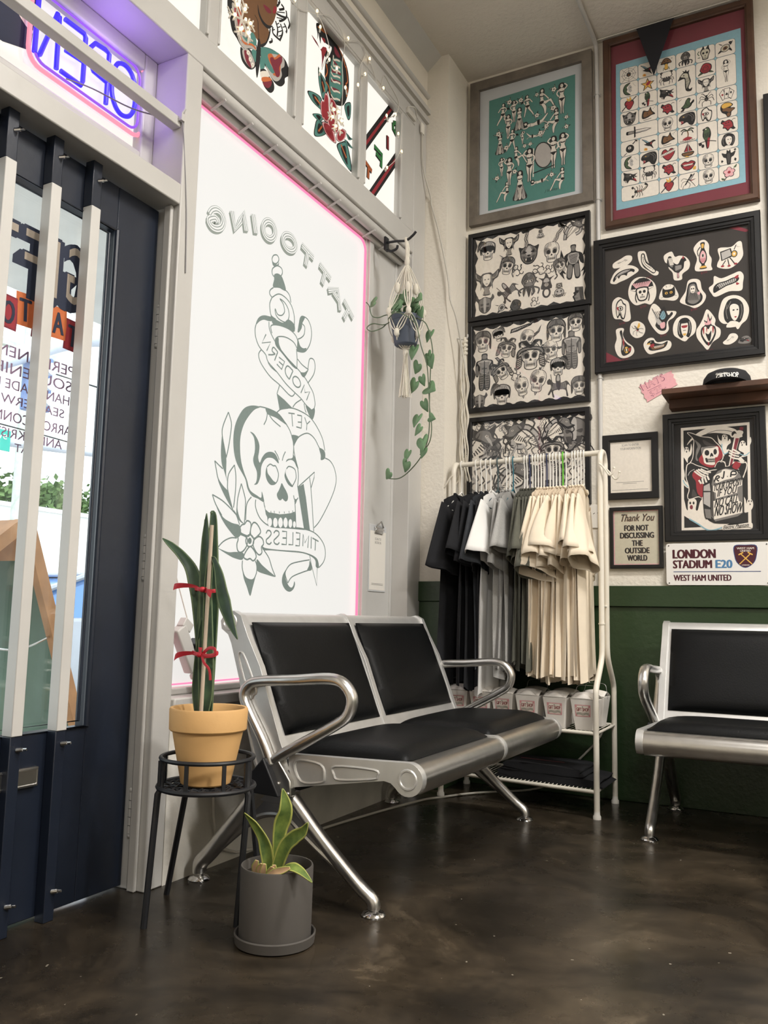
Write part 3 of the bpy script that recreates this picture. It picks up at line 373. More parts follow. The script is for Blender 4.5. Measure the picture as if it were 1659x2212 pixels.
'flameheart': 'P k 0,-10 -7,-4 -7,1 -3,3 -4,6 -1,5 0,10 2,6 4,8 3,3 7,1 7,-4;P p -3,3 -3,5 -1,4 0,8 1.6,4.6 3,6 2.4,3;P w -5.6,-3.4 -5.6,.4 -2.6,2 0,0 2.6,2 5.6,.4 5.6,-3.4 0,-8;P k -3,-2 0,-3 3,-1 2,-6 0,-7;P r -5.6,.4 -4,1.4 -4.4,-3;P r 5.6,.4 4,1.4 4.4,-3;P r -.6,-8 .6,-8 0,-10;P r -2,1 -1,.6 -1.6,-2',
'fly': 'E k 0,1 1.6,3 30;P y 0,3 4,9 5,4 1,1;P g 0,3 -4,7 -3,3 0,1;L k .5 -1,1 -6,3 -8,7;L k .5 -1,0 -7,-2 -8,-6;L k .5 0,-1 -3,-6 -2,-9;L k .5 1,0 6,0 9,-2;L k .5 0,-1 3,-5 7,-7;E r -.6,-1.4 1,1',
'can': 'p k -9,5 1,7 3,-1 -8,-4;p l -8,4 0,6 1.6,0 -7,-3;E k 4,1 3,3.4;E y 4,1 2.2,2.6;E w 4,1 1,1.2;L k .8 4,5 6,9 8,10;l k .8 -4,-4 -7,-8;l k .8 -2,-3 -1,-9;l k .8 0,-2 4,-8;E r -7,-9 1.6,.9;E r -1,-9.6 1.5,.9;E r 5,-8.6 1.6,.9;P w 6,9 9,11 10,8 8,7',
'shoe': 'P k -8,9 -4,9 -2,2 5,-3 9,-8 6,-10 1,-7 -5,-3 -8,2;P w -7,8 -5,8 -3,1 4,-4 8,-8 6,-9 1,-6 -4,-2 -7,2;L k .5 -6,6 -4,0 3,-5;H k .4,9 -6.6,6 5,-7 -4.4,6 6,-5.6',
'pig': 'P k -10,-5 -7,2 -1,6 6,6 9,3 8,0 6,2 3,1 2,-3 0,-1 -3,-1 -5,-5 -6,-2 -9,-8;P l -8,-4 -6,1 -1,4.6 5,4.8 3,2.4 -1,1 -5,-1;H k .4,10 -7,0 4,5 -5,-2 4,1.6;E k -8,-4 .7,.7',
'chief': 'p k -10,2 -9,6 -6,9 -2,11 2,11 6,9 9,6 10,2 5,0 -5,0;H w .7,13 -9.6,2.4 9.6,2.4 -4.6,.8 4.6,.8;H p .9,11 -8,7.4 8,7.4 -4,2 4,2;P k -5,3 5,3 5,-3 3,-8 -3,-8 -5,-3;P w -4,2 4,2 4,-3 2.4,-7 -2.4,-7 -4,-3;E k -1.8,-.6 1.3,1.3;E k 1.8,-.6 1.3,1.3;P k 0,-2.4 .7,-3.6 -.7,-3.6;l k .4 -2,-5 2,-5;H k .3,5 -1.8,-4.2 1.8,-4.2 -1.8,-6 1.8,-6;L k .8 -5,0 -6,-5 -5,-9;L k .8 5,0 6,-5 5,-9',
'tear': 'P k -5,-6 -3,2 -5,9 -2,10 -1,3 4,-2 8,-4 7,-8 2,-10 -3,-10;P l -3.6,-6 -2,1 -3.6,8 -2,3 0,-2;P r -2,0 -1,4 0,0 -1,-3;E y 2,-6 3,2.6;H k .5,9 0,-4 4,-8 0,-8 4,-4;E w 2,-6 1,1;P r 5,-5 8,-5 6,-8',
'badge': 'P w -9,-4 -8,1 -2,2 4,6 9,5 8,0 2,-1 -3,-5;L k .5 -7,-2 -4,0 -5,-3 -1,0 2,2 5,3;L k .5 2,4 6,2 3,0;E n -3,0 1,.4',
# bathing-suit and dress figures for the teal poster
'f_stand': 'P k -1.9,9.6 -.8,10.6 .8,10.6 1.9,9.6 2.2,7.6 1.6,6.4 -1.6,6.4 -2.2,7.6;E w 0,8.6 .95,1.25;P w -.5,7.2 -2,6.4 -1.5,4.2 -1.2,3 -1.9,1 -2,-.5 -1.4,-4 -.9,-6 -.9,-9.5 -.2,-9.7 0,-5 .1,-1.5 .3,-5 .5,-9.7 1.2,-9.5 1.1,-6 1.6,-4 2.1,-.5 1.9,1 1.2,3 1.5,4.2 2,6.4 .5,7.2;O k .3 -.5,7.2 -2,6.4 -1.5,4.2 -1.2,3 -1.9,1 -2,-.5 -1.4,-4 -.9,-6 -.9,-9.5 -.2,-9.7 0,-5 .1,-1.5 .3,-5 .5,-9.7 1.2,-9.5 1.1,-6 1.6,-4 2.1,-.5 1.9,1 1.2,3 1.5,4.2 2,6.4 .5,7.2;L k 1.2 -2,6.1 -3.1,4 -1.9,1.8;L w .8 -2,6.1 -3.1,4 -1.9,1.8;L k 1.2 2,6.1 3.4,7.8 1.7,9.6;L w .8 2,6.1 3.4,7.8 1.7,9.6;P k -1.3,5.2 0,4.8 1.3,5.2 1.1,4.3 -1.1,4.3;P k -1.9,.4 1.9,.4 .9,-.8 0,-1.8 -.9,-.8;l k .22 -.4,8.8 -.2,8.8;l k .22 .2,8.8 .4,8.8',
'f_walk': 'P k -.8,9.8 .3,10.6 1.8,10 2.4,8.4 2.6,6.2 1.4,6.6 -.6,7.4;E w .4,8.7 .9,1.2;P w 0,7.3 -1.5,6.6 -1.3,4.4 -1,3 -1.6,1.4 -1.8,-.4 -2.6,-3 -4.4,-6 -5.6,-8.8 -4.9,-9.4 -3,-6.4 -.9,-3.6 .4,-1.6 1.2,-4.4 1.8,-6.4 2.6,-9.6 3.4,-9.4 2.9,-6 2.6,-3.6 2.2,0 1.8,1.6 1.1,3 1.6,4.4 2,6.4 .9,7.2;O k .3 0,7.3 -1.5,6.6 -1.3,4.4 -1,3 -1.6,1.4 -1.8,-.4 -2.6,-3 -4.4,-6 -5.6,-8.8 -4.9,-9.4 -3,-6.4 -.9,-3.6 .4,-1.6 1.2,-4.4 1.8,-6.4 2.6,-9.6 3.4,-9.4 2.9,-6 2.6,-3.6 2.2,0 1.8,1.6 1.1,3 1.6,4.4 2,6.4 .9,7.2;L k 1.2 -1.5,6.3 -3,4.4 -4.2,2.6;L w .8 -1.5,6.3 -3,4.4 -4.2,2.6;L k 1.2 1.9,6.1 3.4,4.2 2.2,2;L w .8 1.9,6.1 3.4,4.2 2.2,2;P k -1.1,5.4 .3,5 1.6,5.2 1.3,4.4 -1,4.4;P k -1.7,.8 2.1,.6 1.2,-1 .3,-1.6 -1.2,-.8;P k 3.4,4 6.4,3 5,5.4',
'f_gown': 'P k -1.8,9.8 0,10.7 1.8,9.8 2.2,7.4 1.5,6.4 -1.5,6.4 -2.2,7.4;E w 0,8.6 .95,1.25;P k -2.2,6.6 -1.7,3.2 -3,-3 -4.8,-9.8 4.8,-9.8 3,-3 1.7,3.2 2.2,6.6 0,7.4;P w -.5,7 -1.8,6.2 -1.4,4 -1.1,3 -1.8,1 -1.2,-4 -.8,-9.4 .8,-9.4 1.2,-4 1.8,1 1.1,3 1.4,4 1.8,6.2 .5,7;P l 1.9,.6 4,-9.2 1.4,-9.2 1.6,-3;P l -1.9,.6 -4,-9.2 -1.4,-9.2 -1.6,-3;H k .25,7 -1.8,0 1.8,0 -4,-9.2 4,-9.2;P k -1.3,5 0,4.6 1.3,5 1.1,4.1 -1.1,4.1;P k -1.7,.2 1.7,.2 0,-1.8;l k .3 0,-2 0,-9',
'f_sit': 'P k -3.6,9.8 -2.2,10.6 -.8,10 -.4,7.6 -1,5 -3.2,5.6 -4,7.6;E w -2.2,8.6 .95,1.2;P w -2.6,7.2 -4,6.2 -3.8,4 -3.4,2.4 -4,0 -3.6,-1.8 -1.6,-2.6 1.6,-1.4 3.4,-.6 5.4,-4 8,-8.6 8.8,-8 6.4,-3.4 4.6,.8 3.6,1.2 .4,.6 -.8,1.2 -1.2,2.8 -1,4.4 -.6,6 -1.8,7.2;O k .3 -2.6,7.2 -4,6.2 -3.8,4 -3.4,2.4 -4,0 -3.6,-1.8 -1.6,-2.6 1.6,-1.4 3.4,-.6 5.4,-4 8,-8.6 8.8,-8 6.4,-3.4 4.6,.8 3.6,1.2 .4,.6 -.8,1.2 -1.2,2.8 -1,4.4 -.6,6 -1.8,7.2;P w -3.2,-1 -.6,-1.4 1,-4.4 .6,-8.8 -.4,-9.2 -1.2,-5;O k .3 -3.2,-1 -.6,-1.4 1,-4.4 .6,-8.8 -.4,-9.2 -1.2,-5;L k 1.2 -.8,5.8 1,3.6 2.6,1.4;L w .8 -.8,5.8 1,3.6 2.6,1.4;P k -3.6,5 -2.2,4.6 -.9,4.9 -1.1,4 -3.5,4;P k -3.9,.6 -.9,.8 -1.4,-1 -3.4,-1.4;L k .3 -3.8,5 -3.6,3',
'f_lie': 'P k -10,1.4 -9,3.6 -6.6,3.8 -5.4,2 -4,.4 -6,-.6 -9,-.4;E w -7.6,1.8 1.2,.95;P w -6.2,1 -4,1.8 -1,1.4 1,2.2 3,3 4.6,2.4 7,4.4 9.6,6.8 10,6 8,3 5.6,.2 3,-1.2 0,-1 -2,-1.4 -4.4,-1 -6,-.4;O k .3 -6.2,1 -4,1.8 -1,1.4 1,2.2 3,3 4.6,2.4 7,4.4 9.6,6.8 10,6 8,3 5.6,.2 3,-1.2 0,-1 -2,-1.4 -4.4,-1 -6,-.4;L w .9 4,-.4 7,.6 9.6,-1;O k .25 3.4,-.6 7,1 9.8,-.8 7,.2;L k 1.2 -5,-.4 -7,-1.6 -9.4,-1.4;L w .8 -5,-.4 -7,-1.6 -9.4,-1.4;P k 1.6,2.2 3.6,2.6 3.4,-.8 2,-.9;L k .3 -4,1.6 -3.6,-.8',
'blossom': 'E k 0,0 6,6;E w 0,3.4 2.2,2.2;E w 3.3,1 2.2,2.2;E w 2,-2.9 2.2,2.2;E w -2,-2.9 2.2,2.2;E w -3.3,1 2.2,2.2;E k 0,0 1.2,1.2;P k 4,4 9,8 6,2;P k -4,4 -9,8 -6,2;P k -5,-3 -9,-8 -3,-5;P k 5,-3 9,-8 3,-5;p w -5,4 -7.6,6.6 -5.6,3;p w 5,4 7.6,6.6 5.6,3;p w 5,-4 7.6,-6.6 4,-4.6',
}
# ---------------------------------------------------------------- artwork outlines, millimetres in the plane of their own sheet
WINDOW_ART = [('P','k',1,0,[560,1101,508,1093,463,1072,432,1035,412,993,406,945,414,895,434,857,469,825,489,805,503,774,531,752,571,746,608,738,604,757,592,777,590,753,562,758,526,768,510,782,498,806,476,836,458,870,448,916,448,963,464,1009,492,1048,525,1080,556,1096]),('L','k',2,5,[556,1100,596,1104,646,1104,690,1097,735,1072,763,1052,783,1025,796,992,795,950]),('P','k',1,0,[596,1104,638,1104,681,1098,721,1083,746,1068,709,1073,665,1081,624,1081,606,1085]),('L','k',2,5,[596,1102,607,1084,602,1058,588,1036]),('L','k',2,5,[623,1080,649,1066,699,1052]),('P','k',1,0,[504,991,527,989,552,972,565,952,565,928,561,903,572,885,586,908,608,929,640,940,670,937,692,917,695,903,671,913,650,917,617,911,594,892,582,868,581,839,571,813,560,800,542,796,553,806,558,825,555,849,535,874,530,893,537,918,538,942,531,970,520,982]),('L','k',2,5,[666,949,687,933,698,918]),('L','k',2,5,[739,959,726,938,720,919]),('P','k',1,0,[745,918,757,932,788,941,796,956,804,952,820,931,833,905,819,914,807,927,788,933,766,929]),('L','k',2,5,[831,905,838,875,834,830]),('P','k',1,0,[619,877,612,858,614,839,627,821,648,811,673,815,683,824,664,830,642,843,625,855]),('L','k',2,5,[619,877,639,891,660,888,675,890,689,876,697,860,693,837,681,822]),('L','k',2,5,[751,891,765,903,790,904,811,898,819,882,820,861,805,838,795,827]),('P','k',1,0,[751,892,743,877,739,861,749,845,768,830,791,824,802,828,781,840,759,857,746,875]),('P','k',1,0,[722,829,738,816,756,801,768,785,767,769,755,760,741,763,730,768,721,761,707,760,695,770,692,782,704,798,714,815]),('p','k',1,0,[611,731,622,711,643,703,676,704,715,704,753,710,793,718,822,728,828,698,832,663,675,651,638,657,634,683,623,694]),('P','f',3,0,[665,667,664,659,659,652,652,649,645,651,640,656,637,664,639,673,643,679,650,682,657,681,663,675]),('P','f',3,0,[703,670,702,660,696,653,689,650,681,651,675,658,673,667,674,676,679,684,687,687,694,685,700,679]),('P','f',3,0,[738,674,737,664,731,656,724,652,716,654,710,661,707,670,709,681,714,688,721,692,729,690,735,683]),('P','f',3,0,[772,678,771,667,766,659,758,656,751,658,745,665,742,674,744,684,749,692,756,696,763,694,769,687]),('P','f',3,0,[804,677,803,669,798,662,792,659,785,661,780,666,778,675,779,683,783,690,790,693,797,692,802,686]),('P','f',3,0,[830,676,829,669,825,664,820,662,815,663,811,668,810,674,811,681,814,686,819,688,824,687,828,683]),('l','k',2,4,[655,710,657,703]),('l','k',2,4,[677,713,680,705]),('l','k',2,4,[712,715,714,707]),('l','k',2,4,[746,719,748,711]),('l','k',2,4,[779,725,781,717]),('l','k',2,4,[804,730,806,722]),('L','k',2,5,[556,741,555,719,567,695,592,671,634,654,675,651]),('L','k',2,5,[608,738,611,727,617,718]),('P','k',1,0,[634,657,675,654,761,659,832,664,897,665,902,661,761,653,667,647]),('L','k',2,5,[808,792,814,778,830,777,841,787]),('P','k',1,0,[815,773,833,778,823,758]),('L','k',2,5,[819,763,825,728,832,665]),('p','k',1,0,[834,827,878,850,899,795,935,671,940,660,892,664,859,758]),('l','k',2,5,[922,883,935,837,949,764,966,661]),('l','k',2,5,[834,828,958,912,956,888,934,839]),('L','k',2,5,[796,992,806,1009,832,1038,883,1063,921,1064,956,1050,983,1027,995,1019]),('P','k',1,0,[989,1021,1032,1016,1038,986,1006,972,1003,993]),('P','k',1,0,[778,1032,800,1039,832,1038,815,1019,796,992,788,1011]),('L','k',2,5,[1038,986,1077,982,1110,962,1130,932,1135,899,1121,858,1087,804,1039,743,1001,702,968,677]),('L','k',2,5,[796,992,801,967,815,938,834,905]),('L','k',2,5,[672,1104,697,1122,749,1140,803,1147,878,1143,927,1130,979,1098,1016,1061,1034,1018]),('l','k',2,5,[750,1119,795,1126]),('l','k',2,5,[774,1123,784,1071]),('l','k',2,5,[847,1129,847,1077]),('l','k',2,5,[813,1125,847,1129]),('l','k',2,5,[820,1097,847,1102]),('l','k',2,5,[810,1075,847,1077]),('l','k',2,5,[887,1077,888,1103,869,1128]),('l','k',2,5,[888,1103,911,1121]),('L','k',2,5,[371,1036,344,979,342,946,357,903,370,869]),('L','k',2,5,[371,1036,390,1002,390,970,381,912,370,869]),('P','k',1,0,[342,946,355,907,371,867,374,810,382,784,363,817,347,842,339,886]),('L','k',2,5,[307,846,328,836,354,825]),('L','k',2,5,[307,846,317,819,331,785,360,762,385,750]),('P','k',1,0,[331,785,360,762,385,750,399,727,424,684,403,700,369,732,338,768]),('L','k',2,5,[419,850,388,812,384,775,389,748,419,688]),('L','k',2,5,[419,850,430,810,431,754,424,694]),('L','k',2,5,[464,788,490,739,494,707,492,644]),('L','k',2,5,[464,788,447,733,445,687,454,660]),('P','k',1,0,[447,733,448,692,467,657,491,642,462,650,442,675]),('L','k',2,5,[303,725,356,712,404,691,442,670]),('L','k',2,5,[303,725,323,694,360,658]),('P','k',1,0,[326,690,367,653,419,638,465,633,474,602,448,587,406,609,361,645]),('L','k',2,5,[528,747,510,730,500,708,499,656]),('L','k',2,5,[424,684,442,670,464,636]),('C','k',2,6,[554,585,552,574,543,565,531,561,519,562,509,570,505,581,508,592,516,601,528,605,540,603,550,596]),('P','k',1,0,[541,584,540,578,536,573,530,571,524,572,520,576,518,582,519,588,523,592,529,595,535,593,539,590]),('C','k',2,6,[515,599,472,607,465,622,478,637,494,642,507,655,525,653,533,641,527,607]),('C','k',2,6,[533,608,533,632,546,652,565,652,586,637,594,621,576,605,554,594]),('C','k',2,6,[556,589,585,604,609,596,616,578,603,565,608,546,593,535,573,543,551,567]),('C','k',2,6,[525,558,504,536,497,519,517,512,535,517,555,510,572,524,565,543,540,561]),('C','k',2,6,[511,592,473,601,457,596,459,580,453,564,458,543,474,535,495,544,513,566]),('L','k',2,5,[344,541,374,566,415,583,451,586]),('P','k',1,0,[344,541,404,531,448,535,494,534,490,510,449,511,412,519]),('L','k',2,5,[490,507,490,481,505,452,529,440,560,441,578,466,578,494,567,512]),('P','k',1,0,[490,481,505,452,529,440,564,442,576,459,558,409,545,379,523,412,502,443]),('L','k',2,5,[620,555,654,528,677,491,702,459]),('P','k',1,0,[578,518,611,499,653,480,702,458,638,464,589,472,579,485]),('L','k',2,5,[675,651,832,663,897,664,964,658,1015,639,1052,610,1064,573,1051,540,1017,514]),('P','k',1,0,[608,571,631,564,732,565,856,570,931,566,980,557,1006,543,1016,513,992,515,986,541,951,556,884,564,767,561,665,558,616,555]),('l','k',2,4,[941,561,953,528,1003,436,1002,511,991,536]),('L','k',2,5,[942,541,859,527,805,514,776,492,768,471,788,438]),('P','k',1,0,[774,492,751,466,749,436,772,412,803,404,829,415,840,435,834,447,828,430,815,421,795,428,774,452,768,476]),('L','k',2,5,[788,438,817,464,889,486,959,503]),('P','k',1,0,[944,538,962,502,926,496,939,517]),('l','k',2,6,[958,633,1006,623]),('l','k',2,6,[982,628,981,583]),('l','k',2,6,[949,637,950,588]),('l','k',2,6,[887,593,887,642,902,608,929,640,925,589]),('l','k',2,6,[833,643,863,644,862,592,833,591]),('l','k',2,6,[839,617,862,619]),('l','k',2,6,[812,643,814,592,784,591]),('l','k',2,6,[736,639,767,641,768,589,735,588]),('l','k',2,6,[741,613,768,615]),('L','k',2,6,[680,626,693,637,712,635,715,623,699,610,683,598,690,587,709,585,720,594]),('L','k',2,6,[630,620,639,632,656,632,663,621,649,607,633,596,637,584,655,581,667,590]),('C','k',2,5,[645,1725,642,1715,634,1705,623,1698,611,1696,603,1699,599,1707,602,1717,609,1727,621,1734,632,1737,641,1733]),('P','k',1,0,[600,1700,611,1694,638,1701,646,1714,645,1699,626,1687,607,1685]),('C','k',2,5,[673,1683,669,1670,656,1656,638,1646,620,1642,607,1646,602,1656,605,1670,618,1683,635,1694,653,1697,667,1694]),('P','k',3,0,[616,1648,632,1661,654,1665,676,1656,701,1614,649,1609,612,1599,618,1631]),('L','k',2,5,[615,1596,595,1578,593,1562,609,1553]),('L','k',2,5,[615,1598,657,1612,701,1615,729,1604,740,1578]),('L','k',2,5,[609,1553,596,1525,600,1496,610,1478,640,1474]),('L','k',2,5,[609,1553,650,1582,694,1586,740,1570,765,1536,770,1500,769,1465]),('C','k',2,5,[662,1566,695,1563,722,1545,731,1519,720,1493,701,1482,661,1482,638,1494,633,1515,651,1498,680,1504,698,1527,685,1554]),('P','k',1,0,[605,1477,640,1474,692,1477,726,1502,770,1495,770,1463,711,1465,658,1456,624,1447]),('P','k',1,0,[599,1472,556,1462,525,1440,511,1408,534,1430,561,1446,592,1451,615,1459,624,1472]),('L','k',2,5,[513,1411,508,1390,514,1362,532,1337,553,1324]),('L','k',2,5,[618,1410,608,1432,624,1446,675,1459,738,1463,784,1451,802,1425,796,1402]),('L','k',2,5,[796,1402,768,1420,713,1423,661,1409,641,1391]),('P','k',1,0,[641,1392,663,1405,670,1379,709,1349,800,1317,765,1318,700,1346,648,1367]),('L','k',2,5,[797,1471,804,1506,812,1536,830,1550,868,1549,894,1524,901,1488,889,1446,862,1411,834,1397,793,1390]),('P','k',1,0,[812,1536,835,1550,846,1548,829,1520,824,1496,800,1471]),('L','k',2,5,[825,1517,847,1509,844,1476,821,1454,799,1442]),('P','k',1,0,[799,1442,819,1419,843,1416,866,1424,857,1408,834,1397,792,1391,796,1407]),('L','k',2,5,[793,1390,799,1360,800,1320]),('L','k',2,5,[802,1358,837,1344,886,1336]),('L','k',2,5,[881,1329,888,1375,902,1390,927,1388,936,1361,926,1325,884,1277]),('P','k',1,0,[886,1336,855,1294,826,1307,858,1317]),('L','k',2,5,[595,1449,599,1424,619,1400,655,1375,727,1342,802,1318,859,1296,900,1269,930,1244,945,1204,939,1181]),('L','k',2,5,[553,1324,583,1312,601,1288,662,1264,725,1234,789,1214,837,1200,876,1182,915,1172]),('P','k',1,0,[874,1179,915,1172,942,1184,945,1161,929,1131,902,1144]),('L','k',2,5,[553,1324,538,1304,544,1281,570,1259,621,1233,682,1218,763,1192,794,1214]),('P','k',1,0,[596,1294,611,1280,664,1263,627,1269,603,1281]),('l','k',2,5,[682,1216,667,1179,690,1120]),('p','k',1,0,[667,1179,720,1166,775,1147,688,1119,678,1151]),('L','k',2,5,[780,1150,801,1172,839,1196]),('l','k',2,5,[861,1184,872,1157,880,1150]),('L','k',2,5,[670,1102,697,1122,749,1139]),('l','k',2,6,[835,1223,859,1264,865,1232,901,1245,879,1203]),('l','k',2,6,[671,1328,711,1321,692,1284,658,1296]),('l','k',2,6,[701,1303,672,1310]),('l','k',2,6,[661,1346,642,1306]),('l','k',2,6,[645,1333,624,1324,599,1317]),('l','k',2,6,[579,1393,555,1351,612,1372,588,1330]),('l','k',2,6,[772,1300,748,1258]),('C','k',2,6,[823,1273,830,1263,829,1252,820,1244,807,1240,792,1242,779,1249,773,1259,774,1270,782,1278,796,1282,811,1280]),('L','k',2,6,[772,1300,734,1310,717,1290,725,1270,748,1258]),('L','k',2,6,[661,1346,632,1357,623,1340,645,1333]),('L','q',1,27,[213,1716,228,1737,251,1751,278,1749,293,1729,283,1701,256,1682,227,1678,212,1695,247,1717,260,1705]),('L','q',1,27,[210,1710,225,1731,248,1745,275,1743,290,1723,280,1695,253,1676,224,1673,209,1690,244,1711,257,1699]),('L','q',2,28,[216,1721,230,1742,254,1756,281,1754,295,1734,286,1705,259,1686,229,1683,214,1700,249,1722,263,1710]),('L','f',3,24.5,[216,1721,230,1742,254,1756,281,1754,295,1734,286,1705,259,1686,229,1683,214,1700,249,1722,263,1710]),('L','q',4,14,[216,1721,230,1742,254,1756,281,1754,295,1734,286,1705,259,1686,229,1683,214,1700,249,1722,263,1710]),('L','f',5,7,[216,1721,230,1742,254,1756,281,1754,295,1734,286,1705,259,1686,229,1683,214,1700,249,1722,263,1710]),('l','q',1,27,[337,1785,360,1723,390,1769,404,1811,427,1745]),('l','q',1,27,[334,1779,356,1717,386,1763,400,1804,423,1739]),('l','q',2,28,[340,1790,362,1728,392,1775,406,1816,430,1751]),('l','f',3,24.5,[340,1790,362,1728,392,1775,406,1816,430,1751]),('l','q',4,14,[340,1790,362,1728,392,1775,406,1816,430,1751]),('l','f',5,7,[340,1790,362,1728,392,1775,406,1816,430,1751]),('l','q',1,27,[464,1829,486,1761]),('l','q',1,27,[460,1823,482,1755]),('l','q',2,28,[467,1835,489,1767]),('l','f',3,24.5,[467,1835,489,1767]),('l','q',4,14,[467,1835,489,1767]),('l','f',5,7,[467,1835,489,1767]),('l','q',1,27,[802,1845,895,1825]),('l','q',1,27,[797,1839,890,1818]),('l','q',2,28,[805,1851,898,1831]),('l','f',3,24.5,[805,1851,898,1831]),('l','q',4,14,[805,1851,898,1831]),('l','f',5,7,[805,1851,898,1831]),('l','q',1,27,[850,1835,835,1769]),('l','q',1,27,[845,1828,831,1763]),('l','q',2,28,[853,1841,839,1775]),('l','f',3,24.5,[853,1841,839,1775]),('l','q',4,14,[853,1841,839,1775]),('l','f',5,7,[853,1841,839,1775]),('l','q',1,27,[943,1817,1037,1786]),('l','q',1,27,[939,1810,1032,1779]),('l','q',2,28,[947,1823,1041,1792]),('l','f',3,24.5,[947,1823,1041,1792]),('l','q',4,14,[947,1823,1041,1792]),('l','f',5,7,[947,1823,1041,1792]),('l','q',1,27,[992,1801,968,1739]),('l','q',1,27,[987,1794,964,1732]),('l','q',2,28,[996,1807,972,1745]),('l','f',3,24.5,[996,1807,972,1745]),('l','q',4,14,[996,1807,972,1745]),('l','f',5,7,[996,1807,972,1745]),('l','q',1,27,[1019,1727,1100,1760,1124,1671]),('l','q',1,27,[1014,1720,1095,1753,1118,1664]),('l','q',2,28,[1023,1733,1104,1766,1128,1677]),('l','f',3,24.5,[1023,1733,1104,1766,1128,1677]),('l','q',4,14,[1023,1733,1104,1766,1128,1677]),('l','f',5,7,[1023,1733,1104,1766,1128,1677]),('l','q',1,27,[1061,1737,1110,1715]),('l','q',1,27,[1056,1730,1105,1708]),('l','q',2,28,[1065,1743,1114,1721]),('l','f',3,24.5,[1065,1743,1114,1721]),('l','q',4,14,[1065,1743,1114,1721]),('l','f',5,7,[1065,1743,1114,1721]),('l','q',1,27,[1154,1731,1244,1675]),('l','q',1,27,[1149,1723,1238,1668]),('l','q',2,28,[1158,1737,1248,1681]),('l','f',3,24.5,[1158,1737,1248,1681]),('l','q',4,14,[1158,1737,1248,1681]),('l','f',5,7,[1158,1737,1248,1681]),('l','q',1,27,[1198,1703,1158,1645]),('l','q',1,27,[1193,1695,1153,1638]),('l','q',2,28,[1203,1709,1162,1651]),('l','f',3,24.5,[1203,1709,1162,1651]),('l','q',4,14,[1203,1709,1162,1651]),('l','f',5,7,[1203,1709,1162,1651]),('C','q',1,27,[607,1833,610,1815,601,1796,585,1782,565,1775,546,1779,534,1791,532,1809,539,1828,556,1842,576,1849,595,1846]),('C','q',1,27,[603,1827,606,1809,598,1790,581,1775,561,1769,542,1773,530,1785,528,1803,536,1821,552,1836,572,1842,591,1839]),('C','q',2,28,[610,1839,613,1820,605,1802,588,1787,568,1781,549,1784,537,1797,534,1815,542,1833,559,1848,579,1854,598,1851]),('C','f',3,24.5,[610,1839,613,1820,605,1802,588,1787,568,1781,549,1784,537,1797,534,1815,542,1833,559,1848,579,1854,598,1851]),('C','q',4,14,[610,1839,613,1820,605,1802,588,1787,568,1781,549,1784,537,1797,534,1815,542,1833,559,1848,579,1854,598,1851]),('C','f',5,7,[610,1839,613,1820,605,1802,588,1787,568,1781,549,1784,537,1797,534,1815,542,1833,559,1848,579,1854,598,1851]),('C','q',1,27,[744,1844,755,1830,754,1814,741,1798,720,1788,696,1787,677,1793,666,1806,668,1822,680,1838,701,1848,724,1850]),('C','q',1,27,[740,1837,751,1824,750,1807,736,1792,715,1782,692,1780,673,1787,662,1800,664,1816,676,1831,697,1841,720,1843]),('C','q',2,28,[748,1849,758,1836,757,1819,744,1804,723,1794,699,1792,680,1799,670,1812,671,1828,683,1843,704,1853,728,1856]),('C','f',3,24.5,[748,1849,758,1836,757,1819,744,1804,723,1794,699,1792,680,1799,670,1812,671,1828,683,1843,704,1853,728,1856]),('C','q',4,14,[748,1849,758,1836,757,1819,744,1804,723,1794,699,1792,680,1799,670,1812,671,1828,683,1843,704,1853,728,1856]),('C','f',5,7,[748,1849,758,1836,757,1819,744,1804,723,1794,699,1792,680,1799,670,1812,671,1828,683,1843,704,1853,728,1856])]
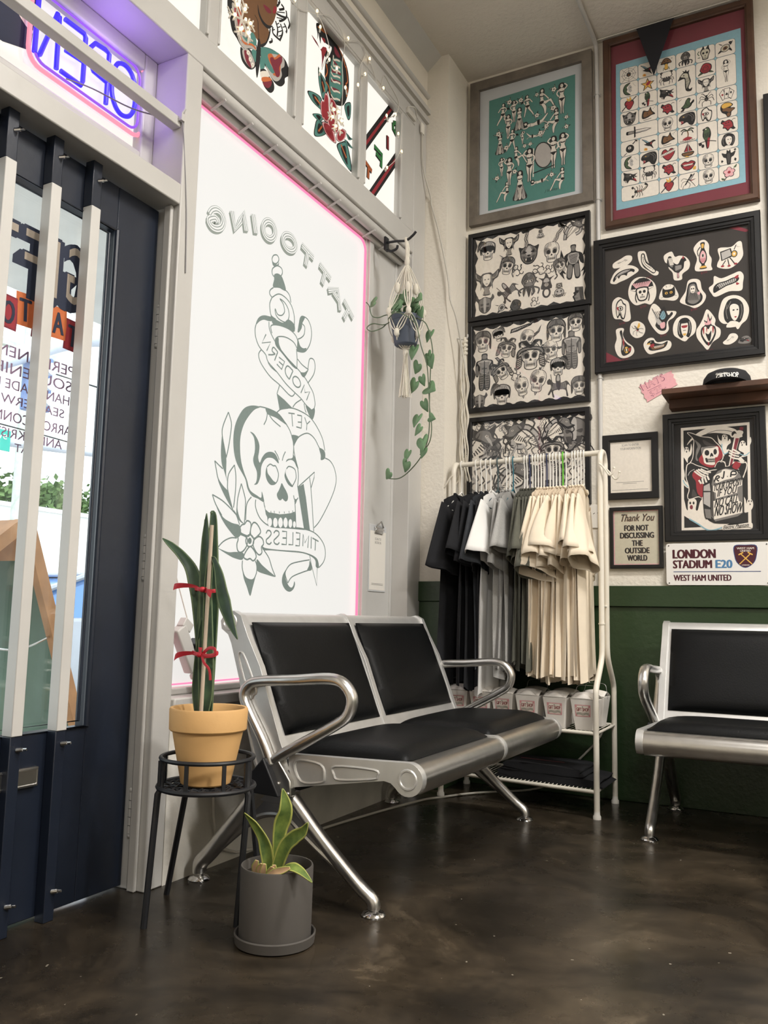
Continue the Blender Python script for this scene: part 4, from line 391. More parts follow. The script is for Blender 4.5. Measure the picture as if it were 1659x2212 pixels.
PANE_LADY = [('P','b',1,0,[354,458,481,550,494,499,485,450,467,408,445,378,451,359,440,316,406,279,388,282,361,287,334,292,299,299,271,339,283,407]),('P','k',2,0,[371,427,384,401,408,385,440,387,471,405,445,375,414,369,390,379,376,395]),('P','k',2,0,[452,383,459,379,452,342,432,299,406,271,397,276,431,310,447,350]),('L','k',2,3,[355,372,376,360,380,329,387,298]),('P','m',2,0,[406,451,444,461,459,453,441,439,420,438]),('P','r',2,0,[468,459,475,492,492,494,484,468]),('P','k',1,0,[194,318,201,334,225,340,254,336,290,313,313,289,319,259,371,265,377,235,347,226,306,199,281,197,255,210,229,221,215,250,212,265,199,283]),('P','l',2,0,[220,326,238,333,263,333,290,302,317,281,315,245,367,257,373,237,339,224,302,199,272,205,248,240,238,266,224,295]),('P','r',3,0,[236,323,248,337,268,323,295,291,313,278,318,270,285,261,269,242,254,252,250,280,236,301]),('L','o',4,6,[254,336,281,312,300,288]),('P','t',3,0,[288,241,311,248,320,245,336,259,335,281,351,295,370,281,371,257,346,243,312,234]),('L','o',4,8,[314,267,293,264,273,245,279,226,304,221,346,243,370,241]),('P','k',1,0,[281,192,298,194,339,218,376,188,369,163,348,143,323,135,293,143,281,166]),('P','l',2,0,[292,188,331,210,367,185,364,166,352,150,326,148,300,159]),('P','m',3,0,[302,191,319,197,338,169,348,149,322,151,306,171]),('P','w',4,0,[334,204,335,199,333,194,329,189,324,187,319,187,316,190,316,194,318,200,321,204,326,207,331,206]),('P','k',5,0,[327,198,327,197,326,195,325,195,325,194,324,195,324,196,324,197,324,198,325,198,326,199,327,198]),('P','w',4,0,[348,186,349,181,347,176,343,171,338,169,334,169,331,172,330,177,332,182,336,186,341,189,345,189]),('P','k',5,0,[341,180,341,179,340,178,340,177,339,177,338,177,338,178,338,179,338,180,339,181,340,181,341,181]),('P','w',4,0,[364,173,365,169,363,163,359,159,354,156,350,157,347,159,346,164,348,169,352,174,357,176,361,176]),('P','k',5,0,[357,167,357,166,356,165,356,164,355,164,354,164,354,165,354,166,355,167,355,168,356,169,357,168]),('P','t',3,0,[345,220,377,235,388,202,376,188,358,196]),('P','k',1,0,[402,268,459,302,520,318,564,319,590,296,592,270,566,242,565,220,542,192,510,181,476,187,447,204,405,229]),('P','l',2,0,[434,265,520,312,554,316,558,288,538,264,544,241,527,209,499,189,466,193,437,215]),('P','t',3,0,[402,268,460,300,525,318,452,274,454,249,493,223,475,209,433,218,404,235]),('P','o',3,0,[448,268,470,286,491,283,527,318,530,232,503,212,484,209,497,229,458,246]),('P','m',4,0,[462,263,480,277,494,276,535,317,541,298,524,261,530,235,512,213,497,221,468,246]),('P','t',2,0,[400,226,423,226,431,205,412,185,401,184]),('P','k',1,0,[403,182,438,198,462,187,491,178,497,153,480,128,457,120,424,132]),('P','w',2,0,[406,170,448,198,460,183,414,149]),('P','o',2,0,[416,153,460,181,477,178,422,139]),('P','m',2,0,[424,137,477,176,474,153,456,133,438,129]),('P','k',5,0,[384,295,397,282,401,244,396,186,385,131,374,164,374,215,378,264]),('L','k',2,9,[491,542,511,538,494,504]),('L','k',2,9,[521,533,541,528,508,500]),('L','k',2,9,[491,472,524,483,553,497]),('L','k',2,9,[556,530,560,505,534,472,511,453]),('L','k',2,9,[488,438,504,413,502,381]),('L','k',2,9,[521,448,538,423,521,376]),('L','k',2,9,[545,467,565,454,561,436]),('L','k',2,9,[567,510,583,490,575,463]),('L','k',2,9,[472,402,473,377,497,375,526,379]),('L','k',2,9,[453,322,471,340,466,349]),('l','k',2,9,[477,538,497,534]),('l','k',2,4,[497,525,516,538]),('l','k',2,4,[495,481,547,514]),('l','k',2,4,[494,457,534,478]),('l','k',2,4,[494,426,512,445]),('l','k',2,4,[499,415,522,437]),('l','k',2,4,[505,401,533,426]),('l','k',2,4,[473,388,486,400]),('l','k',2,4,[536,443,555,459]),('l','k',2,4,[511,387,534,408])]
PANE_SNAKE = [('P','k',1,0,[777,622,793,637,847,657,896,651,954,641,1007,618,1046,582,1062,534,1059,479,1033,410,998,374,927,348,898,363,867,415,855,446,862,506,888,546,906,597,858,585,816,589,785,600]),('P','k',1,0,[778,610,789,587,793,562,797,596]),('P','k',1,0,[799,597,815,555,816,593]),('P','o',2,0,[787,617,827,636,875,650,889,648,842,624]),('P','r',2,0,[823,588,850,600,848,579]),('P','y',2,0,[794,616,824,634,821,624]),('P','m',1,0,[745,550,772,537,819,529,827,515,832,486,831,454,842,493,859,555,838,557,816,531,785,545]),('P','r',2,0,[826,537,852,564,866,559,838,510]),('P','k',1,0,[853,535,895,598,880,553,861,521]),('P','m',2,0,[926,615,948,617,978,600,964,587,935,588]),('L','o',2,7,[954,641,1000,613,1028,578]),('L','o',2,7,[1031,588,1049,526,1035,501,1051,486,1042,444]),('L','o',2,7,[866,492,877,464,863,431]),('L','o',2,7,[867,411,892,402,904,374]),('P','t',2,0,[916,552,986,585,1002,562,1012,519,1008,460,989,397,940,368,907,388,894,431,898,481]),('L','m',3,13,[920,542,943,543,967,540]),('L','m',3,13,[912,490,950,508,990,522]),('L','m',3,13,[907,443,949,463,992,479]),('L','m',3,13,[910,405,944,420,980,431]),('L','w',4,8,[922,570,923,550,951,566,976,576]),('L','w',4,8,[923,541,924,521,952,537,981,547]),('L','w',4,8,[904,508,925,502,953,517,982,527]),('L','w',4,8,[905,481,927,475,955,490,983,500]),('L','w',4,8,[907,455,928,448,956,463,985,473]),('L','w',4,8,[909,413,931,406,959,421,987,430]),('L','w',4,8,[911,378,933,371,961,386,989,395]),('P','k',1,0,[728,285,785,311,838,316,851,269,801,259,755,263]),('P','t',2,0,[737,286,786,308,832,311,843,269,800,262,760,266]),('P','k',3,0,[765,292,789,301,812,298,818,268,797,268,777,275]),('P','k',1,0,[771,206,823,237,863,241,831,204,805,200]),('P','t',2,0,[778,208,822,235,857,238,830,205,807,202]),('P','k',3,0,[798,216,820,229,837,227,824,208,813,209]),('P','k',1,0,[790,120,793,167,811,204,871,215,887,185,841,143]),('P','t',2,0,[796,126,799,169,814,201,866,210,879,182,840,145]),('P','k',3,0,[814,145,815,173,823,194,848,194,855,174,836,153]),('P','k',1,0,[972,176,1007,207,1053,232,1090,183,1110,116,1040,125,988,153]),('P','t',2,0,[981,177,1011,204,1051,225,1082,180,1100,120,1040,129,994,156]),('P','k',3,0,[1009,181,1023,196,1043,206,1059,172,1068,130,1039,142,1016,165]),('P','k',1,0,[1051,275,1085,273,1109,276,1071,252]),('P','t',2,0,[1055,275,1084,273,1105,275,1072,254]),('P','k',3,0,[1067,276,1082,271,1092,270,1076,259]),('P','k',1,0,[1035,234,1064,242,1116,232,1065,222]),('P','t',2,0,[1039,234,1065,241,1110,231,1066,223]),('P','k',3,0,[1055,237,1067,239,1089,228,1068,227]),('P','k',1,0,[804,442,825,428,867,415,889,389,852,316,823,349,807,393]),('P','t',2,0,[809,437,827,424,863,411,882,388,850,323,825,353,811,394]),('P','k',3,0,[823,426,832,415,850,402,860,383,845,343,832,367,825,396]),('P','k',1,0,[1026,394,1082,439,1084,370,1059,344]),('P','t',2,0,[1031,394,1079,433,1081,372,1059,348]),('P','k',3,0,[1047,395,1070,417,1072,374,1061,361]),('l','o',4,8,[783,291,834,282]),('l','o',4,8,[821,156,858,207]),('l','o',4,8,[1007,195,1057,158]),('l','o',4,8,[837,393,860,359]),('P','k',4,0,[863,358,891,359,901,298,924,272,878,226,835,248,829,299,852,312]),('P','p',5,0,[864,355,890,355,899,298,920,272,877,230,838,251,832,299,854,312]),('P','r',6,0,[865,348,886,347,894,296,911,273,876,237,845,258,840,301,857,311]),('P','k',4,0,[905,359,940,364,963,345,972,299,931,272,904,311]),('P','p',5,0,[907,358,940,362,961,344,970,300,931,275,906,312]),('P','r',6,0,[913,355,939,357,956,340,963,301,933,281,912,315]),('P','k',4,0,[844,211,898,234,948,215,965,178,916,169,866,181]),('P','p',5,0,[849,211,899,232,945,213,961,179,915,171,869,183]),('P','r',6,0,[860,212,900,228,937,210,949,178,913,174,877,186]),('P','k',4,0,[969,226,1003,269,1047,281,1041,246,999,203,967,197]),('P','p',5,0,[972,227,1003,267,1044,278,1039,245,1000,205,970,200]),('P','r',6,0,[978,230,1003,264,1036,271,1032,242,1001,209,977,206]),('P','k',4,0,[875,279,930,283,981,272,990,249,948,215,899,219]),('P','p',5,0,[879,278,931,282,978,271,986,249,948,216,902,221]),('P','r',6,0,[890,278,932,279,970,267,976,247,946,220,909,226]),('P','k',4,0,[833,297,860,301,870,245,843,234]),('P','p',5,0,[834,296,859,299,868,246,844,235]),('P','r',6,0,[837,293,857,295,865,248,845,240])]
PANE_GIFT = [('p','k',1,0,[1211,338,1456,651,1514,646,1213,259]),('p','r',2,0,[1213,309,1481,652,1499,652,1214,285]),('p','k',1,0,[1271,103,1599,519,1602,441,1332,101]),('p','r',2,0,[1292,105,1600,492,1601,470,1315,103]),('l','k',1,28,[1443,472,1446,403]),('l','k',2,24,[1448,477,1451,408]),('l','r',3,17,[1448,477,1451,408]),('l','k',4,3,[1448,477,1451,408]),('l','k',1,28,[1310,346,1387,344,1382,276]),('l','k',2,24,[1314,351,1391,349,1386,281]),('l','n',3,17,[1314,351,1391,349,1386,281]),('l','k',4,3,[1314,351,1391,349,1386,281]),('l','k',1,28,[1328,321,1380,314]),('l','k',2,24,[1332,326,1384,319]),('l','n',3,17,[1332,326,1384,319]),('l','k',4,3,[1332,326,1384,319]),('l','k',1,28,[1221,226,1291,209]),('l','k',2,24,[1225,230,1295,213]),('l','o',3,17,[1225,230,1295,213]),('l','k',4,3,[1225,230,1295,213]),('l','k',1,28,[1259,218,1257,158]),('l','k',2,24,[1263,223,1260,162]),('l','o',3,17,[1263,223,1260,162]),('l','k',4,3,[1263,223,1260,162]),('l','k',1,28,[1503,574,1544,593,1573,573,1570,535,1533,528,1500,541,1498,572]),('l','k',2,24,[1507,580,1548,598,1578,578,1574,540,1537,533,1504,546,1503,577]),('l','n',3,17,[1507,580,1548,598,1578,578,1574,540,1537,533,1504,546,1503,577]),('l','k',4,3,[1507,580,1548,598,1578,578,1574,540,1537,533,1504,546,1503,577]),('l','k',1,28,[1522,558,1550,556]),('l','k',2,24,[1526,563,1555,561]),('l','n',3,17,[1526,563,1555,561]),('l','k',4,3,[1526,563,1555,561])]
REAPER = [('p','w',0.5,0,[80,539,376,541,370,55,73,58]),('p','k',1,0,[91,526,365,528,357,75,85,69]),('P','w',2,0,[85,465,92,445,95,424,97,443,104,447,112,441,114,422,120,437,124,461,128,436,123,410,109,393,106,372,95,391,80,416,79,440]),('P','k',3,0,[102,438,102,436,101,435,100,434,99,435,98,437,97,439,98,441,99,442,100,443,101,442,102,440]),('P','k',3,0,[111,438,111,436,110,434,108,434,107,434,106,436,106,438,106,440,107,442,108,442,110,441,111,440]),('P','k',3,0,[106,425,105,422,105,421,103,420,102,421,101,423,101,425,101,427,102,428,103,429,105,428,106,427]),('P','w',2,0,[239,493,245,475,256,465,260,489,270,492,281,485,283,460,291,471,295,453,281,440,276,422,286,424,283,413,268,402,265,391,258,412,255,439,243,457]),('P','k',3,0,[268,485,268,483,267,481,266,481,264,482,264,483,263,485,264,487,265,489,266,489,267,489,268,487]),('P','k',3,0,[278,484,277,482,276,481,275,480,274,481,273,482,273,485,273,487,274,488,275,489,277,488,277,486]),('P','k',3,0,[273,474,272,472,272,471,270,470,269,471,268,473,268,475,268,477,269,478,270,479,272,478,273,476]),('P','w',2,0,[329,433,336,453,347,458,356,448,358,434,369,441,377,473,381,452,371,424,374,403,362,387,335,383,349,399,328,415]),('P','k',3,0,[342,448,342,446,341,445,340,444,339,445,338,446,338,448,338,450,339,452,340,452,341,452,342,450]),('P','k',3,0,[353,449,353,447,352,445,351,445,349,445,349,447,348,449,349,451,350,452,351,453,352,452,353,451]),('P','k',3,0,[345,438,344,436,343,434,342,434,341,434,340,436,340,438,340,440,341,441,343,442,344,441,345,440]),('P','w',2,0,[83,364,89,343,93,316,91,295,106,273,107,252,86,271,81,295,86,313,77,338]),('P','w',2,0,[81,215,90,188,95,161,102,151,104,190,116,206,132,203,142,188,137,153,146,150,157,188,174,203,175,148,185,107,212,89,252,93,293,109,330,102,292,89,249,67,211,55,178,61,146,88,108,110,83,129,75,153]),('P','k',3,0,[118,183,117,180,116,178,114,177,112,178,110,180,110,184,110,187,112,189,114,190,116,189,117,187]),('P','k',3,0,[132,183,132,179,130,177,128,176,126,177,125,180,124,183,125,186,126,189,128,190,130,189,132,186]),('P','m',3,0,[125,164,124,159,122,155,118,154,114,156,112,159,111,164,112,169,115,173,118,174,122,173,124,169]),('L','u',3,6,[108,110,146,85,181,59,211,55,252,67]),('L','u',3,4,[85,292,92,274,106,258]),('L','u',3,4,[323,404,352,389,372,403]),('L','u',3,4,[257,450,257,427,266,402,283,410]),('P','w',2,0,[334,208,348,193,353,170,357,187,368,192,378,180,379,157,368,138,344,130,341,153]),('P','k',3,0,[365,181,364,179,364,177,362,177,361,178,360,179,360,181,360,183,361,185,363,185,364,184,365,183]),('P','k',3,0,[375,180,375,178,374,177,373,176,372,177,371,179,371,181,371,183,372,184,373,185,374,184,375,182]),('P','k',3,0,[370,166,369,164,368,163,367,162,366,163,365,164,365,167,365,169,366,170,367,170,369,170,369,168]),('P','w',3,0,[105,455,122,482,156,511,201,529,251,533,294,523,322,507,326,483,301,476,290,489,266,497,223,504,189,501,167,493,130,478]),('L','g',4,3,[192,502,237,514,291,507,312,493]),('P','k',4,0,[302,482,300,497,312,505,321,492,312,493]),('p','k',3,0,[330,521,338,526,354,519,348,502,332,508]),('p','m',4,0,[333,518,340,523,351,518,347,505,334,509]),('P','w',3,0,[320,504,339,507,349,497,344,485,344,476,327,474,321,486]),('p','w',3,0,[311,481,334,477,296,340,282,342]),('p','m',4,0,[316,472,331,470,294,339,286,341]),('P','w',3,0,[107,513,126,513,167,493,211,484,232,461,250,439,261,409,262,385,252,365,268,367,273,346,289,351,303,364,345,359,356,361,361,343,352,312,341,286,326,316,313,329,191,325,173,278,171,205,149,209,110,199,101,217,108,243,105,270,96,307,101,360,117,374,129,400,132,448,133,481]),('P','k',4,0,[111,512,127,509,167,490,210,480,230,458,246,439,258,409,258,385,249,365,267,364,270,345,289,346,308,358,343,354,353,355,357,343,348,312,339,292,326,319,313,332,191,329,169,281,167,209,149,213,111,203,105,217,112,243,109,270,100,306,105,358,119,370,132,399,136,448,136,481]),('P','g',5,0,[139,478,161,458,166,445,157,422,148,399,153,378,142,387,146,429,152,447]),('P','d',5,0,[178,475,210,454,229,447,194,446,177,463]),('P','d',5,0,[128,248,144,215,121,213]),('L','l',5,3,[107,312,116,329,136,340]),('L','w',5,3,[102,360,120,371,147,357,175,346,196,336]),('L','w',5,3,[224,343,235,366,257,370,268,358,270,343]),('L','w',5,3,[341,292,355,320,359,343]),('P','r',5,0,[171,409,177,433,221,441,243,440,258,409,255,385,235,366,218,344,191,348,164,365,156,386]),('P','r',5,0,[127,320,144,336,168,308,156,285,173,266,170,210,149,223,142,253,140,283,128,302]),('P','r',5,0,[300,347,311,364,324,360,335,351,318,327,299,338]),('P','w',6,0,[168,433,180,441,235,440,242,422,243,407,236,390,226,387,225,358,208,355,181,365,176,388,172,403]),('P','k',7,0,[202,412,201,406,197,401,192,400,187,402,183,407,182,414,183,420,187,424,192,426,197,424,201,419]),('P','k',7,0,[235,415,234,409,231,404,227,402,223,404,221,409,220,416,221,422,224,427,228,429,231,427,234,422]),('P','k',7,0,[211,412,219,400,217,393,212,397,207,392,205,398]),('P','k',7,0,[184,387,192,388,194,370,188,369]),('l','k',7,2,[195,387,195,367]),('l','k',7,2,[200,387,199,367]),('l','k',7,2,[204,387,203,367]),('l','k',7,2,[208,386,207,367]),('l','k',7,2,[212,386,211,366]),('l','k',7,2,[216,386,215,366]),('l','k',7,2,[220,385,220,366]),('l','k',7,2,[224,385,224,365]),('l','k',7,3,[193,380,226,381]),('l','k',7,3,[193,371,226,372]),('P','g',6.5,0,[169,432,180,441,232,440,215,434,182,432,173,409]),('L','w',7,7,[135,331,152,315,173,299]),('L','w',7,7,[144,336,163,317,185,304]),('L','w',7,7,[152,339,174,323,196,312]),('L','w',7,7,[163,340,188,325,207,321]),('l','w',10,8,[154,288,164,270]),('l','w',10,8,[168,296,173,269]),('l','w',10,8,[179,302,187,275]),('l','w',10,8,[190,307,198,286]),('L','w',7,7,[288,418,307,405,328,398]),('L','w',7,7,[287,407,304,394,328,386]),('L','w',7,7,[286,395,301,382,325,375]),('L','w',7,7,[299,423,315,413,333,400]),('l','w',7,10,[325,378,343,356]),('l','w',7,8,[331,383,348,361]),('P','k',8,0,[172,261,189,271,207,309,235,334,267,340,305,332,331,310,342,277,340,90,319,82,217,86,196,107,177,110,170,178]),('p','g',9,0,[215,297,237,325,270,336,305,328,328,307,339,278,337,130,314,114,220,94,204,118,208,264]),('p','l',9,0,[175,259,200,271,203,235,173,237]),('p','l',9,0,[173,230,202,230,200,159,172,178]),('p','g',9,0,[175,154,201,150,203,106,180,113]),('p','d',9.5,0,[208,264,216,252,222,176,212,112,205,121]),('P','w',10,0,[217,296,226,308,250,318,256,329,272,331,296,324,320,316,309,294,287,286,266,282,238,272,225,272]),('p','w',10,0,[214,258,338,278,337,254,318,247,315,221,226,199,226,225,213,232]),('p','w',10,0,[214,188,317,209,322,183,335,176,333,130,215,103,213,147]),('P','w',10,0,[252,73,281,75,319,79,358,84,374,80,373,58,360,64,318,62,265,52,249,56]),('L','k',11,6,[220,276,230,299,239,302,242,295,231,288,240,277]),('L','k',11,6,[264,323,259,294,252,291]),('L','k',11,6,[290,294,295,318,312,317,312,305,293,304]),('P','k',11,0,[253,294,253,293,252,292,251,292,250,292,250,293,250,294,250,296,250,297,251,297,252,297,253,296]),('P','k',11,0,[278,297,278,296,278,295,277,295,276,295,275,296,275,297,275,299,276,300,277,300,278,299,278,298])]
REAPER_YOUR_DEPOSIT = [214, 232, 334, 256, 32]
REAPER_IF_YOU = [231, 206, 309, 220, 30]
REAPER_NO_CALL = [218, 157, 316, 177, 37]
REAPER_NO_SHOW = [217, 118, 331, 133, 42]
REAPER_ELECTRIC_PHANTOM = [253, 57, 358, 66, 17]
STICKERS = {'badge': [89,542,94,560,129,576,156,588,182,581,181,556,150,533,118,531,97,532],'pig': [77,460,83,484,102,514,144,537,181,533,209,514,212,497,180,478,154,466,122,457,101,450],'shoe': [213,594,231,597,249,587,264,529,288,492,308,477,303,462,283,465,253,493,227,519,213,561],'turkey': [335,554,370,568,385,539,405,541,434,530,452,500,447,468,418,447,414,420,380,423,373,460,356,485,354,507,339,521],'jug': [477,576,499,596,523,596,540,569,539,526,550,498,547,466,551,444,520,444,481,449,474,469,485,510,471,555],'can': [580,543,636,540,665,560,681,557,685,530,686,488,662,455,624,436,577,450,575,471,585,496],'chief': [163,403,180,450,216,467,262,452,292,414,294,359,270,320,240,330,199,326,171,358],'cat': [308,341,322,387,342,406,372,400,389,371,398,339,380,321,341,330],'reaper': [405,320,430,358,441,405,466,414,495,401,503,357,521,322,506,287,472,269,443,284,409,303],'hanged': [534,357,554,374,559,411,590,395,637,407,670,415,686,393,682,358,674,322,621,326,564,309,545,328],'eyehand': [83,327,89,365,113,381,137,369,163,348,170,303,172,259,148,250,125,266,93,276],'fly': [168,210,177,239,205,245,233,225,241,194,227,166,196,161,173,182],'lamb': [256,262,270,309,285,320,305,303,325,278,384,267,374,239,348,221,350,183,332,164,305,166,278,199,258,240],'masked': [370,196,388,231,418,241,452,229,473,192,467,150,440,128,422,113,396,129,372,153],'flameheart': [489,184,504,213,520,253,538,240,559,200,556,174,579,150,575,114,544,92,522,59,501,83,476,123,474,160],'ladyhead': [573,203,579,249,597,294,639,305,680,285,704,235,695,184,672,162,653,139,635,168,593,174],'tear': [101,214,124,222,140,214,134,187,149,152,180,121,187,93,169,73,133,68,107,87,94,132,104,170],'duck': [231,125,249,149,277,150,297,126,347,128,361,107,346,82,296,76,261,71,241,91],'rose': [589,86,605,99,620,121,643,120,654,103,642,84,618,72,595,75],'wolf': [653,77,670,98,693,103,710,85,701,68,669,68]}
# ================================================================ the room
YB, XW, ZC = 4.07, -1.80, 3.79           # back wall, window wall, ceiling
m = MB(); m.box((-2.03,-4,-0.06),(4.5,YB+0.1,0)); 
FL = bpy.data.materials.new('polished_brown_concrete'); FL.use_nodes = True
_N, _L = FL.node_tree.nodes, FL.node_tree.links; _b = _N['Principled BSDF']
_tc = _N.new('ShaderNodeTexCoord')
def _noise(scale, det=8, rough=0.6, dist=0.0):
    n = _N.new('ShaderNodeTexNoise'); n.inputs['Scale'].default_value = scale; n.inputs['Detail'].default_value = det
    n.inputs['Roughness'].default_value = rough; n.inputs['Distortion'].default_value = dist; _L.new(_tc.outputs['Object'], n.inputs['Vector']); return n
def _ramp(src, stops):
    r = _N.new('ShaderNodeValToRGB'); e = r.color_ramp.elements
    while len(e) < len(stops): e.new(0.5)
    for i, (p, c) in enumerate(stops): e[i].position = p; e[i].color = (*c, 1)
    _L.new(src, r.inputs['Fac']); return r
def _mix(fac, a, b, mode='MIX'):
    x = _N.new('ShaderNodeMix'); x.data_type = 'RGBA'; x.blend_type = mode
    if isinstance(fac, float): x.inputs[0].default_value = fac
    else: _L.new(fac, x.inputs[0])
    _L.new(a, x.inputs[6]); _L.new(b, x.inputs[7]); return x.outputs[2]
_c1 = _ramp(_noise(1.7, 10, 0.68, 0.8).outputs['Fac'], [(0.30, srgb(20,17,14)), (0.46, srgb(45,39,31)), (0.60, srgb(69,60,48)), (0.76, srgb(128,114,95))])
_c2 = _ramp(_noise(7, 10, 0.72, 0.4).outputs['Fac'], [(0.35, (0.62,0.62,0.62)), (0.6, (1,1,1)), (0.75, (1.25,1.2,1.1))])
_sp = _ramp(_noise(42, 2, 0.5).outputs['Fac'], [(0.745, (0,0,0)), (0.775, (1,1,1))])
_lt = _N.new('ShaderNodeRGB'); _lt.outputs[0].default_value = (*srgb(150,142,128), 1)
_cc = _mix(1.0, _c1.outputs[0], _c2.outputs[0], 'MULTIPLY'); _cc = _mix(_sp.outputs[0], _cc, _lt.outputs[0])
_L.new(_cc, _b.inputs['Base Color'])
_rr = _ramp(_noise(3.2, 8, 0.65).outputs['Fac'], [(0.3, (0.17,)*3), (0.7, (0.40,)*3)]); _L.new(_rr.outputs[0], _b.inputs['Roughness'])
_bp = _N.new('ShaderNodeBump'); _bp.inputs['Strength'].default_value = 0.06; _L.new(_noise(14, 6).outputs['Fac'], _bp.inputs['Height']); _L.new(_bp.outputs[0], _b.inputs['Normal'])
struct(m.build('floor', FL))
m = MB(); m.box((-2.03,-4,ZC),(4.5,YB+0.1,ZC+0.1)); struct(m.build('ceiling', CEIL))
m = MB(); m.box((-2.03,YB,0),(4.5,YB+0.12,ZC)); struct(m.build('wall_back', PLASTER))
m = MB(); m.box((4.5,-4,0),(4.6,YB+0.1,ZC)); struct(m.build('wall_right', PLASTER))
m = MB(); m.box((-2.03,-4.1,0),(4.6,-4,ZC)); struct(m.build('wall_front', PLASTER))
m = MB(); m.box((-2.03,-4,0),(XW,0.95,ZC))
m.box((-2.03,0.95,3.42),(XW,YB,ZC)); struct(m.build('wall_left', PLASTER))
ROUGHW = mat('rough_white_dado', srgb(230,226,217), 0.6, var=0.14, vscale=7, bump=0.6, bscale=16)
m = MB(); m.box((-2.03,2.035,0),(XW,3.66,0.515)); struct(m.build('wall_left_dado', ROUGHW))
# corner pier: white above, green below
m = MB(); m.box((-2.03,3.80,0.992),(-1.677,YB,ZC)); struct(m.build('wall_pier', PLASTER))
m = MB(); m.box((-2.03,3.795,0),(-1.672,YB,0.895)); m.box((-2.03,3.785,0.895),(-1.662,YB,0.992)); struct(m.build('wall_pier_dado', GREEN, bevel=0.003))
# green dado of the back wall: panel and top rail
m = MB(); m.box((-1.672,YB-0.012,0),(4.5,YB,0.885)); m.box((-1.662,YB-0.026,0.885),(4.5,YB,0.982)); struct(m.build('wall_back_dado', GREEN, bevel=0.003))
m = MB(); m.box((4.485,-4,0),(4.5,YB,0.982)); struct(m.build('wall_right_dado', GREEN))
# posts, header, beam, transom frames
m = MB()
m.box((-2.03,1.957,0),(XW,2.035,2.645))                       # post between door and window
m.box((-2.03,0.95,0),(XW,1.035,2.645))
m.box((-1.855,1.943,0),(-1.825,1.957,2.115))
struct(m.build('trim_1', WHITE, bevel=0.004))
m = MB(); m.box((-2.03,3.66,0),(XW,3.80,3.42)); struct(m.build('trim_2', WHITE, bevel=0.004))
m = MB(); m.box((-2.03,1.035,2.115),(XW,1.957,2.185)); struct(m.build('trim_3', WHITE, bevel=0.004))       # header over the door
m = MB(); m.box((-2.03,0.95,2.645),(XW,3.66,2.76)); m.box((-2.03,0.95,2.76),(-1.815,3.66,2.775))
struct(m.build('trim_4', WHITE, bevel=0.005))                                                             # long beam
m = MB()                                                       # stepped moulding under the beam with rod and pegs
m.tube([(-1.833,2.035,2.628),(-1.833,3.66,2.628)], 0.024, 14)
m.box((-1.93,2.035,2.60),(-1.858,3.66,2.65)); m.tube([(-1.868,2.035,2.602),(-1.868,3.66,2.602)], 0.011, 10)
for i in range(9): y = 2.165+0.158*i; m.cyl((-1.808,y,2.602),(-1.876,y+0.006,2.586),0.0048,seg=8)
struct(m.build('trim_5', WHITE))
m = MB()                                                       # cornice strips
m.box((XW,0.95,3.42),(-1.785,3.80,3.45)); m.box((XW,0.95,3.47),(-1.778,3.80,3.497)); m.tube([(-1.796,0.95,3.575),(-1.796,3.80,3.575)],0.014,10)
m.prism([(-1.80,3.72),(-1.80,3.79),(-1.72,3.79)], lambda a,b,d: Vector((a,d,b)), 0.95, 3.80)
struct(m.build('trim_6', WHITE))
# right-hand recessed panel
m = MB(); m.box((-2.03,3.385,0.555),(-1.892,3.66,2.645)); m.box((-1.892,3.345,0.555),(-1.872,3.385,2.60)); m.box((-1.897,3.64,0.555),(-1.885,3.66,2.645))
struct(m.build('trim_7', mat('grey_white_panel_paint', srgb(204,203,200),0.4,var=0.06,vscale=4,bump=0.1,bscale=15), bevel=0.003))
m = MB(); m.box((-2.03,2.035,0.515),(-1.787,3.66,0.55)); m.box((-1.93,2.035,0.55),(-1.865,3.385,0.572)); struct(m.build('windowsill_1', WHITE, bevel=0.005))
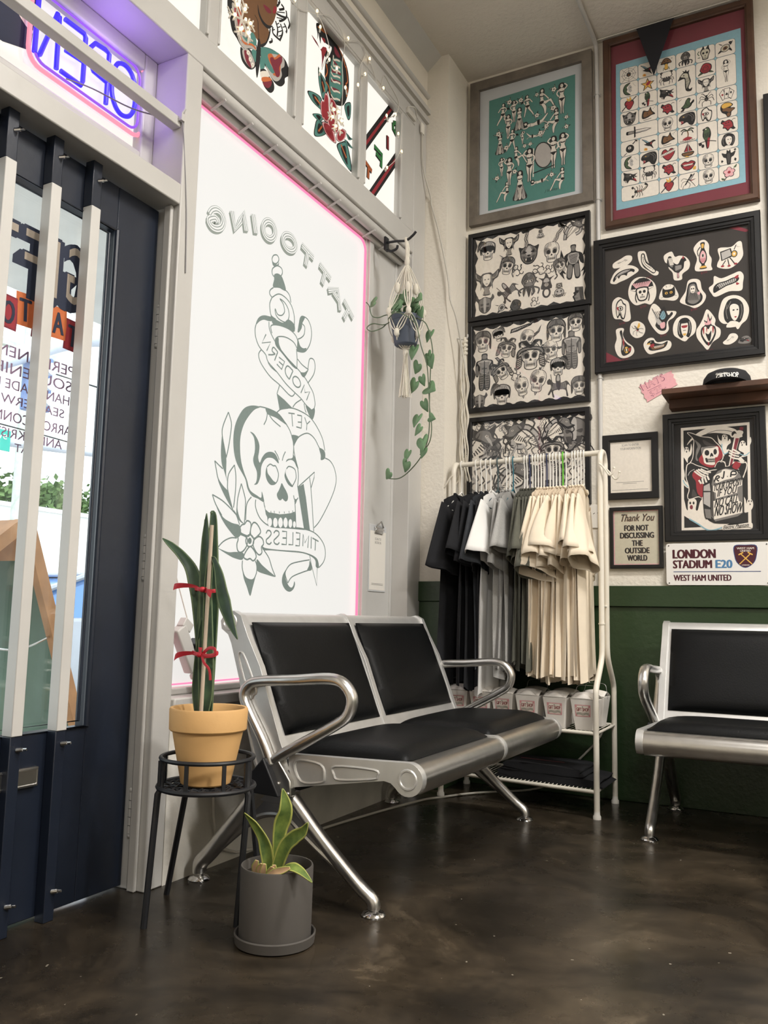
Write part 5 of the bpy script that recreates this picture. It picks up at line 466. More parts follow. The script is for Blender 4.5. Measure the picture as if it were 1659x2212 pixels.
# ================================================================ waiting benches (beam seating), local: x along, -y forward
def bench(label, at, rz):
    T = thing('waiting_bench', label, 'bench', at, 'beam seating benches', rz, local=True)
    P = lambda s, f, z: Vector((s, -f, z))
    SP = [0.0, 0.655, 1.31]
    # side plates of the backs
    back = smooth([(-0.20,0.765),(-0.236,0.785),(-0.225,0.812),(-0.195,0.816)],n=4)
    bp = [(-0.166,0.808),(-0.135,0.742),(-0.086,0.655),(-0.005,0.445),(0.05,0.325),(0.02,0.285),(-0.06,0.30),(-0.095,0.37),(-0.131,0.487),(-0.163,0.616),(-0.198,0.72),(-0.212,0.748),(-0.238,0.765),(-0.243,0.79),(-0.225,0.815),(-0.195,0.822)]
    sp = [(0.03,0.408),(0.30,0.415)]+[(0.418+0.045*math.cos(a),0.374+0.045*math.sin(a)) for a in [math.radians(d) for d in range(95,-151,-15)]]+[(0.366,0.360),(0.345,0.364),(0.03,0.312)]
    for s in SP:
        m = MB(); m.prism([(a,b) for a,b in bp], lambda a,b,d: P(d,a,b), s-0.013, s+0.013)
        for sg in (-1,1):
            d = s+sg*0.013
            m.tube([P(d,-0.207+0.024*math.cos(t*PI/8),0.787+0.024*math.sin(t*PI/8)) for t in range(16)],0.0045,6,closed=True)
            for lp in ([(-0.150,0.69),(-0.165,0.675),(-0.12,0.565),(-0.105,0.57),(-0.098,0.59)],[(-0.118,0.515),(-0.125,0.49),(-0.078,0.355),(-0.055,0.36),(-0.05,0.375)]):
                m.tube([P(d,a,b) for a,b in smooth(lp,True,4)],0.0042,6,closed=True)
        m.build('back_side_plate', SILVER, T, bevel=0.004)
        m = MB(); m.prism(sp, lambda a,b,d: P(d,a,b), s-0.013, s+0.013)
        for sg in (-1,1):
            d = s+sg*0.013
            m.tube([P(d,0.418+0.025*math.cos(t*PI/8),0.374+0.025*math.sin(t*PI/8)) for t in range(16)],0.0045,6,closed=True)
            for lp in ([(0.055,0.39),(0.14,0.388),(0.155,0.352),(0.14,0.338),(0.075,0.335)],[(0.19,0.388),(0.315,0.39),(0.325,0.375),(0.31,0.365),(0.205,0.352),(0.185,0.365)]):
                m.tube([P(d,a,b) for a,b in smooth(lp,True,4)],0.0042,6,closed=True)
        m.build('seat_side_plate', SILVER, T, bevel=0.004)
    for i in range(2):
        a, b = SP[i]+0.013, SP[i+1]-0.013
        # back shell: rolled top, flat sheet, curves under the seat
        pr = smooth([(-0.226,0.765),(-0.236,0.79),(-0.222,0.812),(-0.195,0.815),(-0.168,0.795),(-0.14,0.735),(-0.09,0.635),(-0.005,0.435),(0.03,0.378)],n=4)
        m = MB(); m.loft([[P(s,f,z) for f,z in pr]+[P(s,f-0.006,z-0.004) for f,z in reversed(pr)] for s in (a,b)], smooth=True)
        m.build('back_shell', SILVER, T)
        # seat shell with the big rolled front tube
        pr = smooth([(0.01,0.398),(0.10,0.404),(0.25,0.409),(0.36,0.414)],n=3)+[Vector((0.418+0.043*math.cos(t),0.372+0.043*math.sin(t))) for t in [PI/2-0.3-k*0.32 for k in range(12)]]
        m = MB(); m.loft([[P(s,q[0],q[1]) for q in pr]+[P(s,q[0]*0.985+0.003,q[1]*0.985+0.001) for q in reversed(pr)] for s in (a,b)])
        m.build('seat_shell', STEEL, T)
        # cushions: pillow grids
        def pillow(fn, name, th):
            mm = MB(); n1, n2 = 20, 16
            def prof(u, v):
                e = min(1.0, (1-abs(2*u-1)**5))*min(1.0,(1-abs(2*v-1)**5)); return th*max(0.0, e)**0.45
            mm.grid(lambda u,v: fn(u, v, 0.004+prof(u,v)), n1, n2); mm.grid(lambda u,v: fn(u, v, 0.0), n1, n2)
            bmesh.ops.remove_doubles(mm.bm, verts=mm.bm.verts[:], dist=0.0001)
            ed = [e for e in mm.bm.edges if len(e.link_faces) == 1]
            if ed: bmesh.ops.bridge_loops(mm.bm, edges=ed)
            mm.build(name, LEATHER, T, sharp=60)
        m0, m1 = a+0.014, b-0.014
        p0, p1 = Vector((-0.155,0.785)), Vector((-0.015,0.452)); nn = Vector((0.92,0.39))
        pillow(lambda u,v,h: P(m0+(m1-m0)*u, *(p0+(p1-p0)*v+nn*(h+0.002))), 'back_cushion', 0.026)
        m0, m1 = a+0.006, b-0.006
        pillow(lambda u,v,h: P(m0+(m1-m0)*u, 0.015+0.385*v, 0.404+0.010*v+h), 'seat_cushion', 0.040)
    # arm loops
    arm = smooth([(-0.02,0.372),(-0.055,0.44),(-0.108,0.52),(-0.132,0.565),(-0.118,0.598),(-0.075,0.613),(0.05,0.622),(0.165,0.632),(0.215,0.62),(0.243,0.582),(0.232,0.535),(0.19,0.503),(0.09,0.448),(0.02,0.41),(-0.012,0.388)],n=5)
    for s in (-0.022, 1.332):
        m = MB(); m.tube([P(s,a,b) for a,b in arm],0.0165,12,up=(1,0,0),flat=1.25)
        m.prism([(-0.045,0.40),(0.0,0.40),(0.05,0.335),(0.055,0.292),(0.02,0.285),(-0.02,0.31)], lambda a,b,d: P(d,a,b), s-0.012, s+0.012)
        for q in ((0.01,0.325),(0.03,0.30),(0.045,0.30)): m.cyl(P(s-0.018,*q),P(s+0.018,*q),0.006,seg=8)
        m.build('armrest', STEEL, T, bevel=0.003)
    # carrying beam
    m = MB(); m.prism([(-0.03,0.398),(-0.125,0.296),(0.03,0.292)], lambda a,b,d: P(d,a,b), -0.06, 1.37); m.build('carrying_beam', BLKMETAL, T, bevel=0.004)
    for s in (0.005, 1.305):
        m = MB()
        fr = smooth([(0.0,0.31),(0.03,0.285),(0.062,0.255),(0.14,0.178),(0.26,0.075),(0.302,0.045),(0.312,0.03),(0.312,0.018)],n=4)
        m.tube([P(s,a,b) for a,b in fr],0.02,12,rs=[0.022-0.004*i/len(fr) for i in range(len(fr))])
        bk = smooth([(-0.06,0.30),(-0.10,0.262),(-0.15,0.205),(-0.255,0.09),(-0.29,0.055),(-0.297,0.035),(-0.297,0.02)],n=4)
        m.tube([P(s,a,b) for a,b in bk],0.02,12,rs=[0.030-0.010*i/len(bk) for i in range(len(bk))])
        m.prism([(0.03,0.292),(0.07,0.25),(0.285,0.064),(0.262,0.066),(0.14,0.142),(0.075,0.185),(0.03,0.218),(-0.02,0.228),(-0.08,0.215),(-0.14,0.17),(-0.265,0.068),(-0.28,0.08),(-0.11,0.255),(-0.07,0.296)], lambda a,b,d: P(d,a,b), s-0.006, s+0.006)
        m.tube([P(s,a,b) for a,b in smooth([(0.27,0.062),(0.14,0.142),(0.075,0.185),(0.03,0.218),(-0.02,0.228),(-0.08,0.215),(-0.14,0.17),(-0.265,0.066)],n=4)],0.009,8)
        m.prism([(-0.10,0.305),(0.05,0.30),(0.05,0.268),(-0.02,0.262),(-0.10,0.27)], lambda a,b,d: P(d,a,b), s-0.02, s+0.02)
        m.build('leg', STEEL, T, bevel=0.002)
        for f in (0.312,-0.297):
            q = P(s,f,0); m = MB(); m.lathe([(0.001,0),(0.033,0),(0.034,0.004),(0.028,0.012),(0.012,0.016),(0.009,0.02),(0.009,0.034),(0.0,0.034)],q,20)
            m.build('foot', CHROME, T)
    return T
bench('silver beam bench with two black vinyl seats standing along the window', (-1.45,2.135,0), PI/2)
bench('silver beam bench with black vinyl seats standing against the green back wall', (-0.64,3.706,0), 0)
# ================================================================ street door, shop window, transoms, neon
NAVY = mat('navy_black_door_paint', srgb(31,38,52), 0.34, var=0.25, vscale=3, bump=0.08, bscale=30)
BARW = mat('grey_white_bar_paint', srgb(214,212,208), 0.4, var=0.05)
CLEAR = glass_mat('window_glass', (0.97,0.99,0.985), rough=0.01)
GREY_PAINT = ink('sign_paint_grey_green', srgb(128,144,142)); LET_PAINT = ink('sign_paint_soft_grey', srgb(150,160,156))
FILM = emis('frosted_film_daylight_glow', (1.0,0.985,0.945), FILM_GLOW)  # film emits the daylight itself instead of letting it through
PANE = emis('transom_pane_daylight_glow', (1.0,0.965,0.88), 0.93)  # panes glow by emission in place of the sky behind them
D = struct(MB().box((-1.925,1.05,0.012),(-1.88,1.22,2.105)).box((-1.925,1.775,0.012),(-1.88,1.948,2.105)).box((-1.925,1.22,0.012),(-1.88,1.775,0.487)).box((-1.925,1.22,1.965),(-1.88,1.775,2.105)).build('door_1', NAVY, bevel=0.003))
m = MB()
for a, b, w in ((1.775,1.965,0.02),(1.752,1.948,0.011)):
    y0 = 1.22+(1.775-a); z0 = 0.487+(1.965-b); dx = -1.880 if w > 0.015 else -1.888
    m.tube([(dx,y0,z0),(dx,a,z0),(dx,a,b),(dx,y0,b)], w*0.45, 8, closed=True)
m.build('glazing_bead', NAVY, D)
m = MB(); m.box((-1.912,1.22,0.487),(-1.906,1.775,1.965)); m.build('door_glass', CLEAR, D)
for y in (1.367,1.514,1.656):
    m = MB(); m.box((-1.879,y-0.017,0.49),(-1.842,y+0.017,1.977),0)
    m.box((-1.879,y-0.017,1.977),(-1.845,y+0.017,2.135),1); m.box((-1.879,y-0.017,-0.0),(-1.845,y+0.017,0.49),1)
    b = m.build('security_bar', [BARW, NAVY], D, bevel=0.002)
    m = MB()
    for z in (2.06,0.455,0.075): m.cyl((-1.846,y+0.004,z),(-1.832,y+0.012,z+0.002),0.0055,seg=8); m.cyl((-1.834,y+0.011,z+0.002),(-1.822,y+0.016,z+0.003),0.0035,seg=8)
    m.build('bolt', CHROME, b)
m = MB(); m.box((-1.88,1.38,0.352),(-1.866,1.61,0.402)); m.tube([(-1.866,1.385,0.357),(-1.866,1.605,0.357),(-1.866,1.605,0.397),(-1.866,1.385,0.397)],0.003,6,closed=True)
m.build('mail_slot', STEEL, D, bevel=0.003)
for z in (0.22,0.98,1.72):
    m = MB(); [m.cyl((-1.866,1.957,z-0.06+0.024*i),(-1.866,1.957,z-0.038+0.024*i),0.0085,seg=10) for i in range(5)]
    m.ball((-1.866,1.957,z-0.066),0.008); m.ball((-1.866,1.957,z+0.064),0.008); m.build('hinge', WHITE, D)
# lettering on the door glass, painted to be read from the street
INK['s'] = ink('sign_tan_paint', srgb(176,164,150)); INK['v'] = ink('sign_plum_paint', srgb(132,108,132)); INK['x'] = ink('sign_navy_paint', srgb(36,44,66))
a = Art((-1.905,1.80,0), (0,-1,0), (0,0,1), 'ksvxomr', lz=-0.0005)
def block(word, x, y, h, w, lay=3):
    for d in range(20): a.word(word, x+0.00105*d, y-0.0012*d, h, 'x', lay-0.09*d-1.0, width=w, off=0.05)
    a.word(word, x, y, h, 'x', lay, width=w, off=0.05); a.word(word, x+0.006, y+0.006, h*0.93, 's', lay-0.9+3, width=w-0.012, off=0.0)
a.lz = -0.0003
for ch, x, z, w in (('G',0.10,1.685,0.085),('I',0.205,1.68,0.03),('F',0.262,1.675,0.07),('T',0.345,1.672,0.09)): block(ch, x, z, 0.18, w, 8)
for i, (ch, x) in enumerate(zip('TATTOO',(0.118,0.172,0.228,0.283,0.335,0.392))):
    z = 1.555+(0.022 if i % 2 else 0); r = 0.05*(-1)**i
    a.frame(x+0.026, z+0.042, 1, 1, r); a.poly([(-0.03,-0.046),(0.03,-0.046),(0.03,0.046),(-0.03,0.046)],'m' if i % 2 == 0 else 'o',2+i*0.3)
    a.poly([(-0.025,-0.041),(0.025,-0.041),(0.025,0.041),(-0.025,0.041)],'r' if i % 2 == 0 else 'o',3+i*0.3); a.word(ch, 0, -0.032, 0.062, 'x', 7, width=0.036, off=0.03, align='c'); a.reset()
for body, z, x, w, h, k in (('PERMANENT',1.478,0.13,0.29,0.03,'v'),('SOUVENIRS',1.432,0.135,0.28,0.03,'v'),('HANDMADE BY',1.392,0.14,0.27,0.026,'v'),('SEAN ERWIN',1.352,0.155,0.25,0.024,'v'),('JARROD CONNOR',1.305,0.115,0.32,0.027,'v'),('ANNA KRISTIN',1.262,0.155,0.26,0.025,'v'),('AT',1.228,0.265,0.045,0.022,'v')):
    a.word(body, x, z, h, k, 2, width=w, off=0.012)
a.build('painted_lettering', [INK[k] for k in 'ksvxomr'], D, sharp=0, fix=False)
# ---- transom over the door
T1 = struct(MB().box((-2.0,1.035,2.185),(-1.93,1.09,2.645)).box((-2.0,1.90,2.185),(-1.93,1.957,2.645)).box((-2.0,1.09,2.185),(-1.93,1.90,2.30)).box((-2.0,1.09,2.585),(-1.93,1.90,2.645)).build('window_3', WHITE, bevel=0.006))
m = MB(); m.box((-1.972,1.09,2.30),(-1.967,1.90,2.585)); m.build('pane', PANE, T1)
a = Art((-1.965,2.0,2.3), (0,1,0), (0,0,1), 'xw')
a.poly([(-0.95,0.05),(-0.60,0.07),(-0.51,0.10),(-0.50,0.30),(-0.95,0.30)],'x',1); a.poly(smooth2([(-0.585,0.205),(-0.545,0.195),(-0.50,0.155),(-0.535,0.165)],True),'w',2)
a.build('painted_lettering', [INK['x'],INK['w']], T1, sharp=0, fix=False)
m = MB(); m.box((-1.852,1.035,2.383),(-1.815,1.957,2.418)); struct(m.build('trim_8', WHITE, bevel=0.003))
# ---- frosted shop window with the painted emblem
W1 = struct(MB().box((-1.925,2.035,0.555),(-1.895,2.05,2.60)).box((-1.925,3.335,0.555),(-1.885,3.385,2.60)).box((-1.925,2.05,2.592),(-1.893,3.335,2.65)).build('window_1', WHITE))
m = MB(); m.box((-1.905,2.05,0.56),(-1.900,3.335,2.595)); m.build('frosted_pane', FILM, W1)
a = Art((-1.8995,2.0,0.5), (0,1,0), (0,0,1), 'kqf', lz=0.0003); a.frame(0,0,0.001)
a.run(WINDOW_ART); a.build('painted_emblem', [GREY_PAINT, LET_PAINT, FILM], W1, sharp=0, fix=False)
# ---- transom panes above the beam
T2 = MB()
for y0, y1 in ((1.50,1.56),(2.055,2.106),(2.587,2.637),(3.106,3.15),(3.53,3.66)):
    T2.box((-1.90,y0,2.76),(XW-0.004,y1,3.36)); T2.tube([(-1.808,y0-0.004,2.775),(-1.808,y0-0.004,3.34)],0.007,8); T2.tube([(-1.808,y1+0.004,2.775),(-1.808,y1+0.004,3.34)],0.007,8)
T2.box((-1.90,0.95,3.338),(XW,3.66,3.43)); T2.box((-1.90,0.95,2.755),(-1.815,3.66,2.768)); T2.tube([(-1.81,0.95,3.334),(-1.81,3.53,3.334)],0.008,8)
T2 = struct(T2.build('window_2', WHITE, bevel=0.003))
for y0, y1 in ((0.95,1.50),(1.56,2.055),(2.106,2.587),(2.637,3.106),(3.15,3.53)):
    m = MB(); m.box((-1.852,y0,2.76),(-1.847,y1,3.34)); m.build('pane', PANE, T2)
INK['G'] = ink('pane_green', srgb(70,160,88))
for dat in (PANE_LADY, PANE_SNAKE, [(o, 'G' if k == 'n' else k, l, w, q) for o, k, l, w, q in PANE_GIFT]):
    a = Art((-1.8465,2.0,2.7), (0,1,0), (0,0,1), 'kwgdlrnybupmotG', lz=0.0003); a.frame(0,0,0.001); a.run(dat)
    a.build('painted_picture', [INK[k] for k in 'kwgdlrnybupmotG'], T2, sharp=0, fix=False)
# ---- pink light strip round the window
PINK = emis('pink_neon_glow', (1.0,0.16,0.30), 1.6)
yy0, yy1, zz0, zz1, r = 2.062, 3.322, 0.582, 2.580, 0.05
pts = [(yy0,zz0),(yy1,zz0)]+[(yy1-r+r*math.sin(t),zz1-r+r*math.cos(t)) for t in [PI/2-k*PI/12 for k in range(7)]]+[(yy0,zz1)]
m = MB(); m.tube([(-1.886,a,b) for a,b in pts],0.0055,8,closed=True)
tag(m.build('light_strip', PINK), 'thin pink light strip running round the frosted window', 'light strip')
# ---- neon OPEN sign
t = thing('neon_sign', 'blue and pink neon OPEN sign hanging behind the white bar over the door', 'sign', (-1.93,1.70,2.345))
m = MB(); m.box((-1.958,1.462,2.345),(-1.954,1.918,2.612)); m.build('clear_panel', glass_mat('acrylic', (0.98,0.97,1.0), gloss=0.01), t)
BLUE = emis('blue_neon_glow', (0.055,0.03,1.0), 1.0); PINK2 = emis('pink_tube_glow', (1.0,0.30,0.40), 1.1); VIOL = emis('violet_tube_glow', (0.38,0.12,1.0), 0.8)
ng = bpy.data.lights.new('neon_glow','POINT'); ng.energy = 1.7; ng.color = (0.42,0.22,1.0); ng.shadow_soft_size = 0.10; no = bpy.data.objects.new('neon_glow',ng); COL.objects.link(no); no.location = (-1.90,1.72,2.50)
def rrect(y0,y1,z0,z1,r):
    out = []
    for cy,cz,a0 in ((y1-r,z0+r,-PI/2),(y1-r,z1-r,0),(y0+r,z1-r,PI/2),(y0+r,z0+r,PI)): out += [(cy+r*math.cos(a0+k*PI/10),cz+r*math.sin(a0+k*PI/10)) for k in range(6)]
    return out
m = MB(); m.tube([(-1.944,a,b) for a,b in rrect(1.466,1.914,2.350,2.605,0.045)],0.007,8,closed=True); m.build('pink_tube', PINK2, t)
m = MB(); m.tube([(-1.944,a,b) for a,b in rrect(1.486,1.893,2.368,2.585,0.038)],0.0045,8,closed=True); m.build('violet_tube', VIOL, t)
for nm, strokes in (('N',[[(1.488,2.560),(1.487,2.388),(1.496,2.383),(1.505,2.392),(1.556,2.555),(1.562,2.55),(1.564,2.384)]]),('E',[[(1.582,2.555),(1.655,2.557),(1.662,2.548),(1.662,2.405),(1.657,2.388),(1.580,2.388)],[(1.660,2.468),(1.592,2.462)]]),('P',[[(1.756,2.386),(1.757,2.556),(1.74,2.56),(1.70,2.555),(1.683,2.53),(1.683,2.485),(1.70,2.462),(1.755,2.458)]]),('O',[[(1.776,2.50),(1.777,2.44),(1.795,2.402),(1.822,2.388),(1.855,2.402),(1.874,2.44),(1.875,2.50),(1.858,2.545),(1.826,2.56),(1.793,2.545)]])):
    m = MB()
    for q in strokes: m.tube([(-1.944,y,z) for y,z in (smooth2(q+[q[0]]) if nm == 'O' else q)],0.0075,8)
    m.build('letter_tube', BLUE, t)
m = MB(); m.tube(smooth([(-1.942,1.60,2.375),(-1.92,1.68,2.385),(-1.88,1.80,2.38),(-1.84,1.90,2.395),(-1.812,1.948,2.405),(-1.803,1.955,2.37),(-1.80,1.965,2.28),(-1.798,1.985,2.10),(-1.797,1.995,1.9)],n=5),0.0022,6); m.build('cord', mat('grey_cord',srgb(150,148,150),0.6), t)
m = MB(); m.box((-1.825,1.942,2.40),(-1.80,1.957,2.425)); m.cyl((-1.81,1.95,2.425),(-1.80,1.957,2.445),0.004); m.build('cord_hook', WHITE, t)
# ================================================================ the street outside
m = MB(); m.box((-4.6,-12,-0.16),(-2.03,30,-0.04)); struct(m.build('sidewalk', mat('pale_pavement', srgb(206,202,194), 0.9, var=0.08, vscale=2)))
m = MB(); m.box((-60,-30,-0.4),(-4.6,70,-0.18)); struct(m.build('street', mat('sunlit_asphalt', srgb(150,150,150), 0.9, var=0.1, vscale=3)))
m = MB(); m.box((-3.9,-2,2.56),(-2.03,9,2.68)); struct(m.build('roof_canopy', mat('pale_canopy', srgb(246,247,247), 0.7)))
t = thing('building', 'long white building across the street', 'building', (-26,20,-0.18))
BLD = mat('sunlit_white_wall', srgb(250,250,248), 0.8, var=0.02); m = MB(); m.box((-34,8,-0.18),(-25,42,4.35)); m.build('wall', BLD, t)
m = MB(); m.box((-34.1,7.9,4.35),(-24.9,42.1,4.5)); m.box((-25.06,8,1.55),(-24.98,42,1.62)); m.build('parapet', mat('pale_coping', srgb(236,238,238), 0.7), t)
LEAF = mat('tree_leaves', srgb(96,124,72), 0.7, var=0.4, vscale=1.2)
for cx, cy, cz, s in ((-44,35,6.0,0.95),(-45,41.8,6.2,1.05)):
    t = thing('tree', 'green leafy tree beyond the white building, seen left of the middle door bar' if cy < 38 else 'green leafy tree beyond the white building, seen between two door bars', 'tree', (cx,cy,-0.18))
    m = MB(); m.cyl((cx,cy,-0.18),(cx,cy,cz),0.35,0.18,10); m.build('trunk', mat('bark', srgb(96,80,66), 0.9), t)
    m = MB()
    for i in range(1500):
        a_, b_, q = random.uniform(0,2*PI), random.uniform(-0.6,1), random.uniform(0.5,1)
        p = Vector((cx+3.0*s*q*math.cos(a_), cy+2.6*s*q*math.sin(a_), cz+0.8+2.4*s*b_*q)); u = Vector((random.uniform(-1,1),random.uniform(-1,1),random.uniform(-1,1))).normalized(); v = u.orthogonal().normalized(); w = 0.24
        m.face([m.v(p+u*w),m.v(p+v*w*0.6),m.v(p-u*w),m.v(p-v*w*0.6)])
    m.build('crown', LEAF, t, sharp=0, fix=False)
m = MB(); m.tube([(-20,15.87,-0.18),(-20,15.87,4),(-20,15.85,9)],0.16,12,rs=[0.17,0.15,0.12]); 
m.box((-20.1,14.9,8.1),(-19.9,16.9,8.25)); tag(m.build('utility_pole', mat('weathered_pole', srgb(196,206,198), 0.9, var=0.15, vscale=8)), 'weathered wooden utility pole standing across the street', 'pole')
GALV = mat('pale_galvanised_steel', srgb(208,214,226), 0.5)
m = MB(); m.tube([(-14,9.0,3.9),(-14,13.4,4.27),(-14,18,4.62)],0.10,12); m.cyl((-14,18,-0.18),(-14,18,4.8),0.16); tag(m.build('gantry', GALV), 'pale steel traffic arm crossing low behind the door lettering', 'gantry')
m = MB(); m.tube(smooth([(-14.6,9.6,5.05),(-14.6,11.2,5.93),(-14.6,13.2,6.95),(-14.6,15.5,7.4)],n=5),0.19,12); m.cyl((-14.6,15.5,-0.18),(-14.6,15.5,7.6),0.2); tag(m.build('gantry', GALV), 'thicker pale steel arm rising behind the door lettering', 'gantry')
t = thing('traffic_signal', 'blue grey traffic signal box hanging from the thicker steel arm', 'traffic signal', (-14.6,11.85,6.1))
m = MB(); m.box((-14.8,11.62,4.95),(-14.4,12.08,6.12)); m.build('housing', mat('signal_blue', srgb(112,138,190), 0.5), t, bevel=0.03)
m = MB(); [m.tube([(-14.4,11.85,z),(-14.15,11.85,z)],0.13,14) for z in (5.15,5.48,5.81)]; m.build('visor', GALV, t)
t = thing('street_sign', 'green street name sign hanging on the steel arm at the edge of the door glass', 'street sign', (-13.8,10.4,4.0))
m = MB(); m.box((-13.86,9.7,3.82),(-13.83,10.72,4.22)); m.build('sign_plate', mat('sign_green', srgb(52,176,160), 0.5), t)
a = Art((-13.828,9.7,3.82), (0,1,0), (0,0,1), 'w', lz=0.002); a.word('Ave',0.60,0.22,0.15,'w',1); a.word('100',0.55,0.03,0.13,'w',1); a.build('lettering', [PAPER], t, sharp=0, fix=False)
for k,(z0,z1,x) in enumerate(((8.1,9.0,-20),(8.25,9.4,-20.5),(5.6,5.7,-19))):
    m = MB(); m.tube(smooth([(x,4,z0),(x,15.87,z0-0.35*(k<2)),(x-3,34,z1)],n=6),0.02,6); tag(m.build('overhead_cable', BLKMETAL), ['highest overhead cable on the utility pole','second overhead cable on the utility pole','lowest overhead cable, in front of the trees'][k], 'cable')
# A-board with chain
t = thing('sandwich_board', 'green sandwich board with wooden legs standing on the sidewalk', 'sign board', (-3.3,2.44,-0.04))
WOOD = mat('warm_pine', srgb(214,158,112), 0.6, var=0.2, vscale=10); BGREEN = mat('chalk_green', srgb(112,138,124), 0.7, var=0.2, vscale=3)
def slab(y0,z0,y1,z1,xa,xb,th,M,name):
    d = Vector((0,y1-y0,z1-z0)).normalized(); n = Vector((0,-d.z,d.y))*th/2; m = MB(); m.prism([(y0,z0),(y1,z1)]*0 or [(y0+n.y,z0+n.z),(y1+n.y,z1+n.z),(y1-n.y,z1-n.z),(y0-n.y,z0-n.z)], lambda a,b,dd: Vector((dd,a,b)), xa, xb); m.build(name, M, t, bevel=0.002)
for ya, nm in ((2.93,'back'),(0.95,'front')):
    yt = 2.455 if nm == 'back' else 2.425
    for xa in (-3.04,-3.62): slab(ya,-0.04,yt,1.17,xa,xa+0.042,0.055,WOOD,'leg')
    slab(ya+(yt-ya)*0.12,0.11,yt,1.17,-3.58,-3.04,0.012,BGREEN,'board'); slab(yt+(ya-yt)*0.12,1.03,yt,1.17,-3.60,-3.02,0.05,WOOD,'rail')
m = MB(); m.tube(smooth([(-3.02,2.62,0.70),(-3.02,2.50,0.655),(-3.02,2.40,0.645),(-3.02,2.22,0.68),(-3.02,1.9,0.78)],n=6),0.005,6); m.build('chain', CHROME, t)
# parked car
t = thing('car', 'silver grey car parked at the kerb behind the sandwich board', 'car', (-6.9,6.2,-0.18))
CARP = mat('silver_car_paint', srgb(178,184,194), 0.25, 0.5, var=0.04); CGL = mat('blue_reflective_car_glass', srgb(106,146,206), 0.12, var=0.15, vscale=1.5)
body = [(3.6,0.22),(3.62,0.55),(3.9,0.68),(4.5,0.72),(5.0,0.74),(6.6,0.76),(7.6,0.72),(8.0,0.6),(8.02,0.2),(7.7,0.05),(3.9,0.05)]
m = MB(); m.prism(smooth2(body,True,3), lambda a,b,d: Vector((d,a,b)), -7.8, -6.0, smooth_side=True); m.build('body', CARP, t, bevel=0.05)
cab = [(4.9,0.70),(5.3,0.98),(5.75,1.13),(6.5,1.15),(7.1,1.0),(7.6,0.72)]
m = MB(); R = []
for d, s in ((-7.72,0.0),(-7.55,1.0),(-6.25,1.0),(-6.08,0.0)): R.append([Vector((d,a,0.70+(b-0.70)*(1.0 if s else 0.02))) for a,b in cab])
m.loft(R, closed=False, caps=False); m.build('windows', CGL, t, sharp=30)
m = MB(); m.tube([(-6.22,a,b+0.01) for a,b in cab],0.03,8); m.tube([(-7.58,a,b+0.01) for a,b in cab],0.03,8); m.box((-7.55,5.7,1.13),(-6.25,6.6,1.175)); m.build('roof', CARP, t, bevel=0.02)
for y in (4.35,7.2):
    for xa,xb in ((-6.2,-5.98),(-7.82,-7.6)):
        w = MB(); w.cyl((xa,y,0.12),(xb,y,0.12),0.30,seg=28); w.cyl((xb-0.01,y,0.12),(xb+0.012,y,0.12),0.19,seg=20,k=1); w.build('wheel', [RUBBER, CHROME], t, bevel=0.01)
# ================================================================ pictures and notices on the back wall
def frame(name, label, cat, x0, x1, z0, z1, w, M, inner, depth=0.026, backcol=None, profile='flat', tilt=0.0, group=None, glass=True):
    yw = YB-0.001
    t = thing(name, label, cat, ((x0+x1)/2, yw, z0), group)
    m = MB(); yf = yw-depth
    def ringpts(i, y): return [Vector((x0+i,y,z0+i)),Vector((x1-i,y,z0+i)),Vector((x1-i,y,z1-i)),Vector((x0+i,y,z1-i))]
    if profile == 'step': rings = [(0,yw),(0,yf+0.004),(0.004,yf),(w*0.5,yf),(w*0.56,yf+0.006),(w*0.8,yf+0.007),(w*0.86,yf+0.012),(w,yf+0.013),(w,yw-0.004)]
    elif profile == 'slope': rings = [(0,yw),(0,yf+0.008),(w*0.2,yf),(w*0.75,yf+0.001),(w*0.85,yf+0.007),(w,yf+0.010),(w,yw-0.004)]
    else: rings = [(0,yw),(0,yf+0.002),(0.002,yf),(w-0.002,yf),(w,yf+0.002),(w,yw-0.004)]
    m.loft([ringpts(i,y) for i,y in rings], caps=False, smooth=False)
    m.build('frame', M, t, sharp=0)
    m = MB(); m.box((x0+w*0.5,yw-0.008,z0+w*0.5),(x1-w*0.5,yw-0.002,z1-w*0.5)); m.build('mount_board', backcol or BLACKP, t)
    keys = 'kwgdlrnybupmota'
    a = Art((x0, yw-0.0084, z0), (1,0,0), (0,0,1), keys, lz=0.00025)
    inner(a, x1-x0, z1-z0)
    a.build('print', [INK[k] for k in keys], t, sharp=0, fix=False)
    if glass:
        m = MB(); y = yw-min(0.0165, depth-0.006); m.face([m.v((x0+w,y,z0+w)),m.v((x1-w,y,z0+w)),m.v((x1-w,y,z1-w)),m.v((x0+w,y,z1-w))]); m.build('glass', PICGLASS, t, sharp=0)
    return t
def jag(x0,x1,z0,z1,amp,n,m,scal=False):
    out = []
    def edge(p,q,k):
        for i in range(k):
            f = i/k; nx, nz = (q[1]-p[1]), -(q[0]-p[0]); L = math.hypot(nx,nz)
            if scal:
                for j in range(4):
                    ff = f+j/4/k; o = -amp*math.sin(PI*j/4); out.append((p[0]+(q[0]-p[0])*ff+nx/L*o, p[1]+(q[1]-p[1])*ff+nz/L*o))
            else:
                out.append((p[0]+(q[0]-p[0])*f, p[1]+(q[1]-p[1])*f)); ff = f+0.5/k; o = -amp*random.uniform(0.3,1.0); out.append((p[0]+(q[0]-p[0])*ff+nx/L*o, p[1]+(q[1]-p[1])*ff+nz/L*o))
    P = [(x0,z0),(x1,z0),(x1,z1),(x0,z1)]
    for i in range(4): edge(P[i],P[(i+1)%4], n if i%2==0 else m)
    return out
GREYWOOD = mat('weathered_grey_wood', srgb(120,112,102), 0.7, var=0.28, vscale=14, bump=0.2, bscale=50)
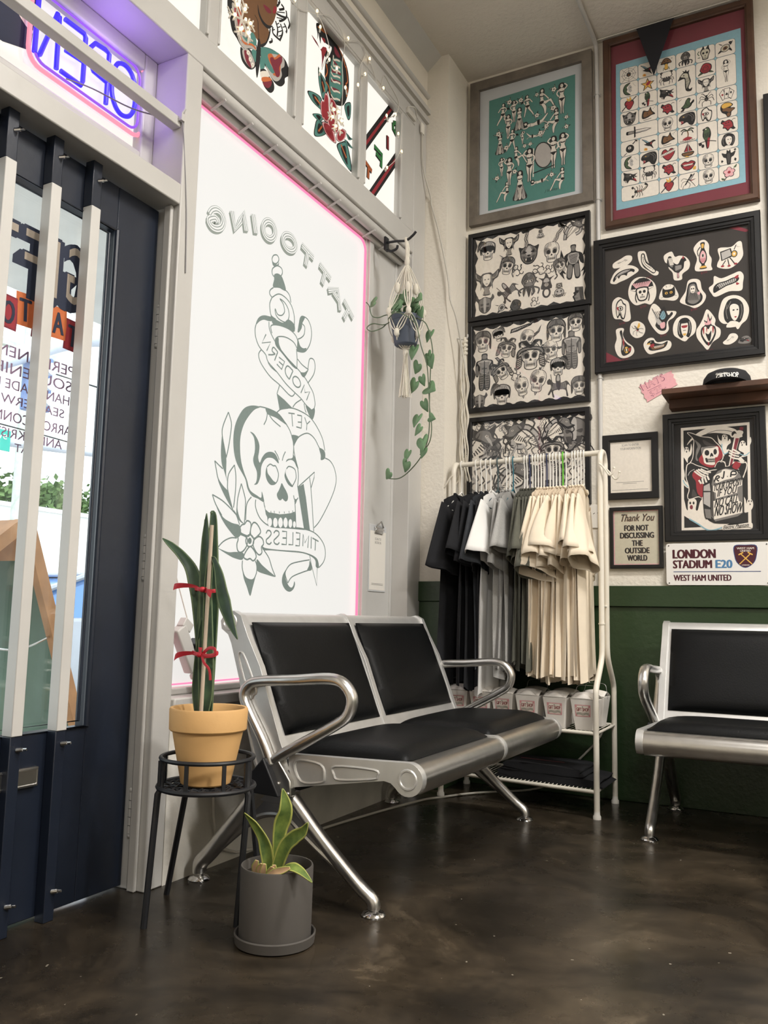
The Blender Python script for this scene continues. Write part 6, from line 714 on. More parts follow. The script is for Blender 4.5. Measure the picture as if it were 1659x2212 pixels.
BROWNWOOD = mat('dark_walnut', srgb(84,58,43), 0.5, var=0.35, vscale=9, bump=0.1, bscale=40)
PALEMAT = mat('pale_blue_grey_mount', srgb(206,210,214), 0.8, var=0.08, vscale=3); MAROON = mat('maroon_mount', srgb(122,52,64), 0.8, var=0.05)
CHARC = mat('charcoal_mount', srgb(58,54,52), 0.85, var=0.18, vscale=3); NEARBLACK = mat('black_mount', srgb(34,33,35), 0.8)
# teal poster of bathing figures
def teal(a, w, h):
    X, Z = -1.652, 2.925
    q = [(-1.55-X,3.0-Z),(-1.076-X,3.005-Z),(-1.070-X,3.652-Z),(-1.547-X,3.637-Z)]; a.poly(q,'t',1); a.lay = 2
    F = [(-1.468,3.535,.062,'f_walk',0),(-1.405,3.535,.062,'f_stand',0),(-1.374,3.485,.062,'f_gown',0),(-1.328,3.545,.062,'f_walk',1),(-1.232,3.545,.075,'f_sit',0),(-1.142,3.535,.085,'f_stand',0),(-1.437,3.455,.068,'f_stand',1),(-1.287,3.43,.07,'f_lie',0),(-1.187,3.42,.07,'f_sit',1),(-1.483,3.365,.055,'f_gown',0),(-1.416,3.372,.06,'f_walk',0),(-1.357,3.372,.036,'f_stand',0),(-1.29,3.362,.045,'f_lie',1),(-1.188,3.245,.088,'f_stand',1),(-1.138,3.25,.088,'f_stand',0),(-1.379,3.27,.058,'f_sit',0),(-1.318,3.205,.092,'f_stand',1),(-1.474,3.232,.052,'f_stand',0),(-1.43,3.195,.078,'f_stand',1),(-1.371,3.105,.08,'f_gown',0),(-1.455,3.085,.055,'f_sit',1),(-1.263,3.10,.05,'f_lie',0),(-1.155,3.09,.06,'f_sit',1)]
    for x,z,s,n,f in F: a.frame(x-X,z-Z,s/10.0,flip=bool(f)); a.motif(n)
    for x,z in ((-1.366,3.590),(-1.277,3.596),(-1.431,3.596),(-1.184,3.600),(-1.189,3.495),(-1.277,3.478),(-1.118,3.425),(-1.118,3.372),(-1.225,3.404),(-1.493,3.428),(-1.448,3.338),(-1.314,3.325),(-1.257,3.372),(-1.400,3.19),(-1.500,3.175),(-1.198,3.125),(-1.345,3.322)):
        a.frame(x-X,z-Z,random.uniform(.0017,.0026),rot=random.uniform(0,6)); a.motif('blossom')
    a.reset(); cx, cz = -1.243-X, 3.245-Z                      # standing oval mirror
    a.ell((cx,cz),.05,.075,'k',2,0.15); a.ell((cx,cz),.044,.069,'l',3,0.15); a.line([(cx-.052,cz+.05),(cx-.055,cz-.11)],.006,'w',3); a.line([(cx-.055,cz-.09),(cx+.06,cz-.07)],.006,'k',3)
    a.word('J Smalley',-1.236-X,3.035-Z,.013,'k',2,slant=.3)
frame('framed_poster','large grey wood framed teal poster of pin-up figures, beside the pier','picture',-1.652,-0.980,2.925,3.757,0.052,GREYWOOD,teal,0.03,PALEMAT)
# brown framed flash chart
def chart(a, w, h):
    X, Z = -0.922, 2.762
    a.poly([(-.868-X,2.855-Z),(-.270-X,2.866-Z),(-.270-X,3.649-Z),(-.860-X,3.640-Z)],'u',1)
    x0, x1, z0, z1 = -.842-X, -.295-X, 2.892-Z, 3.606-Z; cw, chh = (x1-x0)/6, (z1-z0)/9
    cells = {}; names = iter('web swallow mushroom frog rabbitskull turtle moon star crab seahorse rose f_stand rose panther devil ladywing cards heart cloudmoon spider afro skull swallow lips frog beast panther turtle dagger skull palm sacred ladyhead eightball bird rose ship bird batman moon panther heart star flower wolf crab devil lips skull scorpion sacred bug skull flower'.split())
    big = {(3,1):(1,2),(5,1):(1,2),(0,4):(2,1),(4,5):(1,2),(0,8):(2,1)}; used = set()
    lst = [(0,0,'web'),(1,0,'swallow'),(2,0,'mushroom'),(3,0,'octo'),(4,0,'rabbitskull'),(5,0,'turtle'),(0,1,'moon'),(1,1,'star'),(2,1,'crab'),(3,1,'seahorse'),(4,1,'rose'),(5,1,'f_stand'),(0,2,'sacred'),(1,2,'smokebird'),(2,2,'wolf'),(4,2,'ladywing'),(0,3,'beast'),(1,3,'cloudmoon'),(2,3,'devil'),(3,3,'frog'),(4,3,'spider'),(5,3,'cards'),(0,4,'dagger'),(2,4,'skull'),(3,4,'panther'),(4,4,'eyehand'),(5,4,'afro'),(0,5,'eightball'),(1,5,'swallow'),(2,5,'badge2'),(3,5,'palm'),(4,5,'bird'),(5,5,'lips2'),(0,6,'moon'),(1,6,'panther'),(2,6,'heart'),(3,6,'ship'),(5,6,'ladyhead'),(0,7,'wolf'),(1,7,'crab'),(2,7,'devil'),(3,7,'lips'),(4,7,'skull'),(5,7,'batman'),(0,8,'scorpion'),(2,8,'sacred'),(3,8,'bug'),(4,8,'skull'),(5,8,'flower')]
    alias = {'smokebird':'bird','badge2':'cloudmoon','lips2':'devil'}
    for cx, cy, nm in lst:
        sw, sh = big.get((cx,cy),(1,1)); ax, bx = x0+cx*cw+.0015, x0+(cx+sw)*cw-.0015; bz, az = z1-cy*chh-.0015, z1-(cy+sh)*chh+.0015; r = .012
        pts = []
        for px,pz,a0 in ((bx-r,az+r,-PI/2),(bx-r,bz-r,0),(ax+r,bz-r,PI/2),(ax+r,az+r,PI)): pts += [(px+r*math.cos(a0+k*PI/6),pz+r*math.sin(a0+k*PI/6)) for k in range(4)]
        a.poly([(p[0]+(0.0012 if p[0] > (ax+bx)/2 else -0.0012), p[1]+(0.0012 if p[1] > (az+bz)/2 else -0.0012)) for p in pts],'d',2); a.poly(pts,'w',3)
        a.lay = 4; s = min(bx-ax, bz-az)*.50/10*(1.25 if sh > 1 and sw == 1 else 1); rot = PI/2 if nm == 'dagger' else 0
        if nm == 'dagger': s *= 1.6
        a.frame((ax+bx)/2,(az+bz)/2,s,rot=rot); a.motif(alias.get(nm,nm)); a.reset()
frame('framed_poster','large walnut framed chart of small tattoo drawings on a maroon mount','picture',-0.922,-0.212,2.762,3.781,0.038,BROWNWOOD,chart,0.034,MAROON,profile='slope')
# black framed flash sheets
GREYS = {'k':'d','r':'d','n':'g','y':'l','b':'d','u':'l','p':'l','o':'g','a':'l','m':'d'}
GREYK = dict(GREYS, k='k'); rnd_ = random.Random(5)
def sheet(X, Z, poly, items):
    def f(a, w, h):
        a.poly(poly,'w',1); a.lay = 2
        for x,z,s,n,*r in items:
            rot = r[0] if r else 0.0; fl = bool(r[1]) if len(r) > 1 else False
            a.frame(x-X,z-Z,s*.92/10,rot=rot+.0,flip=fl); a.motif(n,GREYS if rnd_.random() < .62 else GREYK)
        a.reset()
    return f
X,Z = -1.657,2.387
IT1 = [(-1.55,2.772,.062,'plume'),(-1.431,2.785,.062,'ladywing'),(-1.322,2.715,.066,'beast'),(-1.338,2.80,.055,'spine'),(-1.258,2.808,.030,'clown'),(-1.20,2.70,.066,'skull'),(-1.165,2.795,.055,'spine',-.5),(-1.08,2.80,.060,'dragon'),(-1.087,2.63,.098,'flame_man'),(-1.440,2.668,.056,'helmet',-.2),(-1.385,2.635,.04,'tendril'),(-1.555,2.60,.078,'ladywing'),(-1.435,2.53,.068,'rider',.6),(-1.322,2.545,.075,'octo'),(-1.228,2.53,.078,'moto'),(-1.161,2.485,.048,'clown'),(-1.155,2.617,.046,'helmet',.3),(-1.565,2.477,.058,'horned'),(-1.47,2.445,.04,'turtle',.3),(-1.395,2.445,.046,'rose'),(-1.064,2.455,.045,'stone'),(-1.27,2.62,.04,'tendril',1.5),(-1.215,2.61,.03,'tendril'),(-1.46,2.715,.03,'swallow'),(-1.29,2.45,.03,'tendril')]
frame('framed_flash_sheet','black framed grey tattoo flash sheet with zigzag paper edge, highest of three','picture',X,-0.998,Z,2.880,0.024,BLACKP,sheet(X,Z,jag(.036,.632,.03,.462,.016,9,6),IT1),0.026,NEARBLACK,group='black framed grey flash sheets')
X,Z = -1.655,1.890
IT2 = [(-1.575,2.27,.066,'helmet'),(-1.488,2.298,.042,'plume',.2,1),(-1.355,2.318,.085,'pike',.12),(-1.334,2.255,.060,'skull',-.3),(-1.30,2.262,.075,'pike',.5),(-1.177,2.275,.068,'helmet'),(-1.077,2.305,.056,'helmet'),(-1.442,2.218,.058,'samurai',-.2),(-1.313,2.16,.085,'samurai'),(-1.205,2.178,.062,'skull',.2),(-1.20,2.19,.075,'pike',-.35),(-1.10,2.168,.105,'knight'),(-1.565,2.108,.105,'knight'),(-1.468,2.14,.062,'pike',-.9),(-1.472,2.10,.058,'samurai',.5),(-1.169,2.086,.056,'plume',0,1),(-1.36,2.005,.060,'dagskull',.15),(-1.275,2.025,.070,'dagskull',-.2),(-1.169,1.99,.070,'rider'),(-1.062,1.975,.056,'helmet'),(-1.591,1.952,.048,'horned'),(-1.467,1.972,.066,'plume'),(-1.497,2.045,.04,'pike',1.2),(-1.24,2.11,.05,'dagger',-.5),(-1.40,2.075,.035,'tendril',.6)]
frame('framed_flash_sheet','black framed grey flash sheet of helmeted skulls with scalloped paper edge','picture',X,-1.006,Z,2.382,0.024,BLACKP,sheet(X,Z,jag(.026,.625,.026,.458,.014,8,6,True),IT2),0.026,NEARBLACK,group='black framed grey flash sheets')
X,Z = -1.654,1.38
IT3 = [(-1.60,1.70,.14,'dragon'),(-1.48,1.72,.12,'smoke'),(-1.52,1.66,.08,'octo'),(-1.36,1.74,.11,'dragon',.2,1),(-1.30,1.67,.09,'smoke'),(-1.40,1.64,.09,'smoke',1),(-1.165,1.77,.085,'dragon',-.2),(-1.09,1.75,.10,'horned'),(-1.20,1.66,.07,'samurai'),(-1.12,1.63,.09,'smoke'),(-1.07,1.66,.07,'dragon',.4,1),(-1.24,1.79,.04,'smoke'),(-1.45,1.80,.04,'smoke',1.5),(-1.57,1.80,.05,'smoke',1.2),(-1.40,1.52,.12,'dragon'),(-1.55,1.50,.12,'smoke'),(-1.22,1.52,.12,'beast'),(-1.09,1.50,.09,'smoke')]
frame('framed_flash_sheet','black framed grey flash sheet of dragons hanging behind the clothes rail','picture',X,-1.008,Z,1.862,0.024,BLACKP,sheet(X,Z,jag(.014,.632,.03,.452,.012,14,7,True),IT3),0.026,NEARBLACK,group='black framed grey flash sheets')
# wide black frame of cut-out stickers
def stickers(a, w, h):
    a.poly([(.04,.05),(.14,.05),(.05,.11)],'m',1) ; a.poly([(.62,.638),(.70,.60),(.72,.605),(.65,.645)],'m',1)
    mm = {'badge':('badge',0),'pig':('pig',.1),'shoe':('shoe',0),'turkey':('turkey',0),'jug':('jug',0),'can':('can',0),'chief':('chief',.05),'cat':('cat',.06),'reaper':('reaper',0),'hanged':('hanged',.1),'eyehand':('eyehand',0),'fly':('fly',.3),'lamb':('lamb',0),'masked':('masked',0),'flameheart':('flameheart',0),'ladyhead':('ladyhead',0),'tear':('tear',.1),'duck':('duck',.05),'rose':('badge',.4),'wolf':('wolf',.1)}
    for i,(nm,q) in enumerate(STICKERS.items()):
        P = smooth2([(q[k]/1000.0,q[k+1]/1000.0) for k in range(0,len(q),2)],True,4); xs=[p[0] for p in P]; zs=[p[1] for p in P]
        cx,cz = (min(xs)+max(xs))/2,(min(zs)+max(zs))/2; a.reset(); a.lay = 2
        if nm == 'wolf': a.poly(P,'g',1)
        else: a.poly(P,'w',1)
        a.frame(cx,cz,(max(xs)-min(xs))*.41/10,(max(zs)-min(zs))*.41/10,rot=mm[nm][1]*.5); a.motif(mm[nm][0]); a.reset()
        if i % 2 == 0 and nm not in ('badge','wolf','rose'): a.frame(cx-.01,min(zs)-.012,1,1,.15); a.word('$150',0,0,.010,'m',1); a.reset()
frame('framed_stickers','wide black framed board of white cut-out sticker drawings','picture',-0.979,-0.213,2.022,2.708,0.052,BLACKP,stickers,0.034,CHARC,profile='step')
# paper notice, code left blank
def notice(a, w, h):
    X,Z = -0.947,1.394
    a.poly([(.034,.034),(w-.030,.034),(w-.030,h-.036),(.034,h-.036)],'w',1)
    a.word('SCAN TO ENTER',-.818-X,1.652-Z,.011,'g',2,width=.080,align='c'); a.word('YOUR INFORMATION',-.818-X,1.634-Z,.011,'g',2,width=.098,align='c')
    for z,x0,x1 in ((1.477,-.886,-.757),(1.470,-.855,-.79),(1.440,-.907,-.738)): a.line([(x0-X,z-Z),(x1-X,z-Z)],.0018,'g',2)
frame('framed_notice','small black framed white paper notice with grey lettering','notice',-0.947,-0.689,1.394,1.710,0.030,BLACKP,notice,0.022,NEARBLACK)
def thanks(a, w, h):
    X,Z = -0.919,1.064
    a.poly([(.016,.016),(w-.014,.016),(w-.014,h-.016),(.016,h-.016)],'p',1); a.poly(jag(.020,w-.018,.02,h-.02,.003,12,14,True),'a',2)
    a.word('Thank You',-.795-X,1.287-Z,.034,'b',3,width=.155,align='c',slant=.3,off=.015); a.word('Thank You',-.7965-X,1.2885-Z,.034,'k',4,width=.155,align='c',slant=.3)
    for s,x,z,ww in (('FOR NOT',-.796,1.243,.110),('DISCUSSING',-.794,1.208,.154),('THE',-.793,1.171,.048),('OUTSIDE',-.794,1.136,.111),('WORLD',-.794,1.101,.090)):
        a.word(s,x-X+.0015,z-Z-.0015,.026,'b',3,width=ww,align='c',off=.03); a.word(s,x-X,z-Z,.026,'k',4,width=ww,align='c',off=.06)
frame('framed_notice','small black framed cream sign reading Thank You for not discussing the outside world','notice',-0.919,-0.675,1.064,1.356,0.017,BLACKP,thanks,0.022,NEARBLACK)
def reaper(a, w, h):
    X,Z = -0.664,1.186; a.frame(-.665-X,1.18-Z,.001); a.run([('P' if o=='P' else o,k,l,w_,q) for o,k,l,w_,q in REAPER])
    for nm,q in (('YOUR DEPOSIT',REAPER_YOUR_DEPOSIT),('IF YOU',REAPER_IF_YOU),('NO CALL',REAPER_NO_CALL),('NO SHOW',REAPER_NO_SHOW),('Electric Phantom',REAPER_ELECTRIC_PHANTOM)):
        a.reset(); x,z = -.665-X+q[0]/1000, 1.18-Z+q[1]/1000; L = (q[2]-q[0])/1000
        a.word(nm,x,z,q[4]/1000*1.08,'k',12,width=L,off=.02,slant=.2,rise=(q[3]-q[1])/(q[2]-q[0]))
    a.reset()
frame('framed_poster','black framed poster of a hooded reaper with a RIP tombstone','picture',-0.664,-0.222,1.186,1.786,0.048,BLACKP,reaper,0.03,NEARBLACK,profile='step')
# enamel street sign
t = thing('wall_sign','white enamel wall sign reading LONDON STADIUM E20 with a claret crest','sign',(-0.44,YB-0.001,0.985))
def rr(x0,x1,z0,z1,r): 
    out=[]
    for px,pz,a0 in ((x1-r,z0+r,-PI/2),(x1-r,z1-r,0),(x0+r,z1-r,PI/2),(x0+r,z0+r,PI)): out += [(px+r*math.cos(a0+k*PI/10),pz+r*math.sin(a0+k*PI/10)) for k in range(6)]
    return out
m = MB(); m.prism(rr(-.661,-.222,.985,1.176,.014), lambda a,b,d: Vector((a,d,b)), YB-.001-.026, YB-.001-.0225); m.build('plate', mat('white_enamel', srgb(236,234,230), 0.3, var=0.02), t, bevel=.001)
INK['c'] = ink('claret', srgb(74,22,34)); INK['e'] = ink('sky_blue', srgb(78,128,172)); INK['i'] = ink('deep_blue', srgb(40,64,118))
a = Art((0,YB-.0273,0),(1,0,0),(0,0,1),'kceiwy')
a.word('LONDON',-.629,1.107,.040,'c',1,width=.181,off=.07); a.word('STADIUM',-.629,1.062,.036,'c',1,width=.165,off=.06); a.word('E20',-.446,1.062,.036,'e',1,width=.067,off=.06); a.word('WEST HAM UNITED',-.628,1.005,.027,'c',1,width=.244,off=.05); a.line([(-.629,1.046),(-.262,1.046)],.003,'i',1)
sh = [(-.368,1.160),(-.323,1.164),(-.276,1.160),(-.277,1.115),(-.290,1.082),(-.324,1.062),(-.356,1.082),(-.368,1.115)]
a.poly(smooth2(sh,True),'i',1); cx,cz=-.322,1.115; a.poly(smooth2([(cx+(x-cx)*.93,cz+(z-cz)*.94) for x,z in sh],True),'c',2)
a.word('WEST HAM',-.322,1.144,.009,'w',3,width=.07,align='c',off=.03); a.word('UNITED',-.322,1.133,.008,'w',3,width=.042,align='c',off=.03); a.word('LONDON',-.323,1.071,.006,'w',3,width=.030,align='c',off=.02)
for s in (-1,1):
    a.line([(cx-s*.026,1.078),(cx+s*.018,1.122)],.0045,'y',3+.3*s); a.poly([(cx+s*.008,1.128),(cx+s*.028,1.117),(cx+s*.030,1.122),(cx+s*.011,1.133)],'y',4+.3*s)
a.build('lettering',[INK[k] for k in 'kceiwy'], t, sharp=0, fix=False)
m = MB(); [m.ball((x,YB-.028,z),.0028) for x in (-.648,-.235) for z in (.995,1.166)]; m.build('screw', BLKMETAL, t)
# pink price ticket
m = MB(); P = [(-.774,1.941),(-.621,2.003),(-.622,1.990),(-.612,1.982),(-.614,1.968),(-.604,1.955),(-.604,1.945),(-.596,1.932),(-.737,1.860),(-.739,1.874),(-.750,1.884),(-.750,1.900),(-.763,1.912),(-.762,1.926)]
t = thing('price_ticket','torn pink paper ticket reading HATS $25 on the white wall','ticket',(-.69,YB-.001,1.86))
m.prism(P, lambda a,b,d: Vector((a,d,b)), YB-.002, YB-.004); m.build('ticket', ink('pink_card', srgb(232,172,178)), t)
a = Art((0,YB-.0042,0),(1,0,0),(0,0,1),'kmp'); a.frame(-.752,1.911,1,1,.385)
a.word('HATS',0,.008,.036,'m',1,width=.112,off=.02); a.word('HATS',.002,.010,.032,'p',2,width=.108,off=-.005); a.line([(.018,-.003),(.085,-.003)],.0015,'m',1); a.word('$25-',.024,-.036,.027,'m',1,width=.075,off=.015); a.word('$25-',.0255,-.0345,.0245,'p',2,width=.072,off=-.008)
a.build('lettering',[INK['k'],ink('dull_magenta',srgb(128,62,96)),ink('pink_card',(1,1,1))], t, sharp=0, fix=False)
# hat shelf and cap
t = thing('wall_shelf','short dark wooden shelf on the wall above the reaper poster','shelf',(-.42,YB,1.80))
RUST = mat('dark_stained_board', srgb(84,54,36), 0.55, var=0.45, vscale=7)
m = MB(); m.box((-.640,3.885,1.842),(-.19,YB-.001,1.868)); m.build('board', RUST, t, bevel=.003)
m = MB(); m.box((-.622,4.045,1.868),(-.19,YB-.001,1.884)); m.box((-.625,3.99,1.80),(-.19,YB-.001,1.842)); m.build('cleat', RUST, t, bevel=.002)
t = thing('baseball_cap','black baseball cap with white shop lettering resting on the wooden shelf','cap',(-.372,3.97,1.868))
CAPM = mat('black_cotton_twill', (0.016,0.016,0.018), 0.85, var=0.15, vscale=30, bump=.1, bscale=250)
m = MB(); cr = [(.098,0),(.099,.02),(.094,.045),(.080,.066),(.055,.078),(.025,.083),(.004,.084)]
m.loft([[Vector((-.372+r*1.04*math.cos(2*PI*j/32), 3.985+r*.95*math.sin(2*PI*j/32), 1.869+z)) for j in range(32)] for r,z in cr]); m.ball((-.372,3.985,1.954),.006); m.build('crown', CAPM, t)
m = MB(); m.grid(lambda u,v: Vector((-.372+.098*math.cos(PI+PI*u)*(1+.02*v), 3.985-.09*abs(math.sin(PI*u))**.8*(1)-.06*v*math.sin(PI*u), 1.872+.012*math.sin(PI*u)-.004*v)), 20, 4); m.build('brim', CAPM, t, solid=.003)
class CapArt(Art):
    def pt(s, p, lay):
        a,b,c,d,x,y = s.T; u = a*p[0]+x; v = d*p[1]+y; th = -PI/2+u/.1; z = v
        r = .0985 if z < .02 else .0985-(z-.02)*.22
        return Vector((-.372+(r*1.04+.001)*math.cos(th), 3.985+(r*.95+.001)*math.sin(th), 1.869+z))
a = CapArt((0,0,0),(1,0,0),(0,0,1),'w'); a.word('GIFTSHOP',-.035,.018,.024,'w',1,width=.095,off=.03,rise=.06); a.word('Getting Into',-.04,.042,.009,'w',1,width=.05,slant=.3,off=.03); a.build('lettering',[PAPER],t,sharp=0,fix=False)
# pennant
t = thing('pennant','black triangular pennant hanging from the ceiling edge over the maroon poster','pennant',(-.66,4.02,3.78))
m = MB(); m.prism([(-.748,3.775),(-.568,3.775),(-.668,3.497)], lambda a,b,d: Vector((a,d,b)), 4.019, 4.0215); m.build('cloth', mat('black_felt',(0.012,0.012,0.016),0.9), t)
m = MB(); m.tube([(-.95,4.02,3.778),(-.3,4.02,3.779)],.0015,6); m.build('cord', PAPER, t)
# surface conduit on ceiling and wall
t = thing('conduit','white surface conduit running across the ceiling and down the wall between the posters','conduit',(-.958,YB,1.0))
m = MB(); m.tube([(-.957,0.5,ZC-.011),(-.957,3.98,ZC-.011)],.011,10); m.tube(smooth([(-.957,3.98,ZC-.012),(-.957,4.04,ZC-.022),(-.958,YB-.011,ZC-.06)],n=4),.011,10); m.tube([(-.958,YB-.011,ZC-.06),(-.958,YB-.011,.99)],.011,10); m.build('pipe', WHITE, t)
for z in (3.5,2.93,2.0): m = MB(); m.box((-.976,YB-.003,z-.008),(-.94,YB,z+.008)); m.tube([(-.972,YB-.004,z),(-.968,YB-.018,z),(-.958,YB-.024,z),(-.948,YB-.018,z),(-.944,YB-.004,z)],.003,6); m.build('pipe_clip', WHITE, t)
# next picture along, cut by the frame edge
frame('framed_poster','dark framed picture at the far right, beside the walnut framed chart','picture',-0.183,0.35,1.93,3.27,0.04,BLACKP,lambda a,w,h: a.poly([(.05,.05),(w-.05,.05),(w-.05,h-.05),(.05,h-.05)],'d',1),0.03,NEARBLACK)
# small white plaque half hidden by the rail
t = thing('wall_plaque','small white plaque on the wall half hidden behind the clothes rack','plaque',(-.98,YB-.001,1.26))
m = MB(); m.box((-1.03,YB-.006,1.262),(-.925,YB-.001,1.375)); m.build('plate', PAPER, t, bevel=.001)
m = MB(); [m.tube([(-1.0+.02*i,YB-.0065,1.33+.004*(i%2)),(-.992+.02*i,YB-.0065,1.335)],.0015,5) for i in range(4)]; m.build('lettering', BLKMETAL, t)
# ================================================================ clothes rack and what it carries
FLr, FRr, BLr, BRr = Vector((-1.628,3.699,0)), Vector((-0.888,3.623,0)), Vector((-1.636,4.035,0)), Vector((-0.894,3.985,0))
R = thing('clothes_rack','cream tubular clothes rack with two wire shelves against the back wall','clothes rack',(-1.26,3.83,0))
UPZ = lambda z: Vector((0,0,z))
for F, B, ins in ((FLr,BLr,1),(FRr,BRr,-1)):
    def at(d): return F+(B-F)*d
    for d0, d1 in ((0,0.36),(1,0.64)):
        m = MB(); m.tube([at(d0)+UPZ(0.03),at(d0)+UPZ(0.49)]+[p for p in smooth([at(d0)+UPZ(0.50),at(d0+(d1-d0)*.12)+UPZ(0.54),at(d0+(d1-d0)*.85)+UPZ(0.64),at(d1)+UPZ(0.70)],n=5)]+[at(d1)+UPZ(1.52)],0.0125,12); m.build('post', CREAM, R)
        m = MB(); m.lathe([(0,0),(0.017,0),(0.017,0.012),(0.013,0.018),(0.0125,0.032),(0,0.032)],at(d0),14); m.build('foot', PAPER, R)
    m = MB(); m.tube(smooth([at(0.36)+UPZ(1.51),at(0.36)+UPZ(1.54),at(0.42)+UPZ(1.572),at(0.5)+UPZ(1.58),at(0.58)+UPZ(1.572),at(0.64)+UPZ(1.54),at(0.64)+UPZ(1.51)],n=5),0.0125,12); m.build('end_bow', CREAM, R)
    m = MB(); m.cyl(at(0.36)+UPZ(0.88),at(0.64)+UPZ(0.88),0.005); m.cyl(at(0.36)+UPZ(0.80),at(0.36)+UPZ(0.806),0.015); m.build('brace', CREAM, R)
    ex = (FRr-FLr).normalized()*(-ins)
    for d in (0.30,0.62):
        b0 = at(d)+UPZ(1.515); m = MB(); m.tube(smooth([b0,b0+ex*0.02+UPZ(-0.02),b0+ex*0.045+UPZ(-0.055),b0+ex*0.062+UPZ(-0.05),b0+ex*0.068+UPZ(-0.028)],n=5),0.004,8); m.ball(b0+ex*0.068+UPZ(-0.026),0.006); m.build('hook', CREAM, R)
mL, mR = FLr+(BLr-FLr)*.5, FRr+(BRr-FRr)*.5
m = MB(); m.tube([mL+UPZ(1.578),mR+UPZ(1.578)],0.0125,14); m.build('rail', CREAM, R)
for z in (0.345,0.108):
    m = MB(); m.tube([FLr+UPZ(z),FRr+UPZ(z)],0.0085,10); m.tube([BLr+UPZ(z),BRr+UPZ(z)],0.0085,10); m.tube([FLr+UPZ(z),BLr+UPZ(z)],0.006,8); m.tube([FRr+UPZ(z),BRr+UPZ(z)],0.006,8)
    for i in range(1,40): f = i/40; m.cyl(FLr+(FRr-FLr)*f+UPZ(z+0.004),BLr+(BRr-BLr)*f+UPZ(z+0.004),0.0018,seg=5)
    m.build('shelf', CREAM, R)
# ---- hangers and t-shirts
HW = mat('white_plastic_hanger', srgb(236,234,228), 0.4, var=0.03); HN = mat('navy_plastic_hanger', srgb(40,50,84), 0.4); HT = mat('teal_plastic_hanger', srgb(44,108,124), 0.4); HG = mat('lime_plastic_hanger', srgb(104,200,50), 0.4); HK = mat('grey_green_hanger', srgb(64,84,88), 0.4)
def hanger_mesh(M):
    m = MB(); m.tube([(0,0.0175*math.cos(t),0.0175*math.sin(t)) for t in [math.radians(a) for a in range(-40,200,20)]]+[(0,-0.012,-0.02),(0,-0.002,-0.045),(0,0,-0.06),(0,0,-0.140)],0.0034,8)
    m.tube(smooth([(0,0,-0.140),(0,-0.03,-0.156),(0,-0.11,-0.200),(0,-0.165,-0.228),(0,-0.172,-0.238),(0,-0.15,-0.243)],n=3)+smooth([(0,0.13,-0.243),(0,0.15,-0.238),(0,0.145,-0.228),(0,0.09,-0.192),(0,0.03,-0.156),(0,0,-0.140)],n=3),0.004,8)
    return m.build('hanger', M)
CLOTH = {'black': mat('black_cotton', srgb(23,24,28), 0.9, var=0.15, vscale=40, bump=.06, bscale=300), 'charcoal': mat('charcoal_cotton', srgb(50,53,58), 0.9, var=0.12, vscale=40),
 'white': mat('white_cotton', srgb(238,237,234), 0.9, var=0.02), 'grey': mat('heather_grey_cotton', srgb(172,171,168), 0.9, var=0.12, vscale=160), 'olive': mat('olive_grey_cotton', srgb(94,94,84), 0.9, var=0.1, vscale=60), 'cream': mat('cream_cotton', srgb(238,224,202), 0.9, var=0.04, vscale=20)}
